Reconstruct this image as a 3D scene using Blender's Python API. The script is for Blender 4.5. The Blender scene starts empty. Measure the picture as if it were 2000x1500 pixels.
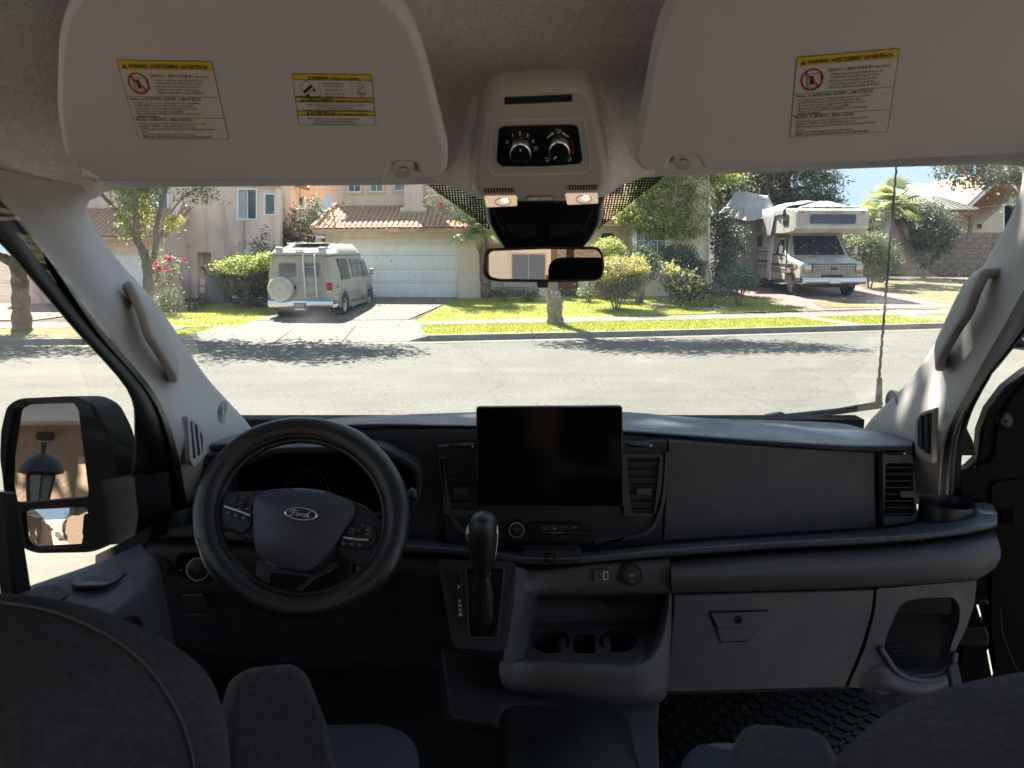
import bpy, bmesh, math, random
import numpy as np
from mathutils import Vector, Matrix
random.seed(7)
R = math.radians
SC = bpy.context.scene
COL = SC.collection

# ------------------------------------------------------------------ camera, sky, sun, exposure
F, EYE, PITCH = 1400.0, 2.2, math.atan(260 / 1400)
cam_d = bpy.data.cameras.new('camera')
cam = bpy.data.objects.new('camera', cam_d)
COL.objects.link(cam)
cam.location = (0, 0, EYE)
cam.rotation_euler = (R(90) - PITCH, 0, 0)
cam_d.sensor_width = 36
cam_d.lens = 36 * F / 2000
cam_d.clip_start, cam_d.clip_end = 0.02, 2000
cam_d.dof.use_dof = True
cam_d.dof.focus_distance = 12.0
cam_d.dof.aperture_fstop = 14.0
SC.camera = cam
SUN = Vector((-0.48, 1.0, 1.45)).normalized()
world = bpy.data.worlds.new('World')
SC.world = world
world.use_nodes = True
wn = world.node_tree
bg = wn.nodes['Background']
sky = wn.nodes.new('ShaderNodeTexSky')
sky.sky_type = 'NISHITA'
sky.sun_disc = False
sky.sun_elevation = math.asin(SUN.z)
sky.sun_rotation = math.atan2(SUN.x, SUN.y)
sky.air_density = 1.0
sky.dust_density = 0.6
sky.ozone_density = 1.4
# the bright band above the horizon rolls off towards pale blue (a clear, evenly hazy morning sky)
def vm(op, a, b):
    n = wn.nodes.new('ShaderNodeVectorMath'); n.operation = op
    for k, q in ((0, a), (1, b)):
        if isinstance(q, tuple): n.inputs[k].default_value = q
        else: wn.links.new(q, n.inputs[k])
    return n.outputs[0]
SKY_TOP = (0.59, 0.77, 1.0)
lit = vm('MULTIPLY', sky.outputs[0], (3.0, 3.0, 3.0))
roll = vm('DIVIDE', lit, vm('ADD', vm('DIVIDE', lit, SKY_TOP), (1.0, 1.0, 1.0)))
wn.links.new(roll, bg.inputs[0])
bg.inputs[1].default_value = 0.15
sun_d = bpy.data.lights.new('sun', 'SUN')
sun_d.energy = 2.4
sun_d.angle = R(0.55)
sun_d.color = (1.0, 0.95, 0.87)
sun = bpy.data.objects.new('sun', sun_d)
COL.objects.link(sun)
sun.location = (0, 0, 30)
sun.rotation_euler = SUN.to_track_quat('Z', 'Y').to_euler()
SC.view_settings.view_transform = 'Standard'
SC.view_settings.look = 'None'
SC.view_settings.gamma = 1
SC.view_settings.exposure = 3.3
SC.view_settings.use_curve_mapping = False
cy = SC.cycles
cy.use_denoising = True
cy.max_bounces = 10
cy.diffuse_bounces = 5
cy.glossy_bounces = 4
cy.transparent_max_bounces = 24
cy.transmission_bounces = 4
cy.sample_clamp_indirect = 6.0
cy.caustics_reflective = False
cy.caustics_refractive = False

# ------------------------------------------------------------------ geometry of the view
_c, _s = math.cos(PITCH), math.sin(PITCH)
EYEV = Vector((0, 0, EYE))
def ray(u, v):
    x, y = (u - 1000) / F, (750 - v) / F
    return Vector((x, y * _s + _c, y * _c - _s))
def P(u, v, Y):
    d = ray(u, v)
    return EYEV + d * (Y / d.y)
CX = [-80, -12, -2.5, 4, 12.3, 60]
CY = [13.5, 16.8, 17.5, 18.7, 20.6, 32]
def curb_y(x): return float(np.interp(x, CX, CY))
def gz(x, y):
    d = (y - curb_y(x)) * 0.985
    if d < 0: return 0.0
    if d < 4.1: return 0.15
    return 0.15 + 0.05 * (min(d, 26) - 4.1)
def G(u, v, dz=0.0):
    d = ray(u, v)
    lo, hi = 3.0, 90.0
    f = lambda t: (EYE + d.z * t) - (gz(d.x * t, d.y * t) + dz)
    for k in range(60):
        m = (lo + hi) / 2
        if f(m) > 0: lo = m
        else: hi = m
    return EYEV + d * lo
class Plane:
    """A plane through three seen points; hit() gives the point behind a picture position, off metres nearer."""
    def __init__(s, a, b, c):
        s.p = Vector(a); s.n = (Vector(b) - s.p).cross(Vector(c) - s.p).normalized()
        if s.n.dot(EYEV - s.p) < 0: s.n = -s.n
    def hit(s, u, v, off=0.0):
        d = ray(u, v)
        t = (s.p - EYEV).dot(s.n) / d.dot(s.n)
        return EYEV + d * t + s.n * off
def PL(a, b, c): return Plane(P(*a), P(*b), P(*c))
def YP(Y): return Plane(P(900, 400, Y), P(1100, 400, Y), P(1000, 600, Y))

# ------------------------------------------------------------------ materials
MATS = {}
def srgb(h):
    if isinstance(h, str):
        h = [int(h[i:i + 2], 16) / 255 for i in (0, 2, 4)]
    return [c / 12.92 if c <= 0.04045 else ((c + 0.055) / 1.055) ** 2.4 for c in h]
def mat(name, col, rough=0.6, metal=0.0, var=0.0, vscale=3.0, bump=0.0, bscale=200.0, spec=0.5, emit=None,
        estr=0.0, col2=None, c2scale=1.0, c2lo=0.45, c2hi=0.62, coat=0.0, island=0.0, transl=0.0, sheen=0.0):
    m = bpy.data.materials.new(name)
    m.use_nodes = True
    nt = m.node_tree
    b = nt.nodes['Principled BSDF']
    b.inputs['Roughness'].default_value = rough
    b.inputs['Metallic'].default_value = metal
    b.inputs['Specular IOR Level'].default_value = spec
    b.inputs['Coat Weight'].default_value = coat
    if sheen:
        b.inputs['Sheen Weight'].default_value = sheen
    tc = nt.nodes.new('ShaderNodeTexCoord')
    c = (col[0], col[1], col[2], 1)
    b.inputs['Base Color'].default_value = c
    m.diffuse_color = c
    src = None
    if col2 is not None:
        n = nt.nodes.new('ShaderNodeTexNoise'); n.inputs['Scale'].default_value = c2scale; n.inputs['Detail'].default_value = 6
        n.inputs['Roughness'].default_value = 0.62
        nt.links.new(tc.outputs['Object'], n.inputs['Vector'])
        mr = nt.nodes.new('ShaderNodeMapRange'); mr.inputs[1].default_value = c2lo; mr.inputs[2].default_value = c2hi
        nt.links.new(n.outputs[0], mr.inputs[0])
        mx = nt.nodes.new('ShaderNodeMix'); mx.data_type = 'RGBA'
        mx.inputs[6].default_value = c; mx.inputs[7].default_value = (*col2, 1)
        nt.links.new(mr.outputs[0], mx.inputs[0])
        src = mx.outputs[2]
    if var or island:
        hs = nt.nodes.new('ShaderNodeHueSaturation')
        if src: nt.links.new(src, hs.inputs['Color'])
        else: hs.inputs['Color'].default_value = c
        acc = None
        if var:
            n = nt.nodes.new('ShaderNodeTexNoise'); n.inputs['Scale'].default_value = vscale; n.inputs['Detail'].default_value = 5
            nt.links.new(tc.outputs['Object'], n.inputs['Vector'])
            mr = nt.nodes.new('ShaderNodeMapRange'); mr.inputs[1].default_value = 0.3; mr.inputs[2].default_value = 0.7
            mr.inputs[3].default_value = 1 - var; mr.inputs[4].default_value = 1 + var
            nt.links.new(n.outputs[0], mr.inputs[0]); acc = mr.outputs[0]
        if island:
            g = nt.nodes.new('ShaderNodeNewGeometry')
            mr = nt.nodes.new('ShaderNodeMapRange'); mr.inputs[3].default_value = 1 - island; mr.inputs[4].default_value = 1 + island
            nt.links.new(g.outputs['Random Per Island'], mr.inputs[0])
            if acc:
                mu = nt.nodes.new('ShaderNodeMath'); mu.operation = 'MULTIPLY'
                nt.links.new(acc, mu.inputs[0]); nt.links.new(mr.outputs[0], mu.inputs[1]); acc = mu.outputs[0]
            else: acc = mr.outputs[0]
            mr2 = nt.nodes.new('ShaderNodeMapRange'); mr2.inputs[3].default_value = 0.52; mr2.inputs[4].default_value = 0.475
            nt.links.new(g.outputs['Random Per Island'], mr2.inputs[0]); nt.links.new(mr2.outputs[0], hs.inputs['Hue'])
        nt.links.new(acc, hs.inputs['Value'])
        src = hs.outputs[0]
    if src: nt.links.new(src, b.inputs['Base Color'])
    if bump:
        n = nt.nodes.new('ShaderNodeTexNoise'); n.inputs['Scale'].default_value = bscale; n.inputs['Detail'].default_value = 4
        nt.links.new(tc.outputs['Object'], n.inputs['Vector'])
        bp = nt.nodes.new('ShaderNodeBump'); bp.inputs['Strength'].default_value = bump
        bp.inputs['Distance'].default_value = 0.4 / bscale
        nt.links.new(n.outputs[0], bp.inputs['Height']); nt.links.new(bp.outputs[0], b.inputs['Normal'])
    if emit is not None:
        b.inputs['Emission Color'].default_value = (*emit, 1); b.inputs['Emission Strength'].default_value = estr
    if transl:
        t = nt.nodes.new('ShaderNodeBsdfTranslucent')
        if src: nt.links.new(src, t.inputs[0])
        else: t.inputs[0].default_value = c
        mx = nt.nodes.new('ShaderNodeMixShader'); mx.inputs[0].default_value = transl
        nt.links.new(b.outputs[0], mx.inputs[1]); nt.links.new(t.outputs[0], mx.inputs[2])
        nt.links.new(mx.outputs[0], nt.nodes['Material Output'].inputs[0])
    MATS[name] = m
    return m

# ------------------------------------------------------------------ object building
WI = {}           # object name -> inverse of its rest matrix, for children written in world coordinates
LOCAL = set()     # roots whose children are written in the root's own coordinates
def link(o, parent):
    COL.objects.link(o)
    if parent is not None:
        o.parent = parent
        if parent.name in WI and parent.name not in LOCAL:
            o.matrix_parent_inverse = WI[parent.name]
    return o
def tag(o, label=None, cat=None, group=None, kind=None):
    if label: o['label'] = label
    if cat: o['category'] = cat
    if group: o['group'] = group
    if kind: o['kind'] = kind
    return o
def empty(name, loc, label=None, cat=None, group=None, rz=0.0, local=False):
    o = bpy.data.objects.new(name, None)
    o.empty_display_size = 0.2
    COL.objects.link(o)
    o.location = loc
    o.rotation_euler = (0, 0, rz)
    M = Matrix.Translation(Vector(loc)) @ Matrix.Rotation(rz, 4, 'Z')
    WI[o.name] = M.inverted()
    if local: LOCAL.add(o.name)
    return tag(o, label, cat, group)
def finish(me, smooth, name, m, parent, bevel=0.0, bseg=2, sub=0, label=None, kind=None):
    if m is not None:
        for k in (m if isinstance(m, (list, tuple)) else [m]): me.materials.append(k)
    if smooth:
        me.shade_smooth()
        if smooth is not True: me.set_sharp_from_angle(angle=R(smooth))
    o = bpy.data.objects.new(name, me)
    link(o, parent)
    if sub:
        md = o.modifiers.new('sub', 'SUBSURF'); md.levels = md.render_levels = sub
    if bevel:
        md = o.modifiers.new('bev', 'BEVEL'); md.width = bevel; md.segments = bseg; md.limit_method = 'ANGLE'; md.angle_limit = R(35)
        md.use_clamp_overlap = True
    if label: o['label'] = label
    if kind: o['kind'] = kind
    return o
def mesh(name, verts, faces, m, parent=None, smooth=False, **k):
    me = bpy.data.meshes.new(name)
    me.from_pydata([tuple(v) for v in verts], [], faces)
    me.update()
    return finish(me, smooth, name, m, parent, **k)
class MB:
    """collects shapes, then build() links them as one mesh object"""
    def __init__(s): s.V = []; s.F = []
    def add(s, V, Fc):
        o = len(s.V); s.V += [Vector(v) for v in V]; s.F += [tuple(i + o for i in f) for f in Fc]; return s
    def box(s, c, d, rot=None):
        c = Vector(c); x, y, z = d[0] / 2, d[1] / 2, d[2] / 2
        vs = [Vector(p) for p in ((-x, -y, -z), (x, -y, -z), (x, y, -z), (-x, y, -z), (-x, -y, z), (x, -y, z), (x, y, z), (-x, y, z))]
        if rot is not None: vs = [rot @ v for v in vs]
        return s.add([v + c for v in vs], [(3, 2, 1, 0), (4, 5, 6, 7), (0, 1, 5, 4), (1, 2, 6, 5), (2, 3, 7, 6), (3, 0, 4, 7)])
    def b2(s, a, b):
        a, b = Vector(a), Vector(b)
        return s.box((a + b) / 2, [abs(q) for q in (b - a)])
    def cyl(s, a, b, r0, r1=None, n=16, caps=True):
        return s.tube([a, b], [r0, r0 if r1 is None else r1], n, caps)
    def tube(s, path, rad, n=10, caps=True, closed=False, flat=1.0, up=None):
        path = [Vector(p) for p in path]
        if not isinstance(rad, (list, tuple)): rad = [rad] * len(path)
        L = len(path); o = len(s.V); pn = None
        for i, p in enumerate(path):
            if closed: t = path[(i + 1) % L] - path[i - 1]
            else: t = path[min(i + 1, L - 1)] - path[max(i - 1, 0)]
            t.normalize()
            ref = up if up is not None else (pn if pn is not None else (Vector((0, 0, 1)) if abs(t.z) < 0.9 else Vector((1, 0, 0))))
            a = (ref - t * ref.dot(t)).normalized(); b = t.cross(a); pn = a
            for k in range(n):
                w = 2 * math.pi * k / n
                s.V.append(p + (a * math.cos(w) + b * math.sin(w) * flat) * rad[i])
        for i in range(L if closed else L - 1):
            for k in range(n):
                j = (i + 1) % L
                s.F.append((o + i * n + k, o + i * n + (k + 1) % n, o + j * n + (k + 1) % n, o + j * n + k))
        if caps and not closed:
            s.F.append(tuple(o + k for k in range(n))[::-1]); s.F.append(tuple(o + (L - 1) * n + k for k in range(n)))
        return s
    def rev(s, prof, M=None, n=24, closed=False):
        """prof: (r, z) pairs turned about local z"""
        o = len(s.V); M = M or Matrix.Identity(4)
        for r, z in prof:
            for k in range(n):
                w = 2 * math.pi * k / n
                s.V.append(M @ Vector((r * math.cos(w), r * math.sin(w), z)))
        m = len(prof)
        for i in range(m if closed else m - 1):
            j = (i + 1) % m
            for k in range(n):
                s.F.append((o + i * n + k, o + i * n + (k + 1) % n, o + j * n + (k + 1) % n, o + j * n + k))
        return s
    def ext(s, poly, d):
        """extrude a polygon (3D points) by vector d"""
        n = len(poly); d = Vector(d)
        return s.add([Vector(p) for p in poly] + [Vector(p) + d for p in poly],
                     [tuple(range(n))[::-1], tuple(range(n, 2 * n))] + [(i, (i + 1) % n, n + (i + 1) % n, n + i) for i in range(n)])
    def grid(s, rows, close=False):
        o = len(s.V); h = len(rows); w = len(rows[0])
        for r in rows: s.V += [Vector(p) for p in r]
        for i in range(h - 1):
            for j in range(w if close else w - 1):
                k = (j + 1) % w
                s.F.append((o + i * w + j, o + i * w + k, o + (i + 1) * w + k, o + (i + 1) * w + j))
        return s
    def build(s, name, m, parent=None, smooth=False, recalc=True, **k):
        me = bpy.data.meshes.new(name)
        me.from_pydata([tuple(v) for v in s.V], [], s.F)
        if recalc:
            bm = bmesh.new(); bm.from_mesh(me)
            bmesh.ops.recalc_face_normals(bm, faces=bm.faces)
            bm.to_mesh(me); bm.free()
        me.update()
        return finish(me, smooth, name, m, parent, **k)
def catmull(pts, n):
    """n samples per span through tuples of any length"""
    pts = [np.array(p, float) for p in pts]; out = []
    for i in range(len(pts) - 1):
        p0 = pts[i - 1] if i else 2 * pts[0] - pts[1]
        p1, p2 = pts[i], pts[i + 1]
        p3 = pts[i + 2] if i + 2 < len(pts) else 2 * pts[-1] - pts[-2]
        for k in range(n):
            t = k / n
            out.append(0.5 * (2 * p1 + (p2 - p0) * t + (2 * p0 - 5 * p1 + 4 * p2 - p3) * t * t + (3 * p1 - p0 - 3 * p2 + p3) * t ** 3))
    out.append(pts[-1])
    return out
def loft(name, rows, m, parent=None, nu=4, nv=4, thick=0.0, toward=None, **k):
    """smooth sheet through rows of (u, v, Y) seen points; rows all equally long; thick gives it a real back"""
    R1 = [catmull(r, nu) for r in rows]
    cols = list(zip(*R1))
    C2 = [catmull(c, nv) for c in cols]
    rr = [[P(*p) for p in r] for r in zip(*C2)]
    b = MB().grid(rr)
    k.setdefault('smooth', True)
    o = b.build(name, m, parent, recalc=False, **k)
    if thick:
        md = o.modifiers.new('sol', 'SOLIDIFY'); md.thickness = thick; md.offset = 0
    return o
def rpoly(pts, r, seg=5):
    """polygon with rounded corners; r one number or one per corner"""
    n = len(pts); out = []
    for i in range(n):
        a, b, c = (np.array(pts[j % n], float) for j in (i - 1, i, i + 1))
        rr = r[i] if isinstance(r, (list, tuple)) else r
        d1, d2 = a - b, c - b
        l1, l2 = np.linalg.norm(d1), np.linalg.norm(d2)
        q = min(rr, l1 * 0.48, l2 * 0.48)
        if q <= 0: out.append(tuple(b)); continue
        s0, s1 = b + d1 / l1 * q, b + d2 / l2 * q
        for k in range(seg + 1):
            t = k / seg
            out.append(tuple((1 - t) ** 2 * s0 + 2 * t * (1 - t) * b + t * t * s1))
    return out
def ell(cx, cy, rx, ry=None, n=28, a0=0.0, a1=360.0):
    ry = rx if ry is None else ry
    full = abs(a1 - a0) >= 360
    return [(cx + rx * math.cos(R(a0 + (a1 - a0) * k / (n if full else n - 1))), cy + ry * math.sin(R(a0 + (a1 - a0) * k / (n if full else n - 1)))) for k in range(n)]
def plate(name, outline, pl, m, parent=None, thick=0.004, off=0.0, holes=(), bevel=0.0, world=False, **k):
    """outline in picture positions on plane pl -> slab whose face is off nearer than the plane, thick deep"""
    bm = bmesh.new()
    edges = []
    for loop in [outline] + list(holes):
        vs = [bm.verts.new(pl.hit(u, v, off)) for u, v in loop]
        edges += [bm.edges.new((vs[i], vs[(i + 1) % len(vs)])) for i in range(len(vs))]
    if holes:
        bmesh.ops.triangle_fill(bm, use_beauty=True, edges=edges, normal=pl.n)
    else:
        bm.faces.new(bm.verts)
    bmesh.ops.recalc_face_normals(bm, faces=bm.faces)
    bm.normal_update()
    fs = list(bm.faces)
    if fs and sum((f.normal * f.calc_area() for f in fs), Vector()).dot(pl.n) < 0:
        bmesh.ops.reverse_faces(bm, faces=fs)
    if thick:
        ret = bmesh.ops.extrude_face_region(bm, geom=fs)
        nv = [e for e in ret['geom'] if isinstance(e, bmesh.types.BMVert)]
        # extruded copy becomes the front; the old faces are the back
        bmesh.ops.translate(bm, verts=[v for v in bm.verts if v not in set(nv)], vec=-pl.n * thick)
        bmesh.ops.recalc_face_normals(bm, faces=bm.faces)
    me = bpy.data.meshes.new(name)
    bm.to_mesh(me); bm.free()
    return finish(me, k.pop('smooth', 30), name, m, parent, bevel=bevel, **k)
def dome(name, outline, pl, m, parent=None, h=0.01, off=0.0, steps=5, back=0.0, power=2.0, centre=None, flat=0.0, **k):
    """puffed plate: rings shrink to the middle while rising"""
    n = len(outline)
    cx, cy_ = centre or (sum(p[0] for p in outline) / n, sum(p[1] for p in outline) / n)
    rows = []
    if back: rows.append([pl.hit(u, v, off - back) for u, v in outline])
    for i in range(steps + 1):
        t = i / steps
        sc = 1 - (1 - flat) * t if i < steps or flat else 0.02
        hh = h * (1 - (1 - t) ** power)
        rows.append([pl.hit(cx + (u - cx) * sc, cy_ + (v - cy_) * sc, off + hh) for u, v in outline])
    b = MB().grid(rows, close=True)
    L = len(b.V); b.F.append(tuple(range(L - n, L)))
    k.setdefault('smooth', 50)
    return b.build(name, m, parent, **k)
def strip(name, pts, w, pl, m, parent=None, off=0.001, thick=0.0008, closed=False, **k):
    """thin line of width w px following picture positions on a plane"""
    pts = [np.array(p, float) for p in pts]; L = len(pts); a = []; b = []
    for i in range(L):
        t = (pts[(i + 1) % L] - pts[i - 1]) if closed else (pts[min(i + 1, L - 1)] - pts[max(i - 1, 0)])
        nn = np.array((-t[1], t[0])); nn = nn / (np.linalg.norm(nn) + 1e-9) * w / 2
        a.append(pts[i] + nn); b.append(pts[i] - nn)
    rows = [[pl.hit(*p, off - thick) for p in a], [pl.hit(*p, off) for p in a], [pl.hit(*p, off) for p in b], [pl.hit(*p, off - thick) for p in b]]
    if closed: rows = [r + [r[0]] for r in rows]
    return MB().grid(rows).build(name, m, parent, **k)
_tc = {}
def tmesh(body, bold=0.0):
    """flat outline mesh of a line of lettering, height of capitals 1, centred on x"""
    key = (body, bold)
    if key not in _tc:
        cu = bpy.data.curves.new('t', 'FONT'); cu.body = body; cu.size = 1.0; cu.offset = bold; cu.resolution_u = 1
        o = bpy.data.objects.new('t', cu); COL.objects.link(o)
        dg = bpy.context.evaluated_depsgraph_get()
        me = bpy.data.meshes.new_from_object(o.evaluated_get(dg))
        V = np.array([v.co[:2] for v in me.vertices]).reshape(-1, 2) / 0.7
        Fc = [tuple(p.vertices) for p in me.polygons]
        bpy.data.objects.remove(o); bpy.data.curves.remove(cu); bpy.data.meshes.remove(me)
        _tc[key] = (V, Fc)
    return _tc[key]
class Text:
    """lettering gathered into one mesh; map2 maps 2D to 3D"""
    def __init__(s, map2): s.b = MB(); s.m = map2
    def line(s, body, x, y, h, w=None, align='l', bold=0.0, ang=0.0, squash=1.0):
        V, Fc = tmesh(body, bold)
        if not len(V): return s
        x0, x1 = V[:, 0].min(), V[:, 0].max()
        sx = h * squash if w is None else w / (x1 - x0)
        X = (V[:, 0] - (x0 if align == 'l' else (x0 + x1) / 2 if align == 'c' else x1)) * sx
        Yv = (V[:, 1] - (0.5 if align == 'c' else 0.0)) * h
        ca, sa = math.cos(R(ang)), math.sin(R(ang))
        s.b.add([s.m(x + a * ca + b * sa, y - b * ca + a * sa) for a, b in zip(X, Yv)], Fc)
        return s
    def quad(s, pts): s.b.add([s.m(*p) for p in pts], [tuple(range(len(pts)))]); return s
    def stroke(s, pts, w, closed=False):
        pts = [np.array(p, float) for p in pts]; L = len(pts)
        for i in range(L if closed else L - 1):
            p, q = pts[i], pts[(i + 1) % L]
            t = q - p; ln = np.linalg.norm(t)
            if ln < 1e-9: continue
            t = t / ln; nn = np.array((-t[1], t[0])) * w / 2; e = t * w * 0.3
            s.quad([p - e + nn, q + e + nn, q + e - nn, p - e - nn])
        return s
    def build(s, name, m, parent): return s.b.build(name, m, parent, recalc=False)

# ------------------------------------------------------------------ foliage
def leafmesh(name, blobs, n, size, m, parent=None, seed=1, clump=0.16, per=14, shell=0.55, droop=0.0, aspect=0.55, squash=1.0, label=None, kind=None, updir=0.35, gap=0.0):
    """n leaf faces in clumps through the volumes of ellipsoid blobs (x,y,z,rx,ry,rz)"""
    rng = np.random.default_rng(seed)
    B = np.array(blobs, float)
    wgt = (B[:, 3] * B[:, 4] * B[:, 5]) ** 0.7; wgt /= wgt.sum()
    nc = max(1, n // per)
    bi = rng.choice(len(B), nc, p=wgt)
    d = rng.normal(size=(nc, 3)); d /= np.linalg.norm(d, axis=1)[:, None]
    rr = shell + (1 - shell) * rng.random(nc) ** 0.6
    rr *= 1 + 0.14 * np.sin(d[:, 0] * 5 + seed) * np.cos(d[:, 2] * 6 + seed * 2)
    cen = B[bi, :3] + d * rr[:, None] * B[bi, 3:6]
    cr = clump * (0.6 + 0.8 * rng.random(nc))
    rad = np.repeat(cr, per)[:, None]
    pts = np.repeat(cen, per, 0) + rng.normal(size=(nc * per, 3)) * rad * np.array([1, 1, 0.75 * squash])
    N = len(pts)
    out = np.repeat(d, per, 0) * 0.6 + rng.normal(size=(N, 3)) * 0.8 + np.array([0, 0, updir])
    nrm = out / np.linalg.norm(out, axis=1)[:, None]
    t = rng.normal(size=(N, 3)); t[:, 2] -= droop
    t -= nrm * (t * nrm).sum(1)[:, None]; t /= np.linalg.norm(t, axis=1)[:, None] + 1e-9
    s = np.cross(nrm, t)
    L = (size * (0.6 + 0.8 * rng.random(N)))[:, None]
    a = pts - t * L * 0.5; b = pts + s * L * aspect * 0.5 + nrm * L * 0.08; c = pts + t * L * 0.5; e = pts - s * L * aspect * 0.5 + nrm * L * 0.08
    V = np.stack([a, b, c, e], 1).reshape(-1, 3)
    me = bpy.data.meshes.new(name)
    me.vertices.add(N * 4); me.vertices.foreach_set('co', V.ravel())
    me.loops.add(N * 4); me.loops.foreach_set('vertex_index', np.arange(N * 4))
    me.polygons.add(N); me.polygons.foreach_set('loop_start', np.arange(N) * 4)
    me.update(); me.validate()
    return finish(me, False, name, m, parent, label=label, kind=kind)
def limb(path, r0, r1, b, n=9):
    pts = catmull(path, 4); L = len(pts)
    rad = [r0 + (r1 - r0) * (i / (L - 1)) ** 0.8 * 1.0 for i in range(L)]
    rad = [r * (1 + 0.10 * math.sin(i * 2.1)) for i, r in enumerate(rad)]
    b.tube([Vector(p) for p in pts], rad, n)
    return b

M = lambda k: MATS[k]
mat('asphalt', (0.105, 0.098, 0.079), 0.9, var=0.10, vscale=0.7, bump=0.5, bscale=60, col2=(0.125, 0.117, 0.096), c2scale=45)
mat('concrete', (0.165, 0.150, 0.122), 0.9, var=0.09, vscale=1.2, bump=0.3, bscale=50, col2=(0.135, 0.122, 0.10), c2scale=2.5)
mat('kerb_concrete', (0.20, 0.185, 0.165), 0.9, var=0.15, vscale=2.0, bump=0.3, bscale=50)
mat('soil', (0.075, 0.055, 0.04), 1.0, var=0.3, vscale=3, bump=0.8, bscale=15, col2=(0.13, 0.095, 0.065), c2scale=2)
mat('lawn', (0.26, 0.27, 0.045), 1.0, var=0.22, vscale=9, bump=0.8, bscale=60, col2=(0.36, 0.34, 0.09), c2scale=0.9)
mat('blade', (0.34, 0.36, 0.06), 0.7, island=0.35, transl=0.4)
mat('dry_lawn', (0.14, 0.12, 0.05), 1.0, var=0.3, vscale=5, bump=0.8, bscale=40, col2=(0.19, 0.15, 0.08), c2scale=1.5)
mat('leaf_lime', (0.42, 0.47, 0.13), 0.5, island=0.3, transl=0.55)
mat('stucco_pink', (0.80, 0.62, 0.51), 0.95, var=0.07, vscale=0.9, bump=0.35, bscale=40, col2=(0.70, 0.53, 0.43), c2scale=0.55, c2lo=0.5, c2hi=0.75)
mat('stucco_trim', (0.66, 0.46, 0.31), 0.95, var=0.07, vscale=2)
mat('stucco_cream', (0.77, 0.66, 0.51), 0.95, var=0.06, vscale=0.8, bump=0.35, bscale=40, col2=(0.68, 0.56, 0.40), c2scale=0.6, c2lo=0.5, c2hi=0.8)
mat('stucco_upper', (0.74, 0.60, 0.48), 0.95, var=0.05, vscale=0.8, bump=0.3, bscale=40)
mat('stucco_yellow', (0.60, 0.54, 0.37), 0.95, var=0.06, vscale=1)
mat('window_white', (0.80, 0.80, 0.80), 0.5)
mat('garage_white', (0.86, 0.87, 0.86), 0.55, var=0.03, vscale=1.5)
mat('tile_clay', (0.46, 0.27, 0.17), 0.85, var=0.22, vscale=1.7, bump=0.2, bscale=60, col2=(0.56, 0.37, 0.25), c2scale=1.2)
mat('house_glass', (0.10, 0.13, 0.14), 0.04, spec=1.0, var=0.5, vscale=0.9)
mat('curtain', (0.42, 0.43, 0.44), 0.8)
mat('bark_grey', (0.22, 0.18, 0.145), 0.95, var=0.3, vscale=8, bump=0.9, bscale=22)
mat('bark_brown', (0.16, 0.11, 0.075), 0.95, var=0.3, vscale=8, bump=0.9, bscale=18)
mat('leaf_bright', (0.30, 0.34, 0.12), 0.5, island=0.35, transl=0.5)
mat('leaf_yellow', (0.42, 0.40, 0.07), 0.5, island=0.3, transl=0.5)
mat('leaf_mid', (0.19, 0.225, 0.10), 0.5, island=0.4, transl=0.45)
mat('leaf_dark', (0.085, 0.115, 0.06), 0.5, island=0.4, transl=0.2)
mat('leaf_grey', (0.22, 0.235, 0.15), 0.6, island=0.4, transl=0.4)
mat('leaf_pine', (0.14, 0.18, 0.12), 0.7, island=0.4, transl=0.35)
mat('leaf_rust', (0.16, 0.11, 0.06), 0.7, island=0.4, transl=0.2)
mat('leaf_gold', (0.48, 0.44, 0.14), 0.5, island=0.3, transl=0.45)
mat('leaf_olive', (0.17, 0.16, 0.09), 0.7, island=0.4, transl=0.3)
mat('flower_pink', (0.60, 0.03, 0.12), 0.6, island=0.3, transl=0.3)
mat('flower_red', (0.40, 0.06, 0.06), 0.6, island=0.3, transl=0.3)
mat('van_body', (0.43, 0.395, 0.34), 0.35, var=0.06, vscale=1.2, coat=0.3)
mat('van_lower', (0.24, 0.21, 0.18), 0.4, coat=0.2)
mat('van_top', (0.56, 0.52, 0.46), 0.45)
mat('van_stripe', (0.055, 0.05, 0.055), 0.5)
mat('rv_body', (0.49, 0.46, 0.395), 0.4, var=0.08, vscale=1.5)
mat('dark_glass', (0.025, 0.03, 0.035), 0.08, spec=.6)
mat('tyre', (0.018, 0.018, 0.019), 0.85, bump=0.3, bscale=60)
mat('chrome', (0.62, 0.62, 0.62), 0.18, metal=1.0)
mat('dull_metal', (0.45, 0.45, 0.44), 0.4, metal=0.9)
mat('red_lens', (0.42, 0.012, 0.02), 0.25)
mat('amber_lens', (0.55, 0.22, 0.01), 0.25)
mat('lamp_lens', (0.6, 0.6, 0.58), 0.15)
mat('black_plain', (0.014, 0.014, 0.015), 0.6)
mat('tarp', (0.30, 0.29, 0.28), 0.75, var=0.12, vscale=3, bump=0.3, bscale=12)
mat('bin_grey', (0.16, 0.18, 0.20), 0.6)
mat('paver_red', (0.24, 0.15, 0.125), 0.95, var=0.15, vscale=6, bump=0.4, bscale=30)
mat('block_wall', (0.27, 0.20, 0.15), 0.95, var=0.16, vscale=4, bump=0.5, bscale=40)
mat('mortar', (0.20, 0.155, 0.12), 1.0)
mat('wood_post', (0.24, 0.12, 0.06), 0.85, var=0.2, vscale=6)
mat('roof_metal', (0.13, 0.115, 0.105), 0.6)
mat('stone_white', (0.42, 0.40, 0.37), 0.9)

mat('rv_window', (0.055, 0.065, 0.11), 0.35)
mat('car_paint', (0.012, 0.012, 0.014), 0.2, coat=0.6)

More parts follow.
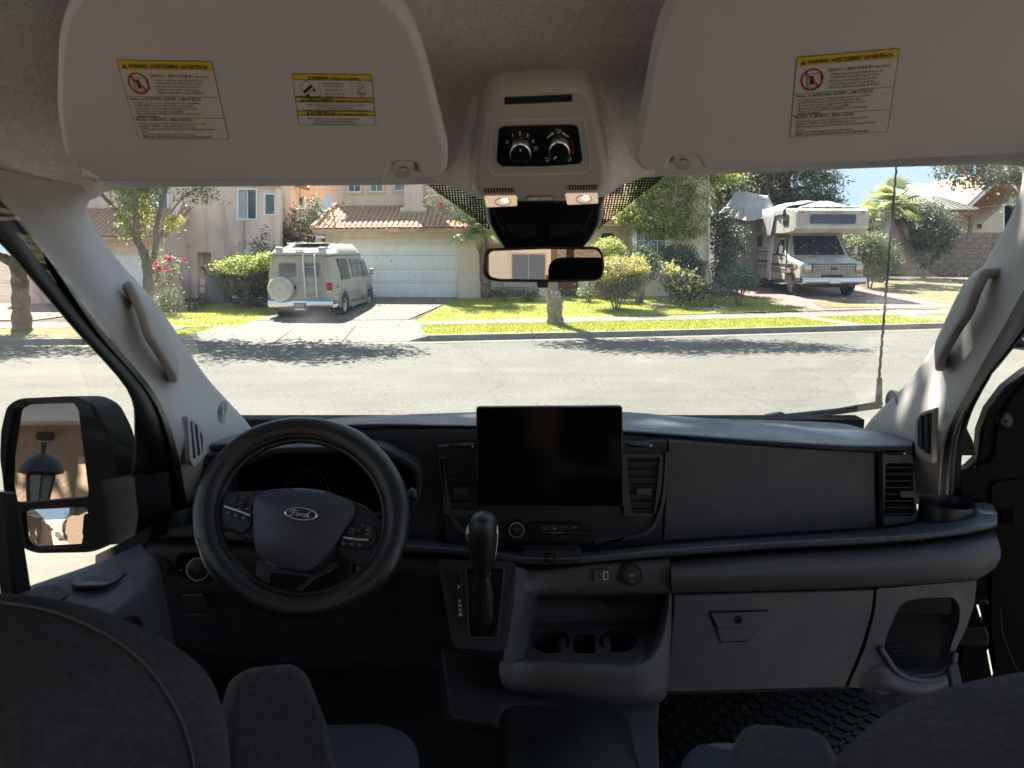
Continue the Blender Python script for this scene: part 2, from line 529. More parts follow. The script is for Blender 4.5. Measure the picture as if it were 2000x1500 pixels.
def road_detail(m):
    """aggregate speckle, worn wheel tracks, patches and hairline cracks over the base asphalt"""
    nt = m.node_tree; b = nt.nodes['Principled BSDF']
    src = b.inputs['Base Color'].links[0].from_socket
    tc = nt.nodes.new('ShaderNodeTexCoord')
    def mapped(sc):
        mp = nt.nodes.new('ShaderNodeMapping'); mp.inputs['Scale'].default_value = sc; nt.links.new(tc.outputs['Object'], mp.inputs[0]); return mp.outputs[0]
    def layer(fac, lo):
        nonlocal src
        mx = nt.nodes.new('ShaderNodeMix'); mx.data_type = 'RGBA'; mx.blend_type = 'MULTIPLY'
        nt.links.new(fac, mx.inputs[0]); nt.links.new(src, mx.inputs[6]); mx.inputs[7].default_value = (lo, lo, lo * .98, 1); src = mx.outputs[2]
    def noise(sc, scale, a, c, det=5):
        n = nt.nodes.new('ShaderNodeTexNoise'); n.inputs['Scale'].default_value = scale; n.inputs['Detail'].default_value = det; nt.links.new(mapped(sc), n.inputs[0])
        r = nt.nodes.new('ShaderNodeMapRange'); r.inputs[1].default_value = a; r.inputs[2].default_value = c; nt.links.new(n.outputs[0], r.inputs[0]); return r.outputs[0]
    layer(noise((1, 1, 1), 16, .42, .66), .78)
    layer(noise((.12, 1.6, 1), 1.2, .48, .70), .86)
    layer(noise((1, 1, 1), .55, .50, .62, 8), .90)
    layer(noise((1, 1, 1), 7, .66, .70, 2), .55)
    v = nt.nodes.new('ShaderNodeTexVoronoi'); v.feature = 'DISTANCE_TO_EDGE'; v.inputs['Scale'].default_value = .23
    w = nt.nodes.new('ShaderNodeTexNoise'); w.inputs['Scale'].default_value = 1.4; w.inputs['Detail'].default_value = 6; nt.links.new(tc.outputs['Object'], w.inputs[0])
    ad = nt.nodes.new('ShaderNodeMix'); ad.data_type = 'RGBA'; ad.blend_type = 'LINEAR_LIGHT'; ad.inputs[0].default_value = .35; nt.links.new(tc.outputs['Object'], ad.inputs[6]); nt.links.new(w.outputs[1], ad.inputs[7])
    nt.links.new(ad.outputs[2], v.inputs[0])
    lt = nt.nodes.new('ShaderNodeMapRange'); lt.inputs[1].default_value = .010; lt.inputs[2].default_value = .003; nt.links.new(v.outputs[0], lt.inputs[0])
    layer(lt.outputs[0], .86)
    nt.links.new(src, b.inputs['Base Color'])
road_detail(M('asphalt'))
def streaks(m, lo):
    """rain streaks and weathering running down a wall"""
    nt = m.node_tree; b = nt.nodes['Principled BSDF']; src = b.inputs['Base Color'].links[0].from_socket
    tc = nt.nodes.new('ShaderNodeTexCoord'); mp = nt.nodes.new('ShaderNodeMapping'); mp.inputs['Scale'].default_value = (2.2, 2.2, .22); nt.links.new(tc.outputs['Object'], mp.inputs[0])
    n = nt.nodes.new('ShaderNodeTexNoise'); n.inputs['Scale'].default_value = 1.3; n.inputs['Detail'].default_value = 7; nt.links.new(mp.outputs[0], n.inputs[0])
    r = nt.nodes.new('ShaderNodeMapRange'); r.inputs[1].default_value = .50; r.inputs[2].default_value = .72; nt.links.new(n.outputs[0], r.inputs[0])
    mx = nt.nodes.new('ShaderNodeMix'); mx.data_type = 'RGBA'; mx.blend_type = 'MULTIPLY'; mx.inputs[7].default_value = (lo, lo * .97, lo * .94, 1)
    nt.links.new(r.outputs[0], mx.inputs[0]); nt.links.new(src, mx.inputs[6]); nt.links.new(mx.outputs[2], b.inputs['Base Color'])
streaks(M('stucco_pink'), .70); streaks(M('stucco_cream'), .78); streaks(M('stucco_upper'), .82); streaks(M('garage_white'), .92); streaks(M('concrete'), .9); streaks(M('van_body'), .72); streaks(M('rv_body'), .75)

def worn(m, scale, amp, dust=0.0):
    """uneven sheen, and a film of dust, on moulded plastic"""
    nt = m.node_tree; b = nt.nodes['Principled BSDF']; tc = nt.nodes.new('ShaderNodeTexCoord')
    n = nt.nodes.new('ShaderNodeTexNoise'); n.inputs['Scale'].default_value = scale; n.inputs['Detail'].default_value = 8; n.inputs['Roughness'].default_value = .7
    nt.links.new(tc.outputs['Object'], n.inputs[0]); r0 = b.inputs['Roughness'].default_value
    r = nt.nodes.new('ShaderNodeMapRange'); r.inputs[1].default_value = .3; r.inputs[2].default_value = .7; r.inputs[3].default_value = r0 - amp; r.inputs[4].default_value = r0 + amp
    nt.links.new(n.outputs[0], r.inputs[0]); nt.links.new(r.outputs[0], b.inputs['Roughness'])
    if dust:
        n2 = nt.nodes.new('ShaderNodeTexNoise'); n2.inputs['Scale'].default_value = scale * 2.6; n2.inputs['Detail'].default_value = 8; nt.links.new(tc.outputs['Object'], n2.inputs[0])
        q = nt.nodes.new('ShaderNodeMapRange'); q.inputs[1].default_value = .48; q.inputs[2].default_value = .75; q.inputs[4].default_value = dust; nt.links.new(n2.outputs[0], q.inputs[0])
        mx = nt.nodes.new('ShaderNodeMix'); mx.data_type = 'RGBA'; mx.inputs[6].default_value = b.inputs['Base Color'].default_value; mx.inputs[7].default_value = (.16, .15, .14, 1)
        nt.links.new(q.outputs[0], mx.inputs[0]); nt.links.new(mx.outputs[2], b.inputs['Base Color'])
# ================================================================== THE STREET
def drape(name, pts, m, dz, height=None, parent=None, cell=0.5, kind='structure', thick=0.0, label=None):
    """flat polygon in plan (x, y) cut into a grid and laid on the terrain, dz above it"""
    bm = bmesh.new()
    bm.faces.new([bm.verts.new((x, y, 0)) for x, y in pts])
    xs = [p[0] for p in pts]; ys = [p[1] for p in pts]
    for axis, lo, hi in (((1, 0, 0), min(xs), max(xs)), ((0, 1, 0), min(ys), max(ys))):
        k = math.floor(lo / cell) * cell + cell
        while k < hi:
            geom = list(bm.verts) + list(bm.edges) + list(bm.faces)
            bmesh.ops.bisect_plane(bm, geom=geom, plane_co=Vector(axis) * k, plane_no=axis)
            k += cell
    hf = height or gz
    for v in bm.verts: v.co.z = hf(v.co.x, v.co.y) + dz
    bmesh.ops.recalc_face_normals(bm, faces=bm.faces)
    if sum(f.normal.z for f in bm.faces) < 0: bmesh.ops.reverse_faces(bm, faces=bm.faces)
    me = bpy.data.meshes.new(name); bm.to_mesh(me); bm.free()
    o = finish(me, True, name, m, parent)
    if kind: o['kind'] = kind
    return o
# whole ground, out to the horizon
mesh('ground', [(-700, -500, -.06), (700, -500, -.06), (700, 900, -.06), (-700, 900, -.06)], [(0, 1, 2, 3)], M('soil'))['kind'] = 'structure'
def off(x, d):
    e = 0.5; t = Vector((2 * e, curb_y(x + e) - curb_y(x - e))).normalized()
    return (x - t.y * d, curb_y(x) + t.x * d)
RX = [-80, -45, -30, -20, -14, -12, -8, -5, -2.5, 0.5, 4, 8, 12.3, 18, 26, 40, 60]
road_far = [off(x, 0.0) for x in RX]
drape('road', [(-80, 6.4), (60, 6.4)] + road_far[::-1], M('asphalt'), 0.0, cell=4, height=lambda x, y: 0.0)
# fine cracks sealed across the road, and the light gutter pan along the kerb
mesh('near_ground', [(-40, -30, -.004), (40, -30, -.004), (40, 6.4, -.004), (-40, 6.4, -.004)], [(0, 1, 2, 3)], M('concrete'))['kind'] = 'structure'
back = [off(x, 3.4) for x in RX]
drape('terrain', back + [(60, 75), (-80, 75)], M('soil'), -0.012, cell=1.5)

def ground_z_strip(x0, x1, d0, d1, n=6):
    xs = [x0 + (x1 - x0) * i / n for i in range(n + 1)]
    return [off(x, d0) for x in xs] + [off(x, d1) for x in reversed(xs)]
AX0, AX1 = -7.35, -2.55       # driveway opening in the kerb
BX0, BX1 = 9.35, 10.0
kerb = empty('kerb', (0, curb_y(0), 0)); tag(kerb, kind='structure')
def kerb_piece(x0, x1, h0=.15, h1=.15):
    g = 0.006
    a0, a1 = off(x0 + g, 0), off(x1 - g, 0); b0, b1 = off(x0 + g, .16), off(x1 - g, .16)
    mesh('kerbstone', [(*a0, -.03), (*a1, -.03), (*b1, -.03), (*b0, -.03), (a0[0], a0[1] + .03, h0), (a1[0], a1[1] + .03, h1), (*b1, h1 + .004), (*b0, h0 + .004)],
         [(0, 1, 5, 4), (4, 5, 6, 7), (3, 2, 1, 0), (0, 4, 7, 3), (1, 2, 6, 5), (2, 3, 7, 6)], M('kerb_concrete'), kerb, bevel=0.015)
x = -44.0
while x < 44:
    nx = x + 2.6
    if nx > AX0 - .6 and x < AX0 - .6: nx = AX0 - .6
    if AX0 - .6 <= x < AX1 + .5: x = AX1 + .5; continue
    kerb_piece(x, nx); x = nx
kerb_piece(AX0 - .6, AX0, .15, .03); kerb_piece(AX1, AX1 + .5, .03, .15)
gut = drape('gutter', ground_z_strip(-44, 44, -.42, 0.0, 40), M('concrete'), 0.006, cell=2, height=lambda x, y: 0.0)
# pavement of separate slabs
walk = empty('sidewalk', (0, 20, .15)); tag(walk, kind='structure')
x = -34.0
while x < 38:
    nx = x + 1.55
    c = [off(x + .008, 2.5), off(nx - .008, 2.5), off(nx - .008, 4.05), off(x + .008, 4.05)]
    b = MB(); b.ext([(p[0], p[1], .10) for p in c], (0, 0, .062)); b.build('slab', M('concrete'), walk)
    x = nx
# driveway to the white garage: ramp and slabs
def apron_h(x, y):
    d = (y - curb_y(x)) * .985
    return 0.012 + 0.152 * min(1, max(0, d / 2.5))
dr = empty('driveway', (-5, 22, .15)); tag(dr, kind='structure')
nA = 3
for i in range(nA):
    xa, xb = AX0 + (AX1 - AX0) * i / nA, AX0 + (AX1 - AX0) * (i + 1) / nA
    ea, eb = (-.55 if i == 0 else 0), (.4 if i == nA - 1 else 0)
    drape('slab', [off(xa + .01 + ea, .0), off(xb - .01 + eb, .0), off(xb - .01 + eb, 2.49), off(xa + .01 + ea, 2.49)], M('concrete'), 0.0, height=apron_h, parent=dr, kind=None, cell=.6)
for xo, xi in ((AX0 - .585, AX0 - .22), (AX1 + .435, AX1 + .08)):      # sloping wings of the driveway ramp
    dd = (.165, .9, 1.7, 2.485); o_ = [off(xo, d) for d in dd]; i_ = [off(xi, d) for d in dd]
    MB().grid([[(*p, -.02) for p in o_], [(*p, .157) for p in o_], [(*p, apron_h(*p) + .006) for p in i_]]).build('ramp_wing', M('concrete'), dr)
gl, gr = P(648, 580, 27.5).x, P(899, 580, 27.5).x
s0, s1 = off(AX0, 4.06), off(AX1 - .15, 4.06)
for j in range(3):
    t0, t1 = j / 3, (j + 1) / 3
    for i in range(2):
        def q(t, f):
            a = (s0[0] + (gl - s0[0]) * t, s0[1] + (27.55 - s0[1]) * t); c = (s1[0] + (gr - s1[0]) * t, s1[1] + (27.55 - s1[1]) * t)
            return (a[0] + (c[0] - a[0]) * f, a[1] + (c[1] - a[1]) * f)
        f0, f1 = i / 2 + .002, (i + 1) / 2 - .002
        drape('slab', [q(t0 + .002, f0), q(t0 + .002, f1), q(t1 - .002, f1), q(t1 - .002, f0)], M('concrete'), 0.022, parent=dr, kind=None)
# lawns
def gp(pts, dz=0.0): return [tuple(G(u, v, dz)[:2]) for u, v in pts]
LAWN = {
 'left': gp([(150, 641), (300, 637), (462, 637), (500, 626), (551, 610), (520, 602), (440, 592), (400, 596), (330, 606), (200, 616)]),
 'mid': gp([(806, 629), (960, 625), (1100, 621), (1330, 614.5), (1588, 607), (1545, 598), (1490, 586), (1430, 579), (1300, 577), (1100, 580), (960, 582), (886, 585)]),
 'verge': ground_z_strip(AX1 + .42, BX0, .17, 2.48, 10),
}
drape('lawn', LAWN['left'], M('lawn'), 0.014)
drape('lawn', LAWN['mid'], M('lawn'), 0.014)
drape('verge', LAWN['verge'], M('lawn'), 0.004)
drape('verge', ground_z_strip(-8.6, AX0 - .57, .17, 2.48, 4), M('lawn'), 0.004)
drape('verge', ground_z_strip(10.1, 12.6, .17, 2.48, 4), M('lawn'), 0.004)
drape('verge', ground_z_strip(12.7, 44, .17, 2.48, 12), M('dry_lawn'), 0.004)
drape('verge', ground_z_strip(-44, -8.7, .17, 2.48, 12), M('dry_lawn'), 0.004)
drape('lawn', gp([(1700, 547), (1960, 541), (2060, 560), (2000, 606), (1760, 603), (1700, 590), (1690, 565)]), M('dry_lawn'), 0.010)
drape('lawn', gp([(1610, 603), (1740, 601), (1690, 589), (1585, 592)]), M('dry_lawn'), 0.030)
# red brick drive under the motorhome, concrete elsewhere on the right
drape('brick_path', gp([(1556, 608.5), (1860, 600), (1700, 566), (1668, 556), (1420, 562), (1440, 572), (1510, 592)]), M('paver_red'), 0.016)
drape('brick_path', ground_z_strip(BX0 + .02, BX1 + .06, .17, 2.48, 2), M('paver_red'), 0.008)
drape('brick_path', ground_z_strip(12.62, 12.68, .17, 2.48, 2), M('paver_red'), 0.008)
drape('paved_yard', [(-30, 21), (-14.2, 21.2), (-12.2, 25.2), (-30, 25.2)], M('paver_red'), 0.018)
# grass blades standing on the lawns
def blades(name, polys, per, m, dz, seed, h=(.03, .07)):
    rng = np.random.default_rng(seed); Vs = []
    for pol in polys:
        a = np.array(pol); lo, hi = a.min(0), a.max(0)
        n = int((hi - lo).prod() * per)
        p = lo + rng.random((n, 2)) * (hi - lo)
        inside = np.zeros(n, bool); j = len(a) - 1
        for i in range(len(a)):
            c = ((a[i, 1] > p[:, 1]) != (a[j, 1] > p[:, 1])) & (p[:, 0] < (a[j, 0] - a[i, 0]) * (p[:, 1] - a[i, 1]) / (a[j, 1] - a[i, 1] + 1e-12) + a[i, 0])
            inside ^= c; j = i
        p = p[inside]; n = len(p)
        z = np.array([gz(x, y) for x, y in p]) + dz
        th = rng.random(n) * 6.28; w = .006 + .006 * rng.random(n); hh = h[0] + (h[1] - h[0]) * rng.random(n)
        lx, ly = rng.normal(0, .02, n), rng.normal(0, .02, n)
        A = np.stack([p[:, 0] - w * np.cos(th), p[:, 1] - w * np.sin(th), z], 1)
        B = np.stack([p[:, 0] + w * np.cos(th), p[:, 1] + w * np.sin(th), z], 1)
        C = np.stack([p[:, 0] + lx, p[:, 1] + ly, z + hh], 1)
        Vs.append(np.stack([A, B, C], 1).reshape(-1, 3))
    V = np.concatenate(Vs); n = len(V) // 3
    me = bpy.data.meshes.new(name)
    me.vertices.add(n * 3); me.vertices.foreach_set('co', V.ravel())
    me.loops.add(n * 3); me.loops.foreach_set('vertex_index', np.arange(n * 3))
    me.polygons.add(n); me.polygons.foreach_set('loop_start', np.arange(n) * 3)
    me.update()
    return finish(me, False, name, m, None, kind='stuff')
blades('grass', list(LAWN.values()) + [ground_z_strip(10.1, 12.6, .17, 2.48, 4), ground_z_strip(-8.6, AX0 - .57, .17, 2.48, 4)], 750, M('blade'), 0.0, 3)

# fallen leaves and twigs on the road edge and beds
leafmesh('fallen_leaves', [(-6, 16.5, .012, 6, .9, .004), (3, 20, .17, 9, 1.5, .004), (6, 25, .35, 7, 2.0, .05)], 900, .05, M('leaf_olive'), None, seed=5, clump=.3, per=3, shell=0.0, kind='stuff', updir=3.0)
# ================================================================== HOUSES
def wall_with(name, outline, Y, m, parent, holes=(), thick=.25):
    return plate(name, outline, YP(Y), m, parent, thick=thick, holes=holes, smooth=False)
def window(parent, u0, v0, u1, v1, Y, frame=3.0, mull=(), trans=(), depth=.09, glass='house_glass', curtain=None, fm='window_white', proud=.03):
    """white-framed window in a facade at distance Y; frame > pane, mullion"""
    o = [(u0, v0), (u1, v0), (u1, v1), (u0, v1)]
    i = [(u0 + frame, v0 + frame), (u1 - frame, v0 + frame), (u1 - frame, v1 - frame), (u0 + frame, v1 - frame)]
    f = plate('window', o, YP(Y), M(fm), parent, thick=proud + depth, off=proud, holes=[i], smooth=False)
    plate('pane', i, YP(Y), M(glass), f, thick=.01, off=-depth + .03, smooth=False)
    if curtain is not None:
        a, b_ = curtain
        plate('curtain', [(a, v0 + frame), (b_, v0 + frame), (b_, v1 - frame), (a, v1 - frame)], YP(Y), M('curtain'), f, thick=.008, off=-depth + .045, smooth=False)
    for x in mull: plate('mullion', [(x - .7, v0 + frame), (x + .7, v0 + frame), (x + .7, v1 - frame), (x - .7, v1 - frame)], YP(Y), M(fm), f, thick=.03, off=0, smooth=False)
    for y in trans: plate('mullion', [(u0 + frame, y - .6), (u1 - frame, y - .6), (u1 - frame, y + .6), (u0 + frame, y + .6)], YP(Y), M(fm), f, thick=.028, off=-.001, smooth=False)
    return f
_tile = {}
def tile_mesh(w, l, r):
    key = (round(w, 3), round(l, 3))
    if key not in _tile:
        b = MB(); n = 6; rows = []
        for y, s in ((0, 1.0), (l, .86)):
            rows.append([(math.cos(math.pi * k / n) * w / 2 * s, y, math.sin(math.pi * k / n) * r * s) for k in range(n + 1)])
        b.grid(rows)
        lip = [(p[0], 0, max(0, p[2] - .03)) for p in rows[0]]
        b.grid([lip, rows[0]])
        o = b.build('tile', M('tile_clay')); me = o.data; bpy.data.objects.remove(o); me.name = 'tile'
        _tile[key] = me
    return _tile[key]
def tile_roof(parent, a, b, c, d, rows, cols, r=.05, keep=None, label=None):
    """barrel tiles on the slope a(eave left) b(eave right) c(top right) d(top left)"""
    a, b, c, d = map(Vector, (a, b, c, d))
    bed = MB().ext([a, b, c, d], (0, 0, -.12)).build('roof', M('tile_clay'), parent, smooth=False)
    ex = (b - a).normalized(); up = ((d + c) / 2 - (a + b) / 2)
    up = (up - ex * up.dot(ex)).normalized(); nz = ex.cross(up).normalized()
    if nz.z < 0: nz = -nz
    H = ((d - a) - ex * (d - a).dot(ex)).length
    Rm = Matrix((ex, up, nz)).transposed().to_4x4()
    lr = H / rows; wc = (b - a).length / cols; n = 0
    me = tile_mesh(wc * .95, lr * 1.12, r)
    for i in range(rows):
        t = (i + .001) / rows
        L0, R0 = a.lerp(d, t + .5 / rows), b.lerp(c, t + .5 / rows)
        lo, hi = (L0 - a).dot(ex), (R0 - a).dot(ex)
        for j in range(-cols, 2 * cols):
            x = (j + .5 + random.uniform(-.04, .04)) * wc
            if x < lo + wc * .3 or x > hi - wc * .3: continue
            if n > 290: break
            o = bpy.data.objects.new('tile', me)
            link(o, parent)
            o.matrix_basis = Matrix.Translation(a + ex * x + up * (i * lr) + nz * (.012 + random.uniform(0, .01))) @ Rm @ Matrix.Rotation(random.uniform(-.02, .02), 4, 'Z')
            n += 1
    return bed

# ---- pink two-storey house on the left
hA = empty('house', P(440, 588, 27.2), 'pink stucco two-storey house left of the old camper van', 'house')
YA = 27.2
niche = [(385, 493), (412, 493), (412, 592), (385, 592)]
winA1, winA2 = (463, 368, 503, 430), (515, 377, 539, 421)
wH = lambda w: [(w[0] + 1, w[1] + 1), (w[2] - 1, w[1] + 1), (w[2] - 1, w[3] - 1), (w[0] + 1, w[3] - 1)]
wall_with('wall', [(60, 640), (547, 640), (547, 292), (60, 292)], YA, M('stucco_pink'), hA, holes=[niche, wH(winA1), wH(winA2), wH((232, 352, 330, 426))], thick=.3)
b = MB(); pa, pb = P(60, 640, YA + .3), P(547, 640, YA + .3)
b.b2((pa.x, YA + .301, 0), (pb.x - .01, YA + 9, 5.9)); b.build('wall', M('stucco_pink'), hA)
plate('niche_back', [(384, 492), (414, 492), (414, 592), (384, 592)], YP(YA + .29), M('stucco_trim'), hA, thick=.01, smooth=False)
plate('niche_door', [(386, 497), (398, 496), (398, 590), (386, 590)], YP(YA + .2), M('stucco_trim'), hA, thick=.03, smooth=False)
for vv in (552, 567): plate('meter_box', [(390, vv - 7), (400, vv - 7), (400, vv + 5), (390, vv + 5)], YP(YA + .1), M('window_white'), hA, thick=.1, smooth=False)
window(hA, *winA1, YA, mull=[483.5], curtain=(466, 483))
window(hA, *winA2, YA)
window(hA, 232, 352, 330, 426, YA, mull=[281], curtain=(236, 262))
plate('sill_band', [(202, 426), (334, 426), (334, 433), (202, 433)], YP(YA), M('stucco_trim'), hA, thick=.16, off=.1, smooth=False)
# roof over the upper storey
r0, r1 = P(60, 300, YA), P(551, 300, YA)
MB().ext([(r0.x, YA - .3, 5.9), (r1.x + .3, YA - .3, 5.9), (r1.x - 1.5, YA + 4.5, 7.2), (r0.x, YA + 4.5, 7.2)], (0, 0, .15)).build('roof', M('tile_clay'), hA)
# corner moulding by the small window, and cornice
for k, (va, vb) in enumerate(((352, 357), (359, 362))):
    plate('cornice', [(450, va - 3), (549, va + 7), (549, vb + 7), (450, vb - 3)], YP(YA), M('stucco_trim'), hA, thick=.12, off=.06 + .02 * k, smooth=False)
plate('corner_trim', [(538, 366), (548, 367), (548, 640), (538, 640)], YP(YA), M('stucco_pink'), hA, thick=.1, off=.05, smooth=False)
MB().cyl(P(474, 430, YA - .06), P(477, 520, YA - .06), .035, n=8).build('drain_pipe', M('dull_metal'), hA, smooth=40)
for (u, v) in ((370, 475), (464, 477)): plate('vent_box', [(u - 6, v - 5), (u + 4, v - 5), (u + 4, v + 4), (u - 6, v + 4)], YP(YA), M('stucco_upper'), hA, thick=.1, off=.1, smooth=False)
plate('meter_box', [(480, 488), (502, 486), (502, 508), (480, 508)], YP(YA), M('window_white'), hA, thick=.18, off=.18, smooth=False)
# recessed back part with its own little eave
b = MB(); q0, q1 = P(540, 600, 31), P(597, 600, 31)
b.b2((q0.x - .5, 31, 0), (q1.x, 40, 6.3)); b.build('wall', M('stucco_trim'), hA)
q2 = P(576, 600, 30.6)
MB().b2((q0.x, 30.4, 0), (q2.x, 31.05, 6.9)).build('wall', M('stucco_trim'), hA)
window(hA, 581, 383, 594, 406, 30.98)
e0, e1 = P(578, 366, 30.4), P(601, 373, 30.4)
MB().ext([(e0.x, 30.3, e0.z), (e1.x + .1, 30.3, e1.z), (e1.x - .2, 33, e1.z + 1.2), (e0.x, 33, e0.z + 1.2)], (0, 0, .12)).build('roof', M('tile_clay'), hA)
# garage wing with the small tiled roof
YW = 25.4
g0 = [(236, 492), (300, 492), (300, 612), (236, 612)]
wall_with('wall', [(40, 640), (322, 640), (322, 470), (40, 470)], YW, M('stucco_pink'), hA, holes=[[(40.5 + 60, 492), (288, 492), (288, 622), (100.5, 622)]], thick=.3)
xr = P(322, 500, YW).x
MB().ext([(xr - .3, YW + .3, 0), (xr - .3, YA - .01, 0), (xr - .3, YA - .01, 4.05), (xr - .3, YW + .3, P(322, 470, YW).z + .05)], (.3, 0, 0)).build('wall', M('stucco_pink'), hA)
gd = plate('garage_door', [(98, 490), (290, 490), (290, 625), (98, 625)], YP(YW + .2), M('garage_white'), hA, thick=.05, smooth=False)
for j in range(4):
    for i in range(4): plate('panel', rpoly([(106 + i * 45, 497 + j * 30), (144 + i * 45, 497 + j * 30), (144 + i * 45, 519 + j * 30), (106 + i * 45, 519 + j * 30)], 1), YP(YW + .2), M('garage_white'), gd, thick=.014, off=.014, smooth=False)
eL, eR = P(80, 463, YW - .35), P(318, 463, YW - .35)
tL, tR = Vector((eL.x, YA - .05, eL.z + 1.02)), Vector((eR.x, YA - .05, eR.z + 1.02))
tile_roof(hA, eL, eR, tR, tL, 6, 24, r=.05)
plate('fascia', [(80, 464), (318, 464), (318, 471), (80, 471)], YP(YW - .3), M('stucco_trim'), hA, thick=.06, smooth=False)
bb = MB()
for k in range(9):
    p = eR.lerp(tR, k / 9); q = eR.lerp(tR, (k + 1.15) / 9)
    MB().tube([p + Vector((.04, 0, .05)), q + Vector((.04, 0, .05))], [.1, .085], 8).build('tile', M('tile_clay'), hA, smooth=40)
MB().ext([eR + Vector((0, 0, -.02)), tR + Vector((0, 0, -.02)), tR + Vector((0, 0, -.3)), eR + Vector((0, 0, -.22))], (.06, 0, 0)).build('rake_board', M('stucco_pink'), hA)

# ---- cream house with the white garage door
hB = empty('house', P(760, 580, 27.6), 'cream stucco house with wide white garage door and terracotta tiled roof', 'house')
YB = 27.6
door = [(656, 471), (896, 471), (896, 600), (656, 600)]
wall_with('wall', [(616, 620), (938, 620), (938, 452), (616, 452)], YB, M('stucco_cream'), hB, holes=[door], thick=.32)
plate('door_trim', [(648, 466), (904, 466), (904, 600), (648, 600)], YP(YB), M('stucco_cream'), hB, thick=.05, off=.045, holes=[[(656.5, 471.5), (895.5, 471.5), (895.5, 599), (656.5, 599)]], smooth=False)
gd = plate('garage_door', [(652, 468), (900, 468), (900, 581), (652, 581)], YP(YB + .25), M('garage_white'), hB, thick=.05, smooth=False)
for j in range(4):
    for i in range(8):
        a, c = 662 + i * 29.6, 477 + j * 26.6
        plate('panel', rpoly([(a, c), (a + 24, c), (a + 24, c + 17.5), (a, c + 17.5)], 1), YP(YB + .25), M('garage_white'), gd, thick=.018, off=.018, smooth=False, bevel=.006)
for j in (1, 2, 3): plate('seam', [(652, 472.3 + j * 26.6), (900, 472.3 + j * 26.6), (900, 473.0 + j * 26.6), (652, 473.0 + j * 26.6)], YP(YB + .25), M('kerb_concrete'), gd, thick=.003, off=.002, smooth=False)
plate('handle', [(763, 507), (766, 507), (766, 512), (763, 512)], YP(YB + .25), M('dull_metal'), gd, thick=.03, off=.03, smooth=False)
# pillar with a plinth at the right of the door
p0, p1 = P(897, 600, YB - .12), P(936, 600, YB - .12)
MB().b2((p0.x, YB - .10, 0), (p1.x, YB + .9, P(900, 452, YB).z)).build('pillar', M('stucco_cream'), hB)
MB().b2((p0.x - .04, YB - .16, 0), (p1.x + .05, YB + .96, P(900, 545, YB).z)).build('plinth', M('stucco_cream'), hB, bevel=.03)
MB().b2((P(616, 500, YB).x, YB + .33, 0), (P(938, 500, YB).x, YB + 6, P(800, 452, YB).z)).build('garage_body', M('stucco_cream'), hB)
eL, eR = P(610, 448, YB - .45), P(950, 445, YB - .45)
tz = P(700, 404, YB + 2.2)
tL, tR = Vector((P(655, 404, YB + 2.2).x, YB + 2.2, tz.z)), Vector((P(965, 404, YB + 2.2).x, YB + 2.2, tz.z))
tile_roof(hB, eL, eR, tR, tL, 8, 33, r=.06)
plate('gutter', [(610, 448), (950, 445), (950, 452), (610, 455)], YP(YB - .42), M('stucco_cream'), hB, thick=.1, smooth=False, bevel=.02)
for k in range(9):
    p = eL.lerp(tL, k / 9); q = eL.lerp(tL, (k + 1.15) / 9)
    MB().tube([p + Vector((0, 0, .06)), q + Vector((0, 0, .06))], [.12, .1], 8).build('tile', M('tile_clay'), hB, smooth=40)
# upper storey
YU = YB + 2.25
ww = [(679, 340, 706, 376), (722, 340, 749, 375), (770, 340, 800, 373)]
wall_with('wall', [(657, 420), (1000, 420), (1000, 318), (657, 318)], YU, M('stucco_upper'), hB, holes=[wH(w) for w in ww], thick=.3)
MB().b2((P(657, 400, YU).x, YU + .31, 2.5), (P(1000, 400, YU).x, YU + 7, 5.7)).build('wall', M('stucco_upper'), hB)
for w in ww:
    window(hB, *w, YU, frame=2.2, mull=[(w[0] + w[2]) / 2], trans=[358])
    plate('surround', [(w[0] - 4, 330), (w[2] + 4, 330), (w[2] + 4, w[3] + 4), (w[0] - 4, w[3] + 4)], YP(YU), M('stucco_trim'), hB, thick=.06, off=.05, holes=[[(w[0] + .3, 330.5), (w[2] - .3, 330.5), (w[2] - .3, w[3] - .3), (w[0] + .3, w[3] - .3)]], smooth=False)
a, c = P(657, 300, YU), P(1000, 300, YU)
MB().ext([(a.x - .3, YU - .3, 5.7), (c.x, YU - .3, 5.7), (c.x, YU + 4, 6.9), (a.x + 1.5, YU + 4, 6.9)], (0, 0, .15)).build('roof', M('tile_clay'), hB)
c0, c1 = P(790, 400, YU - .7), P(826, 400, YU - .7)
MB().b2((c0.x, YU - .72, 3.0), (c1.x, YU + .01, 7.0)).build('chimney', M('stucco_upper'), hB)
MB().b2((c0.x - .16, YU - .86, 2.9), (c1.x + .16, YU + .005, P(800, 405, YU - .8).z)).build('chimney_base', M('stucco_upper'), hB, bevel=.05)
# porch recess and right wing
YR = 30.2
plate('wall', [(930, 640), (1250, 640), (1250, 452), (930, 452)], YP(YR + .6), M('stucco_cream'), hB, thick=.2, smooth=False)
window(hB, 985, 492, 1035, 560, YR + .55, mull=[1010])
plate('front_door', [(1090, 500), (1135, 500), (1135, 585), (1090, 585)], YP(YR + .5), M('wood_post'), hB, thick=.08, smooth=False)
for u in (1062, 1140): MB().b2((P(u - 9, 500, 28.6).x, 28.6, 0), (P(u + 9, 500, 28.6).x, 29.0, 3.4)).build('porch_post', M('stucco_cream'), hB)
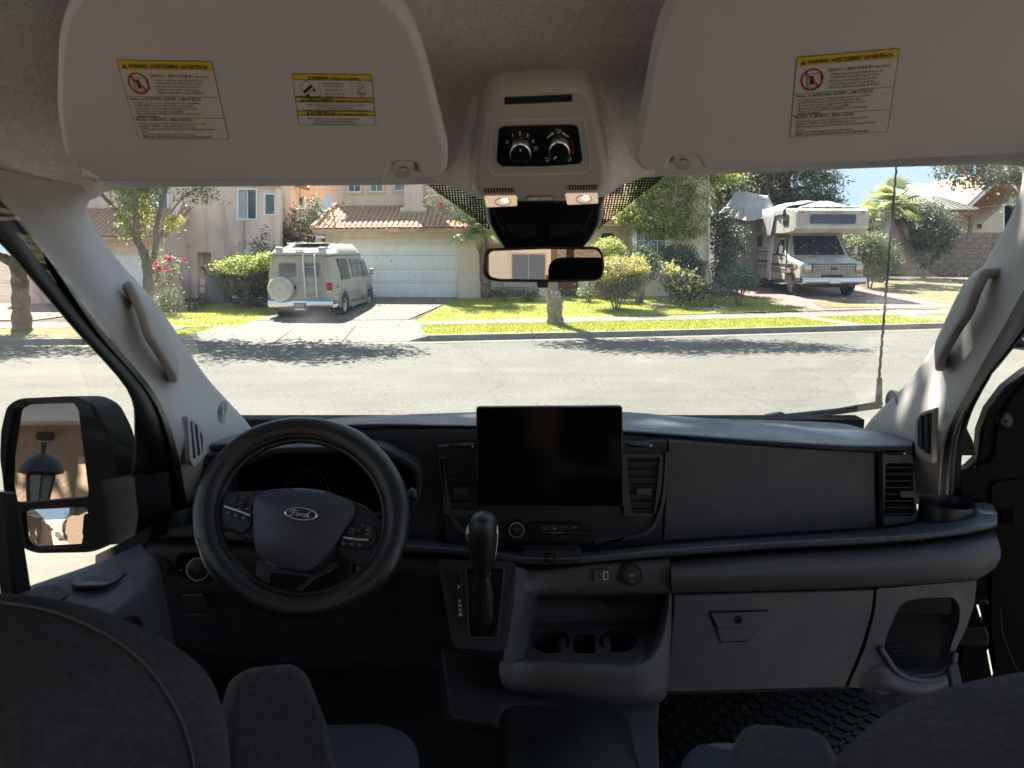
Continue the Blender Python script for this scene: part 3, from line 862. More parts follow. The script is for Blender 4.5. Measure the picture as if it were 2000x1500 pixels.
# cream wall right of the mirror
plate('wall', [(1150, 640), (1250, 640), (1250, 432), (1150, 432)], YP(YR), M('stucco_cream'), hB, thick=.3, smooth=False)
plate('recess', [(1176, 455), (1198, 455), (1198, 476), (1170, 476)], YP(YR), M('black_plain'), hB, thick=.02, off=.02, smooth=False)
plate('downpipe', [(1209, 440), (1212, 440), (1212, 600), (1209, 600)], YP(YR), M('stucco_trim'), hB, thick=.05, off=.05, smooth=False)
eL2, eR2 = P(930, 434, YR - .8), P(1262, 430, YR - .8)
tile_roof(hB, eL2, eR2, eR2 + Vector((0, 3, 1.5)), eL2 + Vector((0, 3, 1.5)), 5, 30, r=.06)
plate('fascia', [(930, 435), (1262, 431), (1262, 440), (930, 444)], YP(YR - .75), M('stucco_cream'), hB, thick=.1, smooth=False)
MB().b2((P(930, 400, YR + 2.2).x, YR + 2.2, 3.5), (P(1262, 400, YR + 2.2).x, YR + 8, 5.7)).build('wall', M('stucco_upper'), hB)
# wing towards the motorhome
YV = 28.6
wl = (1240, 442, 1302, 500)
wall_with('wall', [(1238, 640), (1386, 640), (1386, 310), (1238, 310)], YV, M('stucco_cream'), hB, holes=[wH(wl)], thick=.3)
MB().b2((P(1238, 500, YV).x, YV + .31, 0), (P(1386, 500, YV).x, YV + 9, 5.75)).build('wall', M('stucco_cream'), hB)
window(hB, *wl, YV, frame=3, mull=[1258, 1266, 1284], trans=[470])
plate('corner_base', [(1376, 526), (1389, 530), (1389, 640), (1374, 640)], YP(YV), M('stucco_cream'), hB, thick=.2, off=.1, smooth=False, bevel=.03)
MB().tube([P(1384, 260, YV - .08), P(1384, 524, YV - .08), P(1389, 532, YV - .16), P(1390, 553, YV - .16)], .035, 8).build('downpipe', M('stucco_cream'), hB, smooth=40)
a, c = P(1232, 300, YV), P(1392, 300, YV)
MB().ext([(a.x, YV - .3, 5.75), (c.x + .3, YV - .3, 5.75), (c.x - 1, YV + 4, 6.9), (a.x, YV + 4, 6.9)], (0, 0, .15)).build('roof', M('tile_clay'), hB)
# house number on the pillar
Text(lambda x, y: YP(YB - .10).hit(x, y, .012)).line('5264', 912, 460, 6, align='c', bold=.03).build('house_number', M('black_plain'), hB)

# things fixed beside it that lift away
wl_ = empty('wall_lamp', P(631, 463, YB), 'small white floodlight on the wall left of the wide garage door', 'wall lamp')
MB().b2(P(620, 466, YB - .02), P(634, 460, YB - .25)).build('housing', M('window_white'), wl_, bevel=.02)
dome('lamp_shade', ell(631, 468, 3.2, 3.6, 14), YP(YB - .18), M('black_plain'), wl_, h=.06, back=.1)
ds = empty('satellite_dish', P(650, 420, YB + .4), 'round white satellite dish on the left edge of the tiled garage roof', 'satellite dish')
dc = P(641, 397, YB + .3); dn = Vector((-.55, -.75, .35)).normalized()
Rz = dn.to_track_quat('Z', 'Y').to_matrix().to_4x4()
MB().rev([(.0001, .0), (.12, .006), (.22, .025), (.33, .06), (.335, .07), (.22, .04), (.0001, .012)], Matrix.Translation(dc) @ Rz @ Matrix.Diagonal((.9, 1.0, 1, 1)), 28).build('reflector', M('window_white'), ds, smooth=60)
MB().tube([dc - dn * .02, dc - dn * .15, P(652, 424, YB + .6)], .03, 8).build('mast', M('dull_metal'), ds, smooth=True)
MB().tube([dc + Vector((0, 0, -.32)), dc + dn * .35 + Vector((0, 0, -.2))], .015, 6).build('feed_arm', M('dull_metal'), ds)

# ---- far right yellow gable house
hC = empty('house', P(1950, 455, 48), 'yellow gabled house above the block wall at far right', 'house')
YC = 48
plate('wall', [(1902, 560), (2150, 560), (2150, 480), (2060, 348), (2040, 330), (1902, 452)], YP(YC), M('stucco_yellow'), hC, thick=8, holes=[wH((1958, 398, 1988, 452))], smooth=False)
window(hC, 1958, 398, 1988, 452, YC, frame=3.5, trans=[425])
gA, gB, gC_ = P(1893, 410, YC - .6), P(1952, 348, YC - .6), P(2030, 420, YC - .6)
def slope(p, q, m, nm, t=.2, dy=9):
    MB().ext([p, q, q + Vector((0, dy, 0)), p + Vector((0, dy, 0))], (0, 0, t)).build(nm, M(m), hC)
slope(P(1886, 408, YC - .6), P(1958, 340, YC - .6), 'tile_clay', 'roof')
slope(P(1958, 340, YC - .6), P(2080, 440, YC - .6), 'tile_clay', 'roof')
MB().ext([P(1889, 411, YC - .63), P(1957, 348, YC - .63), P(1957, 341, YC - .63), P(1886, 407, YC - .63)], (0, .08, 0)).build('fascia', M('window_white'), hC)
MB().ext([P(1957, 348, YC - .63), P(2080, 448, YC - .63), P(2080, 441, YC - .63), P(1957, 341, YC - .63)], (0, .08, 0)).build('fascia', M('window_white'), hC)
b = plate('lantern', [(1908, 438), (1914, 438), (1914, 446), (1908, 446)], YP(YC), M('black_plain'), hC, thick=.2, off=.2, smooth=False)
# block wall of separate blocks
bw = empty('block_wall', P(1850, 530, 42), 'tan concrete block wall behind the round grey-green tree', 'wall')
YK = 42
x0, x1 = P(1600, 500, YK).x, P(2080, 500, YK).x
zt = P(1850, 456, YK).z; zb = 0.6
MB().b2((x0, YK + .03, zb), (x1, YK + .22, zt - .01)).build('mortar_core', M('mortar'), bw)
bw_me = None; nrow = 9; bh = (zt - zb) / nrow; bl = .76
blk = MB().box((0, 0, 0), (bl - .022, .24, bh - .022)).build('block', M('block_wall'), None, bevel=.008)
me = blk.data; bpy.data.objects.remove(blk)
n = 0
for r in range(nrow):
    x = x0 + (bl / 2 if r % 2 else 0)
    while x < x1:
        o = bpy.data.objects.new('block', me); link(o, bw)
        o.matrix_basis = Matrix.Translation((x + bl / 2, YK + .12 + random.uniform(-.006, .006), zb + bh * (r + .5)))
        x += bl; n += 1
MB().b2((x0, YK - .01, zt), (x1, YK + .25, zt + .05)).build('coping', M('block_wall'), bw)
# pergola with a ribbed metal roof
pg = empty('pergola', P(1880, 456, 45), 'wooden pergola with ribbed metal roof behind the block wall', 'pergola')
YG = 45
aL, aR, aT0, aT1 = P(1846, 412, YG), P(1911, 411, YG), P(1770, 384, YG + 3), P(1822, 384, YG + 3)
aL0 = P(1740, 412, YG)
MB().ext([aL0, aR, aT1, aT0], (0, 0, .06)).build('roof', M('roof_metal'), pg)
for k in range(15):
    t = k / 14; p, q = aL0.lerp(aR, t), aT0.lerp(aT1, t)
    MB().tube([p + Vector((0, 0, .09)), q + Vector((0, 0, .09))], .035, 5).build('rib', M('roof_metal'), pg)
MB().b2(P(1740, 414, YG), P(1908, 421, YG + .15)).build('beam', M('wood_post'), pg)
for u in (1752, 1900): MB().b2((P(u - 3, 420, YG).x, YG, .5), (P(u + 3, 420, YG).x, YG + .2, P(u, 421, YG).z)).build('post', M('wood_post'), pg)
MB().tube([P(1900, 438, YG + .1), P(1884, 420, YG + .1)], .07, 4).build('brace', M('wood_post'), pg)
# shared backdrop of roofs and distant trees is built with the trees
# ================================================================== VEHICLES OUTSIDE
def wheel(parent, c, r, w, axis=(1, 0, 0), dish=True):
    """tyre with a hub: wheel > hub"""
    A = Vector(axis).normalized()
    Mx = Matrix.Translation(Vector(c)) @ A.to_track_quat('Z', 'Y').to_matrix().to_4x4()
    t = MB().rev([(r * .6, -w / 2), (r * .86, -w / 2), (r * .97, -w * .4), (r, -w * .25), (r, w * .25), (r * .97, w * .4), (r * .86, w / 2), (r * .6, w / 2)], Mx, 28, closed=True).build('wheel', M('tyre'), parent, smooth=35)
    for s in (-1, 1):
        MB().rev([(.001, s * w * .52), (r * .16, s * w * .52), (r * .2, s * w * .36), (r * .42, s * w * .24), (r * .5, s * w * .4), (r * .61, s * w * .47), (r * .6, s * w * .3)], Mx, 24).build('hub', M('dull_metal'), t, smooth=40)
    return t
# ---------------- old conversion van on the driveway; origin under the rear bumper, y forward
gpos = G(581, 627)
vg = empty('camper_van', (gpos.x, gpos.y + .55, gpos.z), 'beige old camper van parked on the driveway, spare tyre on its back', 'van', rz=R(-3), local=True)
vg.scale = (1.09, 1.09, 1.09)
VW = .93    # half width
def prof(hw, z0, zb, zs, zr, rt):
    return [(-hw * .93, z0), (-hw, z0 + .12), (-hw, zb), (-hw * .985, zs), (-hw * rt, zr - .04), (-hw * rt * .86, zr), (hw * rt * .86, zr), (hw * rt, zr - .04), (hw * .985, zs), (hw, zb), (hw, z0 + .12), (hw * .93, z0)]
st = [(0.0, prof(VW * .97, .42, .95, 1.25, 1.74, .86)), (.06, prof(VW, .40, .95, 1.25, 1.76, .88)), (1.2, prof(VW, .38, .95, 1.25, 1.78, .88)), (3.1, prof(VW, .38, .95, 1.25, 1.78, .88)),
      (3.55, prof(VW, .38, .95, 1.22, 1.70, .84)), (4.1, prof(VW * .99, .38, .95, 1.13, 1.16, .95)), (4.55, prof(VW * .95, .40, .90, 1.02, 1.05, .93)), (4.72, prof(VW * .9, .44, .86, .94, .97, .92))]
b = MB().grid([[(x, y, z) for x, z in p] for y, p in st], close=True)
n = 12; b.F.append(tuple(range(n))); L = len(b.V); b.F.append(tuple(range(L - n, L))[::-1])
b.build('body', M('van_body'), vg, smooth=30)
# raised fibreglass roof with step and moulding
def cap(y, hw, z0, z1, in_): return [(-hw, y, z0), (-hw * 1.0, y, z0 + .06), (-hw * (1 - in_), y, z1 - .03), (-hw * (1 - in_) * .93, y, z1), (hw * (1 - in_) * .93, y, z1), (hw * (1 - in_), y, z1 - .03), (hw, y, z0 + .06), (hw, y, z0)]
rs = [cap(.0, .80, 1.74, 1.84, .04), cap(.10, .81, 1.74, 1.94, .10), cap(.75, .82, 1.76, 1.98, .12), cap(1.15, .82, 1.76, 2.07, .14), cap(2.9, .82, 1.76, 2.09, .14), cap(3.3, .80, 1.76, 1.93, .12), cap(3.6, .76, 1.70, 1.74, .1)]
b = MB().grid(rs, close=True); b.F.append(tuple(range(8))); L = len(b.V); b.F.append(tuple(range(L - 8, L))[::-1])
b.build('raised_roof', M('van_top'), vg, smooth=30)
b = MB()
for s in (-1, 1): b.box((s * .60, .55, 1.955), (.20, .95, .06))
b.box((0, .05, 1.86), (.95, .03, .05)); b.build('roof_rail', M('van_top'), vg, bevel=.02)
MB().b2((-.12, -.004, 1.885), (.12, .04, 1.915)).build('brake_light', M('red_lens'), vg)
MB().box((0, 1.6, 2.09), (1.05, 2.2, .02)).build('roof_panel', M('van_top'), vg, bevel=.008)
b = MB()
for s in (-1, 1): b.box((s * .815, 1.7, 1.765), (.03, 3.3, .035))
b.box((0, -.012, 1.755), (1.62, .03, .035)); b.build('moulding', M('van_lower'), vg)
# rear face: doors, windows, lights
def rp(name, x0, x1, z0, z1, m, d=.012, par=vg, y=-.0, r=.03):
    pts = rpoly([(x0, z0), (x1, z0), (x1, z1), (x0, z1)], r, 3)
    return MB().ext([(x, y - d, z) for x, z in pts], (0, d + .02, 0)).build(name, M(m), par, smooth=30)
for x0, x1 in ((-.70, -.02), (.02, .66)):
    d = rp('rear_door', x0, x1, .50, 1.68, 'van_body', .012, r=.06)
    f = rp('window_frame', x0 + .10, x1 - .08, 1.16, 1.56, 'van_lower', .018, d, r=.05)
    rp('pane', x0 + .13, x1 - .11, 1.19, 1.53, 'house_glass', .024, d, r=.04)
MB().b2((-.93, -.016, .985), (.93, .0, 1.0)).build('seam', M('van_lower'), vg)
for s in (-1, 1):
    t = rp('tail_light', s * .80 - .075, s * .80 + .075, .80, 1.02, 'red_lens', .03, r=.01)
    rp('reverse_lens', s * .80 - .07, s * .80 + .07, .74, .80, 'lamp_lens', .028, t, r=.005)
MB().box((VW + .003, .32, .90), (.012, .09, .09)).build('side_marker', M('red_lens'), vg, bevel=.01)
# spare tyre in its cover on the left door
Mx = Matrix.Translation((-.52, -.03, .84)) @ Matrix.Rotation(R(90), 4, 'X')
sp = MB().rev([(.33, .0), (.35, .02), (.355, .17), (.33, .21), (.29, .218), (.001, .222)], Mx, 36).build('spare_wheel_cover', M('van_top'), vg, smooth=35)
MB().rev([(.20, .218), (.205, .226), (.215, .226), (.22, .218)], Mx, 30).build('cover_ring', M('van_body'), sp, smooth=35)
MB().rev([(.001, .24), (.035, .24), (.04, .222)], Mx, 14).build('cover_cap', M('dull_metal'), sp)
tt = Text(lambda x, y: Vector((-.52 + x, -.255, .84 - y)))
for i, ch in enumerate('BROUGHAM'):
    a = -90 - 78 + i * 156 / 7
    tt.line(ch, .262 * math.cos(R(a)), .262 * math.sin(R(a)), .05, align='c', ang=a + 90, bold=.02)
tt.build('lettering', M('van_lower'), sp)
MB().box((-.16, -.03, .88), (.06, .05, .1)).build('tyre_bracket', M('black_plain'), vg)
# ladder
b = MB()
for x in (.12, .44): b.tube([(x, .05, 1.80), (x, -.06, 1.76), (x, -.09, 1.70), (x + .02, -.08, .62), (x + .02, -.02, .58)], .019, 8)
b.build('ladder', M('window_white'), vg, smooth=50)
for z in (.70, .95, 1.2, 1.45): MB().cyl((.13, -.08, z), (.45, -.08, z), .011, n=8).build('rung', M('dull_metal'), vg)
# bumper, plate, hitch
b = MB(); rows = []
for x, y in ((-.95, .25), (-.96, -.02), (-.90, -.13), (0, -.15), (.90, -.13), (.96, -.02), (.95, .25)):
    rows.append([(x, y, .34), (x * 1.01, y - .02 * (abs(x) < .93), .38), (x * 1.01, y - .025 * (abs(x) < .93), .47), (x, y, .52), (x * .96, y + .05, .52), (x * .96, y + .05, .34)])
b.grid(rows, close=True); b.build('rear_bumper', M('chrome'), vg, smooth=40)
MB().b2((-.17, -.19, .33), (.17, -.17, .47)).build('number_plate', M('black_plain'), vg)
MB().b2((-.12, -.192, .38), (.12, -.19, .43)).build('plate_face', M('van_lower'), vg)
MB().b2((-.7, .2, .25), (.7, 4.2, .40)).build('chassis', M('black_plain'), vg)
MB().b2((-.16, -.16, .27), (.12, .02, .31)).build('hitch', M('window_white'), vg)
# side: big windows, mirror, flares, running board, stripe
for s in (-1, 1):
    def sp_(name, ys, m, d=.012, par=vg, r=.04, s=s):
        """panel on the side: (y, z) corners"""
        pts = rpoly(ys, r, 3)
        def X(z): return VW * (1 - .0) if z < .95 else VW * (1 - .015 * (z - .95) / .3) if z < 1.25 else VW * (.985 - (.985 - .88) * (z - 1.25) / .49)
        return MB().add([(s * (X(z) + d), y, z) for y, z in pts] + [(s * (X(z) - .02), y, z) for y, z in pts],
                        [tuple(range(len(pts))), tuple(range(len(pts), 2 * len(pts)))[::-1]] + [(i, (i + 1) % len(pts), len(pts) + (i + 1) % len(pts), len(pts) + i) for i in range(len(pts))]).build(name, M(m), par, smooth=30)
    sp_('side_window', [(.72, 1.08), (1.62, 1.06), (1.55, 1.66), (.62, 1.66)], 'dark_glass', .03)
    sp_('window_bar', [(1.14, 1.07), (1.17, 1.07), (1.17, 1.27), (1.14, 1.27)], 'van_lower', .036, r=0)
    sp_('side_window', [(1.95, 1.10), (2.45, 1.10), (2.42, 1.64), (1.88, 1.64)], 'house_glass', .03)
    sp_('side_window', [(2.58, 1.10), (2.98, 1.10), (2.95, 1.64), (2.54, 1.64)], 'house_glass', .03)
    dr_ = sp_('front_door', [(3.0, .52), (3.95, .52), (3.95, 1.06), (3.55, 1.62), (3.02, 1.66)], 'van_body', .02)
    sp_('pane', [(3.10, 1.08), (3.86, 1.06), (3.56, 1.54), (3.12, 1.58)], 'house_glass', .035, dr_)
    sp_('handle', [(3.08, .98), (3.22, .98), (3.22, 1.02), (3.08, 1.02)], 'chrome', .04, dr_, r=.01)
    for y0 in (.56, 1.8, 2.97): sp_('seam', [(y0, .45), (y0 + .015, .45), (y0 + .015, 1.68), (y0, 1.68)], 'van_lower', .006, r=0)
    sp_('stripe', [(.1, .66), (4.4, .62), (4.4, .655), (.1, .70)], 'van_lower', .006, r=0)
    sp_('stripe', [(.1, .56), (4.4, .52), (4.4, .535), (.1, .575)], 'van_lower', .006, r=0)
    for yc in (.88, 3.78):
        arch = [(yc + .42 * math.cos(R(a)), .34 + .42 * math.sin(R(a))) for a in range(0, 181, 12)]
        sp_('wheel_well', arch, 'black_plain', .004, r=0)
        rows = [[(s * (VW + e), yc + q * math.cos(R(a)), .34 + q * math.sin(R(a))) for a in range(-8, 189, 12)] for q, e in ((.40, .0), (.40, .05), (.47, .045), (.50, .0))]
        MB().grid(rows).build('wheel_flare', M('van_lower'), vg, smooth=40)
        wheel(vg, (s * (VW - .08), yc, .34), .34, .22)
    rb = MB(); rb.ext([(s * (VW + .02), 1.35, .26), (s * (VW + .12), 1.40, .28), (s * (VW + .12), 1.40, .35), (s * (VW - .03), 1.35, .38)], (0, 1.95, 0)); rb.build('running_board', M('van_lower'), vg)
    mr = MB().box((s * (VW + .16), 3.62, 1.22), (.14, .07, .20)).build('side_mirror', M('van_body'), vg, bevel=.03)
    MB().cyl((s * (VW - .03), 3.66, 1.14), (s * (VW + .12), 3.62, 1.17), .018, n=8).build('mirror_arm', M('van_lower'), mr)
ws = MB().add([(-.72, 4.02, 1.20), (.72, 4.02, 1.20), (.66, 3.60, 1.68), (-.66, 3.60, 1.68)], [(0, 1, 2, 3)]).build('windshield', M('house_glass'), vg)
MB().b2((-.92, 4.66, .36), (.92, 4.86, .50)).build('front_bumper', M('chrome'), vg, bevel=.03)

# ---------------- motorhome; origin under the front bumper, y runs back along it
rpos = G(1611, 579)
rv = empty('motorhome', (rpos.x, rpos.y - .6, rpos.z + .0), 'beige over-cab motorhome on the brick drive, its rear half under grey covers', 'motorhome', rz=R(3), local=True)
rv.scale = (1.06, 1.06, 1.06)
rv.rotation_euler[0] = R(0.8)
def sect(y, hw, z0, z1, rr=.08, ti=0.0): return [(-hw + rr, y, z0), (-hw, y, z0 + rr), (-hw + ti, y, z1 - rr), (-hw + rr + ti, y, z1), (hw - rr - ti, y, z1), (hw - ti, y, z1 - rr), (hw, y, z0 + rr), (hw - rr, y, z0)]
def closed_loft(name, secs, m, par=rv, sm=30, **k):
    n = len(secs[0]); b = MB().grid(secs, close=True); b.F.append(tuple(range(n))); L = len(b.V); b.F.append(tuple(range(L - n, L))[::-1])
    return b.build(name, M(m), par, smooth=sm, **k)
# cab nose, hood, cab
closed_loft('cab', [sect(.08, 1.16, .62, 1.18, .07), sect(.14, 1.21, .56, 1.27, .08), sect(.9, 1.24, .52, 1.42, .10), sect(1.25, 1.25, .50, 1.50, .1), sect(1.8, 1.24, .50, 2.32, .14, .22), sect(3.2, 1.25, .50, 2.36, .12, .12)], 'rv_body')
hood = MB().add([(-.98, .2, 1.285), (.98, .2, 1.285), (1.06, 1.2, 1.52), (-1.06, 1.2, 1.52), (0, .14, 1.27), (0, 1.2, 1.55)], [(0, 4, 5, 3), (4, 1, 2, 5)]).build('hood', M('rv_body'), rv)
MB().b2((-.95, .02, 1.255), (.95, .12, 1.262)).build('hood_seam', M('van_lower'), rv)
# windshield and side glass
pl = [(-1.0, 1.22, 1.56), (1.0, 1.22, 1.56), (.88, 1.76, 2.27), (-.88, 1.76, 2.27)]
MB().ext(pl, (0, -.025, .01)).build('windshield', M('dark_glass'), rv)
MB().add([(-1.09, 1.16, 1.50), (1.09, 1.16, 1.50), (1.0, 1.80, 2.34), (-1.0, 1.80, 2.34), (-1.02, 1.195, 1.545), (1.02, 1.195, 1.545), (.90, 1.76, 2.285), (-.90, 1.76, 2.285)],
         [(0, 1, 5, 4), (1, 2, 6, 5), (2, 3, 7, 6), (3, 0, 4, 7)]).build('windshield_frame', M('rv_body'), rv)
for x in (-.5, .35): MB().tube([(x, 1.20, 1.58), (x + .5, 1.28, 1.66)], .012, 5).build('wiper', M('black_plain'), rv)
for s in (-1, 1):
    d = MB().add([(s * 1.262, 1.35, .60), (s * 1.262, 2.45, .60), (s * 1.262, 2.45, 1.52), (s * 1.17, 2.42, 2.20), (s * 1.13, 1.85, 2.20), (s * 1.262, 1.35, 1.52)], [(0, 1, 2, 5), (5, 2, 3, 4)]).build('cab_door', M('rv_body'), rv)
    MB().add([(s * 1.262, 1.52, 1.56), (s * 1.262, 2.36, 1.56), (s * 1.18, 2.34, 2.12), (s * 1.17, 1.86, 2.12)], [(0, 1, 2, 3)]).build('pane', M('dark_glass'), d)
    m_ = MB().box((s * 1.50, 1.35, 1.75), (.16, .05, .30)).build('side_mirror', M('dull_metal'), rv, bevel=.02)
    MB().tube([(s * 1.25, 1.5, 1.55), (s * 1.45, 1.35, 1.62), (s * 1.5, 1.35, 1.65)], .015, 6).build('mirror_arm', M('dull_metal'), m_)
    # headlight with amber lens below
    h = MB().b2((s * .99 - .15, .0, .92), (s * .99 + .15, .12, 1.21)).build('headlight', M('van_lower'), rv, bevel=.01)
    MB().b2((s * .99 - .13, -.012, 1.02), (s * .99 + .13, .05, 1.19)).build('lens', M('lamp_lens'), h, bevel=.01)
    MB().b2((s * .99 - .13, -.014, .93), (s * .99 + .13, .05, 1.01)).build('indicator', M('amber_lens'), h, bevel=.008)
    MB().box((s * 1.243, .50, 1.18), (.015, .12, .08)).build('side_marker', M('amber_lens'), rv)
    wheel(rv, (s * 1.08, .95, .40), .40, .26)
    wheel(rv, (s * 1.06, 5.0, .40), .40, .30)
    arch = [(s * 1.252, .95 + .50 * math.cos(R(a)), .42 + .50 * math.sin(R(a))) for a in range(0, 181, 12)]
    MB().ext(arch, (-s * .25, 0, 0)).build('wheel_well', M('black_plain'), rv)
# grille: frame, bars
gr_ = MB().b2((-.80, .0, .92), (.80, .1, 1.21)).build('grille', M('van_lower'), rv)
for k in range(5): MB().b2((-.79, -.03, .935 + k * .062), (.79, .0, .953 + k * .062)).build('bar', M('dull_metal'), gr_)
for k in range(14): MB().b2((-.785 + k * .12, -.026, .93), (-.772 + k * .12, .0, 1.2)).build('bar', M('dull_metal'), gr_)
Mx = Matrix.Translation((0, -.03, 1.07)) @ Matrix.Rotation(R(90), 4, 'X') @ Matrix.Diagonal((1, .45, 1, 1))
MB().rev([(.001, .02), (.12, .02), (.13, 0)], Mx, 20).build('badge', M('van_stripe'), gr_)
bp = MB(); rows = []
for x, y in ((-1.28, .45), (-1.30, .05), (-1.22, -.10), (0, -.16), (1.22, -.10), (1.30, .05), (1.28, .45)):
    rows.append([(x, y, .50), (x, y - .03, .54), (x, y - .03, .68), (x, y, .73), (x * .96, y + .06, .73), (x * .96, y + .06, .50)])
bp.grid(rows, close=True).build('front_bumper', M('chrome'), rv, smooth=40)
MB().b2((-.20, -.21, .54), (.20, -.18, .69)).build('number_plate', M('window_white'), rv)
MB().b2((-.42, .06, .76), (.42, .09, .84)).build('air_intake', M('black_plain'), rv)
MB().b2((-1.0, .3, .35), (1.0, 7.0, .60)).build('chassis', M('black_plain'), rv)
# house body behind the cab with stripes, and the over-cab
closed_loft('house_body', [sect(2.75, 1.42, .55, 3.05, .06), sect(8.2, 1.42, .55, 3.05, .06)], 'rv_body')
closed_loft('over_cab', [sect(.42, 1.40, 2.52, 3.20, .05), sect(.55, 1.42, 2.40, 3.28, .05), sect(1.3, 1.43, 2.34, 3.32, .05), sect(3.0, 1.43, 2.34, 3.32, .05)], 'rv_body')
MB().add([(-1.38, .41, 2.60), (1.38, .41, 2.60), (1.38, .53, 2.41), (-1.38, .53, 2.41)], [(0, 1, 2, 3)]).build('over_cab_chin', M('rv_body'), rv)
MB().b2((-1.41, .395, 2.585), (1.41, .43, 2.61)).build('moulding', M('window_white'), rv, bevel=.006)
wd = MB().ext([(x, .405, z) for x, z in rpoly([(-.86, 2.72), (.88, 2.72), (.88, 3.06), (-.86, 3.06)], .07, 4)], (0, -.03, 0)).build('front_window', M('rv_window'), rv)
MB().ext([(-1.437, y, z) for y, z in rpoly([(1.0, 2.68), (1.45, 2.68), (1.45, 3.08), (1.0, 3.08)], .05, 3)], (-.02, 0, 0)).build('side_window', M('dark_glass'), rv)
for x in (-1.15, -.22, 0, .22, 1.15): MB().box((x, .40, 3.14), (.10, .03, .035)).build('marker_lamp', M('amber_lens' if abs(x) < 1 else 'red_lens'), rv, bevel=.008)
for z, h_, mm in ((1.62, .05, 'van_stripe'), (1.50, .025, 'van_lower'), (1.22, .09, 'van_stripe'), (1.08, .03, 'van_stripe'), (.98, .06, 'van_lower')):
    MB().b2((-1.428, 2.75, z), (-1.42, 8.2, z + h_)).build('stripe', M(mm), rv)
    MB().b2((-1.272, .6 if z < 1.3 else 1.5, z - .1), (-1.262, 2.75, z - .1 + h_)).build('stripe', M(mm), rv)
MB().ext([(-1.421, y, z) for y, z in rpoly([(3.4, 1.85), (4.3, 1.85), (4.3, 2.3), (3.4, 2.3)], .05, 3)], (-.02, 0, 0)).build('side_window', M('dark_glass'), rv)
MB().ext([(-1.421, y, z) for y, z in rpoly([(5.0, .75), (5.75, .75), (5.75, 2.5), (5.0, 2.5)], .05, 3)], (-.015, 0, 0)).build('entry_door', M('van_lower'), rv)
MB().b2((-1.45, 1.1, .42), (-1.15, 1.9, .47)).build('step', M('dull_metal'), rv)
MB().b2((-1.30, 2.7, .5), (-1.24, 2.8, 2.3)).build('drain_channel', M('window_white'), rv)
# cloth cover thrown over the top, hanging down the near side
rng = random.Random(4)
rows = []
ys = [1.35 + .17 * i for i in range(40)]
for y in ys:
    row = []
    k = (y - 1.35)
    drop = 2.35 - .2 * math.sin(k * 1.3) if y > 2.2 else 3.05 - .0 * k
    drop = 3.05 + (drop - 3.05) * min(1, max(0, (y - 1.35) / .9))
    if y > 3.2: drop = 2.35 + .35 * min(1, (y - 3.2) / 1.0)
    hump = 3.42 + .22 * math.exp(-((y - 2.4) / 1.2) ** 2) + .05 * math.sin(y * 5)
    for j in range(17):
        t = j / 16
        if t < .35:
            q = t / .35; x = -1.47 - .05 * math.sin(y * 14 + q * 2) * (1 - q) - .03 * (1 - q); z = drop + (3.30 - drop) * q
        else:
            q = (t - .35) / .65; x = -1.47 + 2.95 * q; z = 3.33 + (hump - 3.33) * math.sin(math.pi * min(1, q * 1.05)) ** .8 + .03 * math.sin(x * 7 + y * 3)
        row.append((x, y, z))
    rows.append(row)
tp = MB().grid(rows).build('cover', M('tarp'), rv, smooth=True, recalc=False, label='crumpled grey cloth cover draped over the roof and near side')
md = tp.modifiers.new('s', 'SOLIDIFY'); md.thickness = .012
# front lip of the cover over the over-cab
rows = []
for i in range(8):
    y = .75 + .09 * i
    rows.append([(-1.0 + 2.2 * j / 14, y, 3.335 + .26 * math.sin(math.pi * j / 14) * (i / 7) + .015 * math.sin(j * 2.3 + i)) for j in range(15)])
tp = MB().grid(rows).build('cover', M('tarp'), rv, smooth=True, recalc=False)
tp.modifiers.new('s', 'SOLIDIFY').thickness = .012
# ---------------- tall thing under a second cover behind the motorhome
c2 = empty('covered_vehicle', P(1450, 470, 33.5), 'tall vehicle hidden under a pointed grey tarpaulin behind the motorhome', 'vehicle')
pk = P(1447, 373, 33.4)
ring0 = [P(1436, 374, 32.9), P(1458, 374, 32.9), P(1500, 384, 33.6), P(1500, 382, 35), P(1446, 376, 35), P(1436, 376, 34)]
ring1 = [P(1403, 420, 32.2), P(1462, 432, 32.0), P(1520, 420, 32.4), P(1530, 420, 36), P(1450, 410, 36.4), P(1405, 415, 35)]
def ringpt(rg, a):
    n = len(rg); f = (a % 1) * n; i = int(f); t = f - i
    return rg[i % n].lerp(rg[(i + 1) % n], t)
rows = []
for r_ in range(9):
    t = r_ / 8; row = []
    for k in range(72):
        a = k / 72
        p = ringpt(ring0, a).lerp(ringpt(ring1, a), t)
        cdir = Vector((p.x - pk.x, p.y - 34, 0)).normalized()
        p = p + cdir * .07 * t * math.sin(k * 1.9) + Vector((0, 0, -.25 * math.sin(math.pi * t) * .5))
        row.append(p)
    rows.append(row)
b = MB().grid(rows, close=True); b.F.append(tuple(range(72)))
b.build('tarpaulin', M('tarp'), c2, smooth=50)
MB().b2((P(1408, 420, 33).x, 32.8, .9), (P(1520, 420, 33).x, 35, P(1450, 425, 33).z)).build('body', M('van_lower'), c2)
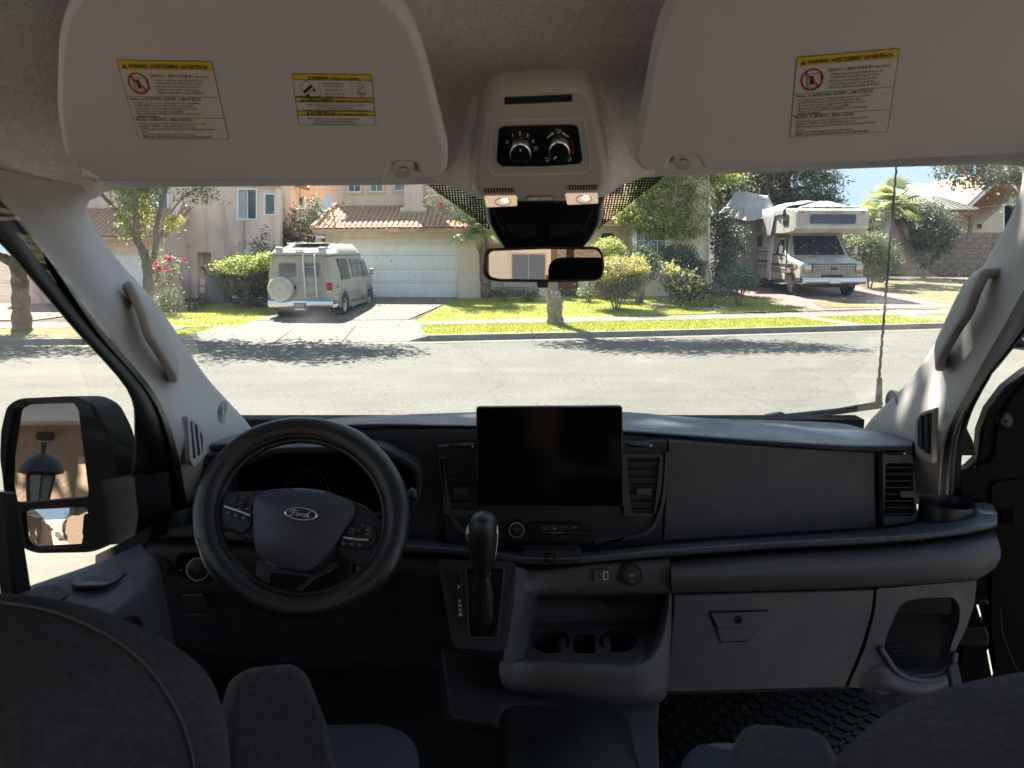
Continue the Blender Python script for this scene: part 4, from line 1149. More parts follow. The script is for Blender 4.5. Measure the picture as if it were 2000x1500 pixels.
# ---------------- black car seen past the open door on the far right
cpos = G(2008, 679)
cc = empty('parked_car', (cpos.x - .62, cpos.y, 0), 'glossy black car in the street, showing only a wheel at the far right edge', 'car', rz=R(4), local=True)
sec = lambda x, z1, zr, w, wr: [(x, .0, .25), (x, -.02, .5), (x, .02, z1), (x, w - wr, zr), (x, w + wr + .3, zr), (x, 1.76, z1), (x, 1.8, .5), (x, 1.78, .25)]
b = MB().grid([sec(-.0, .75, .76, .3, .1), sec(.1, .88, .90, .3, .1), sec(.6, .92, .98, .3, .1), sec(1.2, .93, 1.42, .35, .1), sec(2.6, .93, 1.45, .35, .1), sec(3.4, .90, .98, .3, .1), sec(4.3, .78, .80, .3, .1), sec(4.5, .6, .62, .3, .1)], close=True)
b.F.append(tuple(range(8))); L = len(b.V); b.F.append(tuple(range(L - 8, L))[::-1])
b.build('body', M('car_paint'), cc, smooth=35)
for xx in (.62, 3.5):
    for yy in (.10, 1.66): wheel(cc, (xx, yy, .33), .33, .22, axis=(0, 1, 0))
MB().add([(1.15, .10, .95), (2.7, .10, .95), (2.55, .28, 1.38), (1.35, .28, 1.38)], [(0, 1, 2, 3)]).build('side_window', M('dark_glass'), cc)
# ================================================================== TREES AND SHRUBS
def tree(name, base, label, limbs, bark, crowns, cat='tree', group=None):
    t = empty(name, base, label, cat, group)
    b = MB()
    for path, r0, r1 in limbs: limb(path, r0, r1, b)
    b.build('trunk', M(bark), t, smooth=True, recalc=False)
    for c in crowns:
        c = dict(c); nm = c.pop('name', 'crown'); leafmesh(nm, parent=t, **c)
    return t
def E(u, v, Y, ru, rv, ry=None):
    """ellipsoid blob from picture position and radii in px"""
    p = P(u, v, Y); s = Y / F
    return (p.x, p.y, p.z, ru * s, ry if ry is not None else max(ru, rv) * s * .8, rv * s)
# 1 forked tree before the pink house
Y1 = 19.6
def q(u, v, d=0.0): return tuple(P(u, v, Y1 + d))
base = G(290, 640); base = Vector((base.x, base.y, base.z))
tree('forked_tree', base, 'slender forked tree with yellow-green leaves before the pink house', [
    ([q(288, 652), q(290, 600), q(289, 540), q(283, 500), q(268, 468)], .17, .10),
    ([q(270, 475), q(262, 455), q(240, 425, .2), q(205, 385, .3), q(170, 350, .4), q(120, 310, .5)], .11, .04),
    ([q(268, 470), q(266, 430, -.2), q(264, 380, -.3), q(258, 330, -.3), q(262, 260, -.3)], .10, .03),
    ([q(287, 520), q(300, 500), q(304, 475), q(304, 450), q(310, 420), q(320, 380), q(330, 340), q(350, 280), q(360, 200)], .085, .035),
    ([q(306, 478, .05), q(318, 450, .1), q(332, 420, .1), q(345, 400, .1), q(372, 375, .1), q(400, 365, .1)], .04, .012),
    ([q(345, 300), q(420, 300, -.2), q(520, 300, -.4), q(600, 300, -.5)], .04, .015),
    ([q(262, 300), q(200, 280, -.3), q(150, 270, -.4)], .05, .02)], 'bark_grey', [
    dict(blobs=[E(262, 405, Y1, 26, 55), E(262, 355, Y1, 40, 25), E(250, 450, Y1, 24, 18), E(300, 500, Y1, 12, 16), E(215, 350, Y1, 30, 18)], n=3000, size=.085, m=M('leaf_bright'), seed=11, clump=.11),
    dict(name='crown', blobs=[E(268, 395, Y1, 22, 45), E(335, 435, Y1, 16, 12), E(290, 435, Y1, 6, 6), E(304, 498, Y1, 6, 5)], n=1100, size=.085, m=M('leaf_yellow'), seed=12, clump=.10),
    dict(name='crown', blobs=[E(385, 370, Y1, 30, 9), E(360, 385, Y1, 16, 8), E(405, 385, Y1, 20, 8), E(300, 360, Y1, 20, 20)], n=900, size=.075, m=M('leaf_mid'), seed=13, clump=.12),
    dict(name='crown', blobs=[E(520, 285, Y1, 120, 30, 1.4), E(640, 295, Y1 - .5, 90, 24, 1.0), E(390, 285, Y1, 120, 32, 1.4), E(270, 275, Y1, 110, 30, 1.4), E(500, 270, Y1 - 1.2, 170, 26, 1.0)], n=9500, size=.16, m=M('leaf_mid'), seed=14, clump=.22, shell=.1)])
# bougainvillea with pink flowers behind it
Yb = 22.8
bg_ = empty('bougainvillea', G(325, 603), 'straggly bougainvillea with bright pink flowers beside the forked tree', 'shrub')
b = MB()
for (u0, pts) in ((325, [(330, 570), (340, 530), (332, 505)]), (327, [(315, 575), (306, 545), (300, 525)]), (330, [(345, 560), (355, 530), (350, 505), (362, 508)]), (322, [(318, 550), (322, 520), (318, 506)]), (328, [(350, 575), (338, 548), (330, 530)])):
    limb([tuple(P(u0, 606, Yb))] + [tuple(P(u, v, Yb)) for u, v in pts], .02, .006, b, 6)
b.build('stem', M('bark_brown'), bg_, smooth=True, recalc=False)
leafmesh('leaves', [E(325, 560, Yb, 24, 34), E(345, 525, Yb, 14, 14), E(318, 590, Yb, 34, 10), E(350, 508, Yb, 16, 4), E(306, 540, Yb, 8, 20)], 1000, .09, M('leaf_mid'), bg_, seed=21, clump=.10, shell=.2)
leafmesh('flowers', [E(329, 506, Yb, 5, 5), E(310, 523, Yb, 5, 4), E(295, 529, Yb, 5, 4), E(325, 526, Yb, 5, 4), E(336, 528, Yb, 4, 4), E(301, 515, Yb, 3, 4), E(357, 508, Yb, 5, 2)], 260, .09, M('flower_pink'), bg_, seed=22, clump=.05, shell=.2, per=10)
# low dark ground cover at the foot of the pink house
leafmesh('ground_cover', [E(345, 600, 23.5, 45, 7, 1.0), E(400, 596, 25, 22, 4, .5)], 1500, .08, M('leaf_dark'), None, seed=23, clump=.15, shell=.1, kind='stuff')
# 2 tree beyond the driver's window
Y2 = 18.6
def q(u, v, d=0.0): return tuple(P(u, v, Y2 + d))
tree('street_tree', G(42, 642), 'dark thick-trunked tree on the verge beyond the left side window', [
    ([q(44, 656), q(42, 620), q(40, 570), q(36, 530), q(30, 500)], .26, .16),
    ([q(34, 520), q(10, 505), q(-20, 490), q(-60, 440), q(-90, 380)], .14, .07),
    ([q(32, 505), q(40, 480), q(34, 440), q(50, 380), q(60, 300)], .14, .06),
    ([q(34, 500), q(10, 460), q(-10, 400)], .1, .05)], 'bark_brown', [
    dict(blobs=[E(-60, 340, Y2, 130, 50, 1.6), E(40, 310, Y2, 110, 40, 1.4), E(-10, 440, Y2, 50, 30, 1.2)], n=5200, size=.15, m=M('leaf_dark'), seed=31, clump=.22, shell=.15)], group='verge trees')
# 3 tree on the verge behind the mirror
base3 = G(1086, 634)
Y3 = base3.y
def q(u, v, d=0.0): return tuple(P(u, v, Y3 + d))
tree('street_tree', base3, 'pale-barked tree on the verge with its trunk just below the rear-view mirror', [
    ([q(1090, 642), q(1084, 626), q(1082, 590), q(1076, 560), q(1068, 520), q(1066, 470), q(1070, 400)], .26, .15),
    ([q(1070, 420), q(1050, 360), q(1000, 310), q(930, 290)], .13, .05),
    ([q(1070, 410), q(1090, 340), q(1130, 310), q(1200, 290)], .13, .05),
    ([q(1071, 400), q(1070, 330), q(1064, 290), q(1060, 250)], .13, .05),
    ([q(1072, 545), q(1060, 540), q(1055, 500), q(1064, 480)], .05, .04)], 'bark_grey', [
    dict(blobs=[E(1140, 296, Y3, 130, 32, 1.4), E(1040, 300, Y3, 110, 28, 1.2), E(1280, 290, Y3, 130, 30, 1.4), E(1170, 255, Y3, 150, 34, 1.3), E(1400, 290, Y3 - .5, 80, 22, .9)], n=9500, size=.15, m=M('leaf_mid'), seed=41, clump=.2, shell=.1)], group='verge trees')
MB().rev([(.34, 0), (.36, .03), (.30, .09), (.26, .16)], Matrix.Translation((base3.x, base3.y, base3.z - .03)), 14)
# 4 palm with hanging fronds and bottlebrush tree by the garage corner
Yp = 26.6
def q(u, v, d=0.0): return tuple(P(u, v, Yp + d))
def palm(name, base, label, trunk, r0, r1, heart, nf, L, m, seed, droop=1.0, bark='bark_brown', fan=True, dead=0):
    t = empty(name, base, label, 'palm tree')
    b = MB(); limb(trunk, r0, r1, b, 12)
    b.build('trunk', M(bark), t, smooth=True, recalc=False)
    rg = random.Random(seed); h = Vector(heart)
    for k in range(nf + dead):
        az = rg.uniform(0, 6.283); el = rg.uniform(-.5, 1.25) if k < nf else rg.uniform(-1.4, -.9)
        d = Vector((math.cos(az) * math.cos(el), math.sin(az) * math.cos(el), math.sin(el)))
        ln = L * rg.uniform(.75, 1.1); b = MB()
        pts = [h + d * ln * s - Vector((0, 0, droop * ln * .45 * s * s)) for s in (0, .3, .55)]
        b.tube(pts, [.03, .02, .015], 5)
        c = pts[-1]; ax = (pts[-1] - pts[-2]).normalized(); side = ax.cross(Vector((0, 0, 1)))
        side = side.normalized() if side.length > .1 else Vector((1, 0, 0)); nn = side.cross(ax)
        nb = 17
        for j in range(nb):
            a = -1.9 + 3.8 * j / (nb - 1)
            dd = (ax * math.cos(a) + side * math.sin(a)).normalized()
            bl = ln * .52 * (.75 + .25 * math.cos(a)) * rg.uniform(.85, 1.1)
            w = nn.cross(dd).normalized() * .028 * ln
            t0, t1, t2 = c + dd * .02, c + dd * bl * .55, c + dd * bl - Vector((0, 0, bl * .22 * droop))
            b.add([t0 - w * .4, t0 + w * .4, t1 + w + nn * .02, t1 - w + nn * .02, t2], [(0, 1, 2, 3), (3, 2, 4)])
        b.build('frond', M(m if k < nf else 'leaf_rust'), t, recalc=False)
    return t
palm('small_palm', P(945, 575, Yp + .6), 'small palm with a bent trunk at the corner of the garage', [q(948, 580), q(946, 540), q(944, 500), q(934, 462)], .17, .14, P(926, 448, Yp), 26, 1.0, 'leaf_bright', 5, 1.2)
tb = empty('bottlebrush_tree', P(865, 575, 27), 'bottlebrush tree with red blooms hanging over the tiled garage roof', 'tree')
b = MB(); limb([tuple(P(955, 580, 27.2)), tuple(P(952, 480, 27.2)), tuple(P(930, 420, 27)), tuple(P(880, 390, 26.8)), tuple(P(855, 370, 26.8))], .1, .03, b)
b.build('trunk', M('bark_brown'), tb, smooth=True, recalc=False)
leafmesh('crown', [E(862, 390, 26.6, 26, 26, .7), E(890, 420, 26.6, 24, 20, .7), E(920, 400, 26.6, 40, 40, .9), E(850, 355, 26.6, 16, 24, .6), E(960, 410, 26.8, 30, 40, .9)], 3600, .12, M('leaf_grey'), tb, seed=51, clump=.14, shell=.3, aspect=.3)
leafmesh('flowers', [E(846, 377, 25.9, 4, 4), E(856, 372, 25.9, 4, 4), E(832, 388, 25.9, 3, 3), E(860, 399, 25.9, 4, 4), E(838, 424, 25.9, 3, 3), E(872, 382, 25.9, 3, 3)], 70, .1, M('flower_red'), tb, seed=52, clump=.05, per=10, shell=.2)
# 5 yard tree left of the motorhome
base5 = G(1288, 578); Y5 = base5.y
def q(u, v, d=0.0): return tuple(P(u, v, Y5 + d))
tree('yard_tree', base5, 'leafy bright green tree with a pale trunk standing in the flower bed', [
    ([q(1288, 582), q(1288, 560), q(1289, 520), q(1290, 480), q(1288, 440), q(1284, 400)], .20, .13),
    ([q(1289, 470), q(1265, 430), q(1240, 400), q(1225, 370)], .07, .025), ([q(1288, 450), q(1310, 410), q(1340, 370), q(1350, 330)], .08, .03),
    ([q(1285, 410), q(1280, 360), q(1278, 300)], .09, .04), ([q(1290, 400), q(1300, 350), q(1303, 300)], .07, .04), ([q(1291, 470), q(1320, 450), q(1355, 440)], .05, .02)], 'bark_grey', [
    dict(blobs=[E(1290, 430, Y5, 62, 36), E(1340, 400, Y5, 44, 52), E(1250, 400, Y5, 38, 34), E(1290, 360, Y5, 60, 34), E(1225, 425, Y5, 20, 14), E(1345, 450, Y5, 38, 24), E(1300, 320, Y5, 90, 34), E(1400, 345, Y5, 36, 16)], n=22000, size=.115, m=M('leaf_bright'), seed=61, clump=.15, shell=.3),
    dict(name='crown', blobs=[E(1290, 420, Y5 + .3, 50, 30), E(1350, 390, Y5 + .3, 30, 50), E(1300, 330, Y5, 80, 40)], n=2500, size=.13, m=M('leaf_mid'), seed=62, clump=.2, shell=.1),
    dict(name='crown', blobs=[E(1420, 345, Y5, 26, 12), E(1395, 335, Y5, 24, 10), E(1220, 415, Y5, 22, 16), E(1265, 425, Y5 - .4, 40, 34), E(1320, 440, Y5 - .4, 40, 34), E(1270, 365, Y5 - .4, 44, 30)], n=6000, size=.12, m=M('leaf_lime'), seed=63, clump=.15, shell=.1)])
# 6 big conifer behind the motorhome
Y6 = 48
def q(u, v, d=0.0): return tuple(P(u, v, Y6 + d))
tree('pine_tree', P(1530, 520, Y6), 'tall dark pine rising behind the motorhome', [([q(1530, 540), q(1530, 400), q(1535, 330), q(1540, 300)], .5, .2)] + [([q(1532, v), q(1532 + s * 45, v - 8, -1), q(1532 + s * w, v + 3, -1.5)], .14, .04) for v, s, w in ((440, 1, 95), (400, -1, 100), (375, 1, 110), (350, -1, 110), (340, 1, 90), (420, -1, 70))], 'bark_brown', [
    dict(blobs=[E(1480, 350, Y6, 70, 26), E(1590, 345, Y6, 46, 24), E(1560, 385, Y6, 70, 24), E(1470, 390, Y6, 70, 22), E(1600, 400, Y6, 38, 18), E(1580, 425, Y6, 54, 20), E(1530, 320, Y6, 100, 30), E(1520, 420, Y6, 80, 30), E(1420, 360, Y6, 40, 30)], n=17000, size=.30, m=M('leaf_pine'), seed=71, clump=.42, aspect=.28, shell=.15, squash=.6),
    dict(name='crown', blobs=[E(1470, 380, Y6 - 1, 70, 40), E(1530, 415, Y6 - 1, 60, 24), E(1500, 340, Y6 - 1, 60, 20)], n=2600, size=.28, m=M('leaf_rust'), seed=72, clump=.4, aspect=.3, shell=.2),
    dict(name='crown', blobs=[E(1600, 400, Y6 - 1, 30, 24), E(1625, 372, Y6, 20, 8), E(1620, 350, Y6, 20, 8), E(1610, 425, Y6, 26, 14), E(1632, 395, Y6, 10, 5)], n=1300, size=.26, m=M('leaf_dark'), seed=73, clump=.35, aspect=.28, shell=.2)])
# 7 fan palm
Y7 = 36.5
def q(u, v, d=0.0): return tuple(P(u, v, Y7 + d))
palm('fan_palm', P(1730, 545, 33), 'fan palm with a pale trunk right of the motorhome', [q(1718, 548, -3), q(1722, 500, -2.5), q(1728, 450, -1), q(1742, 400, 0)], .26, .22, P(1745, 398, Y7), 46, 1.75, 'leaf_bright', 9, .55, bark='bark_grey', dead=8)
palm('fan_palm', P(1708, 545, 35), 'smaller fan palm with browning lower fronds close behind the motorhome', [q(1706, 548), q(1704, 480), q(1706, 432)], .16, .14, P(1706, 425, Y7 - 1), 26, 1.25, 'leaf_bright', 10, .6, dead=8)
# 8 round multi-stem tree on the right lawn
base8 = G(1803, 543); Y8 = base8.y
def q(u, v, d=0.0): return tuple(P(u, v, Y8 + d))
tree('round_tree', base8, 'round grey-green tree on a short dark trunk on the right lawn', [
    ([q(1803, 545), q(1802, 530), q(1795, 510), q(1770, 480), q(1750, 450)], .13, .05), ([q(1803, 540), q(1806, 515), q(1812, 480), q(1820, 440)], .12, .05), ([q(1803, 535), q(1800, 500), q(1790, 440)], .1, .04)], 'bark_brown', [
    dict(blobs=[E(1803, 440, Y8, 62, 44), E(1770, 430, Y8, 45, 36), E(1830, 460, Y8, 40, 34), E(1800, 490, Y8, 40, 26)], n=16000, size=.13, m=M('leaf_grey'), seed=81, clump=.13, shell=.4),
    dict(name='crown', blobs=[E(1805, 455, Y8, 52, 46)], n=6000, size=.15, m=M('leaf_dark'), seed=82, clump=.2, shell=.2)])
# 9 tree overhanging at the top right
base9 = Vector((15.8, 22.3, gz(15.8, 22.3))); Y9 = 21.5
def q(u, v, d=0.0): return tuple(P(u, v, Y9 + d))
tree('overhanging_tree', base9, 'tree with small red blooms hanging into the top right corner of the windshield', [
    ([tuple(base9), tuple(base9 + Vector((0, 0, 2.2))), q(2005, 400), q(1990, 350), q(1960, 290)], .2, .1), ([q(1995, 360), q(1975, 350), q(1930, 330), q(1880, 300)], .05, .03)], 'bark_grey', [
    dict(blobs=[E(1860, 335, Y9, 30, 24), E(1910, 335, Y9, 46, 26), E(1960, 330, Y9, 50, 34), E(1865, 360, Y9, 18, 14), E(1930, 355, Y9, 34, 14), E(1990, 370, Y9, 24, 30), E(1900, 280, Y9, 110, 40, 1.6), E(2040, 300, Y9, 90, 70, 1.6)], n=6500, size=.12, m=M('leaf_grey'), seed=91, clump=.15, shell=.25),
    dict(name='flowers', blobs=[E(1882, 339, Y9 - .7, 3, 3), E(1911, 347, Y9 - .7, 3.5, 3.5), E(1923, 343, Y9 - .7, 3.5, 3.5)], n=30, size=.06, m=M('flower_red'), seed=92, clump=.03, per=10)])
# background trees
def far_tree(u, v, Y, ru, rv, m, seed, label, n=2600, size=.35, trunk=True):
    b0 = P(u, 540, Y)
    tree('background_tree', b0, label, [([tuple(P(u, 545, Y)), tuple(P(u + 2, v + rv * .3, Y)), tuple(P(u, v - rv * .3, Y))], .3, .1)], 'bark_brown',
         [dict(blobs=[E(u, v, Y, ru, rv), E(u - ru * .4, v + rv * .2, Y, ru * .6, rv * .6), E(u + ru * .45, v - rv * .1, Y, ru * .5, rv * .6)], n=n, size=size, m=M(m), seed=seed, clump=size * 1.3, shell=.25)], group='trees behind the houses')
far_tree(632, 378, 45, 26, 40, 'leaf_grey', 101, 'hazy tree showing in the gap between the pink and cream houses')
far_tree(1880, 400, 60, 60, 30, 'leaf_pine', 102, 'distant trees seen over the metal pergola roof', 2500)
far_tree(1690, 450, 40, 30, 26, 'leaf_mid', 103, 'bushy tree between the motorhome and the fan palms', 2200, .2)
far_tree(1420, 370, 44, 30, 44, 'leaf_mid', 104, 'light green tree behind the pointed tarpaulin', 2600, .28)
# ---------------- shrubs
def shrub(name, label, blobs, n, size, m, seed, cat='shrub', top=None, stem=None, **k):
    bb = blobs[0]; base = Vector((bb[0], bb[1], gz(bb[0], bb[1])))
    s = empty(name, base, label, cat)
    b = MB()
    for i in range(4):
        a = i * 1.6; limb([(base.x + .05 * math.cos(a), base.y + .05 * math.sin(a), base.z - .05), (base.x + bb[3] * .3 * math.cos(a), base.y + bb[4] * .3 * math.sin(a), (base.z + bb[2]) / 2), (base.x + bb[3] * .5 * math.cos(a), base.y + bb[4] * .5 * math.sin(a), bb[2])], (stem or .03), .01, b, 6)
    b.build('stem', M('bark_brown'), s, smooth=True, recalc=False)
    leafmesh('foliage', blobs, n, size, M(m), s, seed=seed, **k)
    if top:
        tb_, tn, tm = top
        leafmesh('bright_top', tb_, tn, size, M(tm), s, seed=seed + 500, **k)
    return s
Yh = 24.6
hd = shrub('clipped_hedge', 'clipped cloud-shaped juniper hedge left of the camper van', [E(480, 545, Yh, 54, 36, 1.1), E(520, 530, Yh, 40, 34, 1.1), E(450, 530, Yh, 30, 20, .9), E(560, 540, Yh + .5, 40, 40, 1)], 13000, .075, 'leaf_olive', 111, top=([E(485, 520, Yh - .15, 60, 20, 1.15), E(530, 510, Yh, 34, 18, 1), E(445, 528, Yh, 26, 16, .8)], 14000, 'leaf_lime'), clump=.07, shell=.8, stem=.06)  # sunlight on the hedge top is painted in with lime leaves
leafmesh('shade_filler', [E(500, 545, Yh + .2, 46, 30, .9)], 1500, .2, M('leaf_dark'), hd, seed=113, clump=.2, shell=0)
shrub('grey_shrub', 'tall silvery grey-green shrub above the camper van', [E(600, 455, 28.8, 42, 52, 1.4), E(560, 480, 28.8, 40, 30, 1.2), E(620, 420, 28.8, 30, 34, 1.2), E(640, 470, 28.6, 16, 40, .6)], 7500, .13, 'leaf_grey', 121, clump=.16, shell=.35, aspect=.4)
shrub('spiky_plant', 'reddish-brown spiky plant against the pink wall beside the hedge', [E(512, 490, 26, 18, 26, .5), E(530, 510, 26, 26, 14, .5), E(516, 458, 26, 7, 14, .3)], 1100, .12, 'leaf_rust', 131, clump=.14, shell=.1, aspect=.3)
shrub('round_topiary', 'bright green ball-clipped bush behind the yellow bush', [E(1188, 489, 27.6, 28, 20, .6)], 5200, .07, 'leaf_lime', 141, clump=.07, shell=.8)
Yy = 24.4
ys_ = shrub('yellow_bush', 'broad yellow-leaved bush just right of the rear-view mirror', [E(1205, 545, Yy, 46, 34, 1.0), E(1235, 535, Yy, 26, 28, .8), E(1170, 555, Yy, 24, 22, .7)], 8000, .065, 'leaf_olive', 151, top=([E(1208, 528, Yy - .1, 46, 26, 1.0), E(1240, 526, Yy, 24, 22, .9), E(1185, 535, Yy - .2, 28, 20, .8)], 11000, 'leaf_gold'), clump=.07, shell=.6)
leafmesh('shade_filler', [E(1210, 550, Yy + .1, 36, 26, .7)], 900, .15, M('leaf_olive'), ys_, seed=153, clump=.15, shell=0)
for i, (u, v, ru, rv, lab) in enumerate(((1326, 497, 34, 18, 'upper dark cloud-pruned pad of bush right of the pale trunk'), (1352, 518, 20, 10, 'middle dark cloud-pruned pad of bush near the downpipe'), (1354, 535, 18, 8, 'lowest dark cloud-pruned pad of bush near the downpipe'))):
    shrub('cloud_pruned_bush', lab, [E(u, v, 27.4, ru, rv, .6)], 4200 - i * 800, .07, 'leaf_dark', 161 + i, clump=.09, shell=.6)
shrub('leafy_shrub', 'yellow-green broad-leaved shrub right of the pale tree trunk', [E(1330, 555, 25.6, 32, 22, .7), E(1360, 565, 25.6, 20, 12, .5)], 2200, .13, 'leaf_dark', 171, top=([E(1335, 540, 25.4, 22, 16, .5), E(1345, 560, 25.2, 24, 14, .5), E(1312, 525, 25.4, 10, 8, .3)], 700, 'leaf_gold'), clump=.14, shell=.4, aspect=.5)
shrub('cycad', 'dark spiky-leaved cycad between the yellow bush and the pale trunk', [E(1255, 500, 26.4, 24, 14, .6), E(1268, 525, 26, 18, 16, .5)], 1300, .17, 'leaf_dark', 175, clump=.16, shell=.2, aspect=.22)
shrub('broad_leaf_plant', 'single sprout of big bright green leaves above the yellow bush', [E(1247, 507, 25.6, 10, 8, .25)], 60, .22, 'leaf_bright', 176, clump=.1, shell=.1, aspect=.45, per=6)
shrub('ivy_shrub', 'tall dark shrub filling the gap between house corner and motorhome', [E(1415, 485, 29.5, 24, 54, .9), E(1408, 435, 29.5, 18, 24, .7), E(1436, 470, 30, 14, 34, .6), E(1410, 540, 29, 22, 34, .8)], 5000, .12, 'leaf_dark', 181, clump=.16, shell=.35)
shrub('juniper_bush', 'feathery blue-green juniper bush beside the front wheel of the motorhome', [E(1445, 543, 25.9, 32, 26, .8), E(1420, 552, 25.9, 22, 18, .6), E(1468, 548, 25.9, 16, 22, .5)], 4200, .12, 'leaf_pine', 191, clump=.10, shell=.45, aspect=.2, updir=1.0)
shrub('grass_tuft', 'yellowed clump of long grass at the foot of the house corner', [E(1392, 566, 25.4, 22, 8, .4)], 700, .24, 'leaf_olive', 195, clump=.1, shell=.1, aspect=.06, cat='plant', updir=-.3)
shrub('hedge_bush', 'dense green bush between the motorhome and the round tree', [E(1704, 500, 33, 30, 44, 1.0), E(1690, 470, 33, 22, 20, .8)], 4200, .12, 'leaf_mid', 201, clump=.14, shell=.5)
for i, (u, v) in enumerate(((985, 575), (1035, 578), (1150, 574))):
    shrub('low_plant', ('low dark plant under the left end of the rear-view mirror', 'low dark plant left of the pale verge tree trunk', 'low dark plant by the left foot of the yellow bush')[i], [E(u, v - 4, 26.6, 18, 7, .4)], 500, .1, 'leaf_mid', 211 + i, clump=.1, shell=.2, cat='plant')
# stones along the beds
rs = random.Random(8)
for i, (u, v, s) in enumerate(((908, 583, .13), (925, 582, .1), (940, 584, .08), (1250, 578, .12), (960, 583, .07), (1085, 645, .1))):
    p = G(u, v); b = MB(); rows = []
    for a in range(5):
        ph = a / 4 * math.pi * .55
        rows.append([(p.x + s * math.sin(ph) * math.cos(t * 1.047) * rs.uniform(.8, 1.2), p.y + s * .8 * math.sin(ph) * math.sin(t * 1.047) * rs.uniform(.8, 1.2), p.z + s * .55 * math.cos(ph)) for t in range(6)])
    o = MB().grid(rows, close=True).build('stone', M('stone_white'), None, smooth=40)
    tag(o, ('white stone nearest the garage pillar', 'second pale stone from the garage pillar', 'small pale stone third from the garage pillar', 'white stone below the yellow bush', 'smallest pale stone farthest from the garage pillar', 'stone at the foot of the pale verge tree')[i], 'stone')
# wheelie bin with a shovel leaning on it, and the arch
bn = empty('wheelie_bin', G(437, 590), 'grey wheelie bin standing between the niche and the hedge', 'bin')
B0 = G(437, 590); B0.y = 25.6; B0.z = gz(B0.x, 25.6)
MB().add([(B0.x - .24, 25.35, B0.z + .03), (B0.x + .24, 25.35, B0.z + .03), (B0.x + .24, 25.85, B0.z + .03), (B0.x - .24, 25.85, B0.z + .03),
          (B0.x - .31, 25.3, B0.z + .95), (B0.x + .31, 25.3, B0.z + .95), (B0.x + .31, 25.95, B0.z + .95), (B0.x - .31, 25.95, B0.z + .95)],
         [(0, 1, 5, 4), (1, 2, 6, 5), (2, 3, 7, 6), (3, 0, 4, 7), (4, 5, 6, 7), (3, 2, 1, 0)]).build('body', M('bin_grey'), bn, bevel=.03)
MB().box((B0.x, 25.62, B0.z + 1.0), (.68, .74, .08)).build('lid', M('bin_grey'), bn, bevel=.03)
for s in (-1, 1): MB().cyl((B0.x + s * .22, 25.88, B0.z + .12), (B0.x + s * .28, 25.88, B0.z + .12), .12, n=14).build('wheel', M('tyre'), bn)
sh = empty('shovel', P(425, 585, 25.2), 'shovel leaning against the grey wheelie bin', 'shovel')
MB().tube([P(430, 575, 25.2), P(402, 532, 25.2)], .02, 8).build('handle', M('wood_post'), sh)
MB().tube([P(403, 534, 25.2), P(396, 524, 25.2), P(393, 522, 25.2)], [.03, .06, .05], 8).build('blade', M('black_plain'), sh)
bk = empty('bicycle_frame', P(395, 592, 24.6), 'small dark metal stand in front of the niche in the pink wall', 'stand')
MB().tube([P(388, 594, 24.6), P(390, 578, 24.6), P(400, 576, 24.6), P(402, 594, 24.6)], .018, 6).build('leg', M('black_plain'), bk)
MB().tube([P(390, 584, 24.3), P(408, 578, 24.3), P(408, 596, 24.3)], .018, 6).build('leg', M('black_plain'), bk)
ar = empty('garden_arch', P(575, 500, 27), 'curved metal garden arch showing over the camper van roof', 'arch')
for dy in (0, .5):
    MB().tube([tuple(P(583 + 31 * math.cos(R(a)), 500 + 28 * -math.sin(R(a)), 26.4 + dy)) for a in range(-10, 191, 10)], .03, 6).build('hoop', M('roof_metal'), ar, smooth=True)
# ================================================================== THE VAN WE SIT IN
mat('trim_beige', (0.37, 0.345, 0.325), 0.62, bump=0.12, bscale=900)
mat('headliner', (0.72, 0.69, 0.71), 0.95, bump=0.8, bscale=260, var=.06, vscale=60, col2=(.56, .53, .53), c2scale=340)
mat('visor_vinyl', (0.50, 0.48, 0.495), 0.75, bump=0.10, bscale=700)
mat('dash_top', (0.052, 0.062, 0.082), 0.45, bump=0.35, bscale=650, spec=.45)  # blue tint puts the sky's reflection into the colour
mat('dash_grey', (0.038, 0.039, 0.051), 0.52, bump=0.35, bscale=520, spec=.3)
mat('dash_face', (0.015, 0.0155, 0.021), 0.55, bump=0.30, bscale=600, spec=.25)
mat('dash_lower', (0.040, 0.039, 0.047), 0.55, bump=0.35, bscale=520, spec=.35)
mat('rubber', (0.005, 0.005, 0.0055), 0.55, spec=.3)
mat('gloss_black', (0.002, 0.002, 0.0025), 0.10, spec=.03)
mat('door_black', (0.0018, 0.0018, 0.002), 0.45, spec=.08)
mat('satin_black', (0.005, 0.0052, 0.0065), 0.40, spec=.35)
mat('leather', (0.005, 0.005, 0.0065), 0.46, bump=0.5, bscale=800)
mat('void', (0.002, 0.002, 0.002), 0.9)
mat('seat_cloth', (0.040, 0.039, 0.045), 0.95, bump=0.6, bscale=420, var=.25, vscale=9, spec=.1, col2=(0.056, 0.053, 0.056), c2scale=160)
mat('seat_blue', (0.030, 0.035, 0.048), 0.9, bump=0.5, bscale=900, spec=.15)
mat('stitch_thread', (0.11, 0.11, 0.115), 0.9)
mat('bright_chrome', (0.75, 0.75, 0.76), 0.12, metal=1.0)
mat('silver', (0.42, 0.42, 0.43), 0.35, metal=.6)
mat('print_white', (0.62, 0.62, 0.62), 0.6)
mat('print_grey', (0.22, 0.22, 0.23), 0.6)
mat('print_dim', (0.055, 0.055, 0.06), 0.6)
mat('label_white', (0.55, 0.52, 0.49), 0.45)
mat('label_yellow', (0.62, 0.43, 0.03), 0.45)
mat('label_black', (0.012, 0.010, 0.010), 0.5)
mat('label_red', (0.45, 0.02, 0.04), 0.5)
mat('badge_blue', (0.006, 0.012, 0.035), 0.15, coat=.5)
mat('mirror_glass', (0.17, 0.17, 0.165), 0.01, metal=1.0)
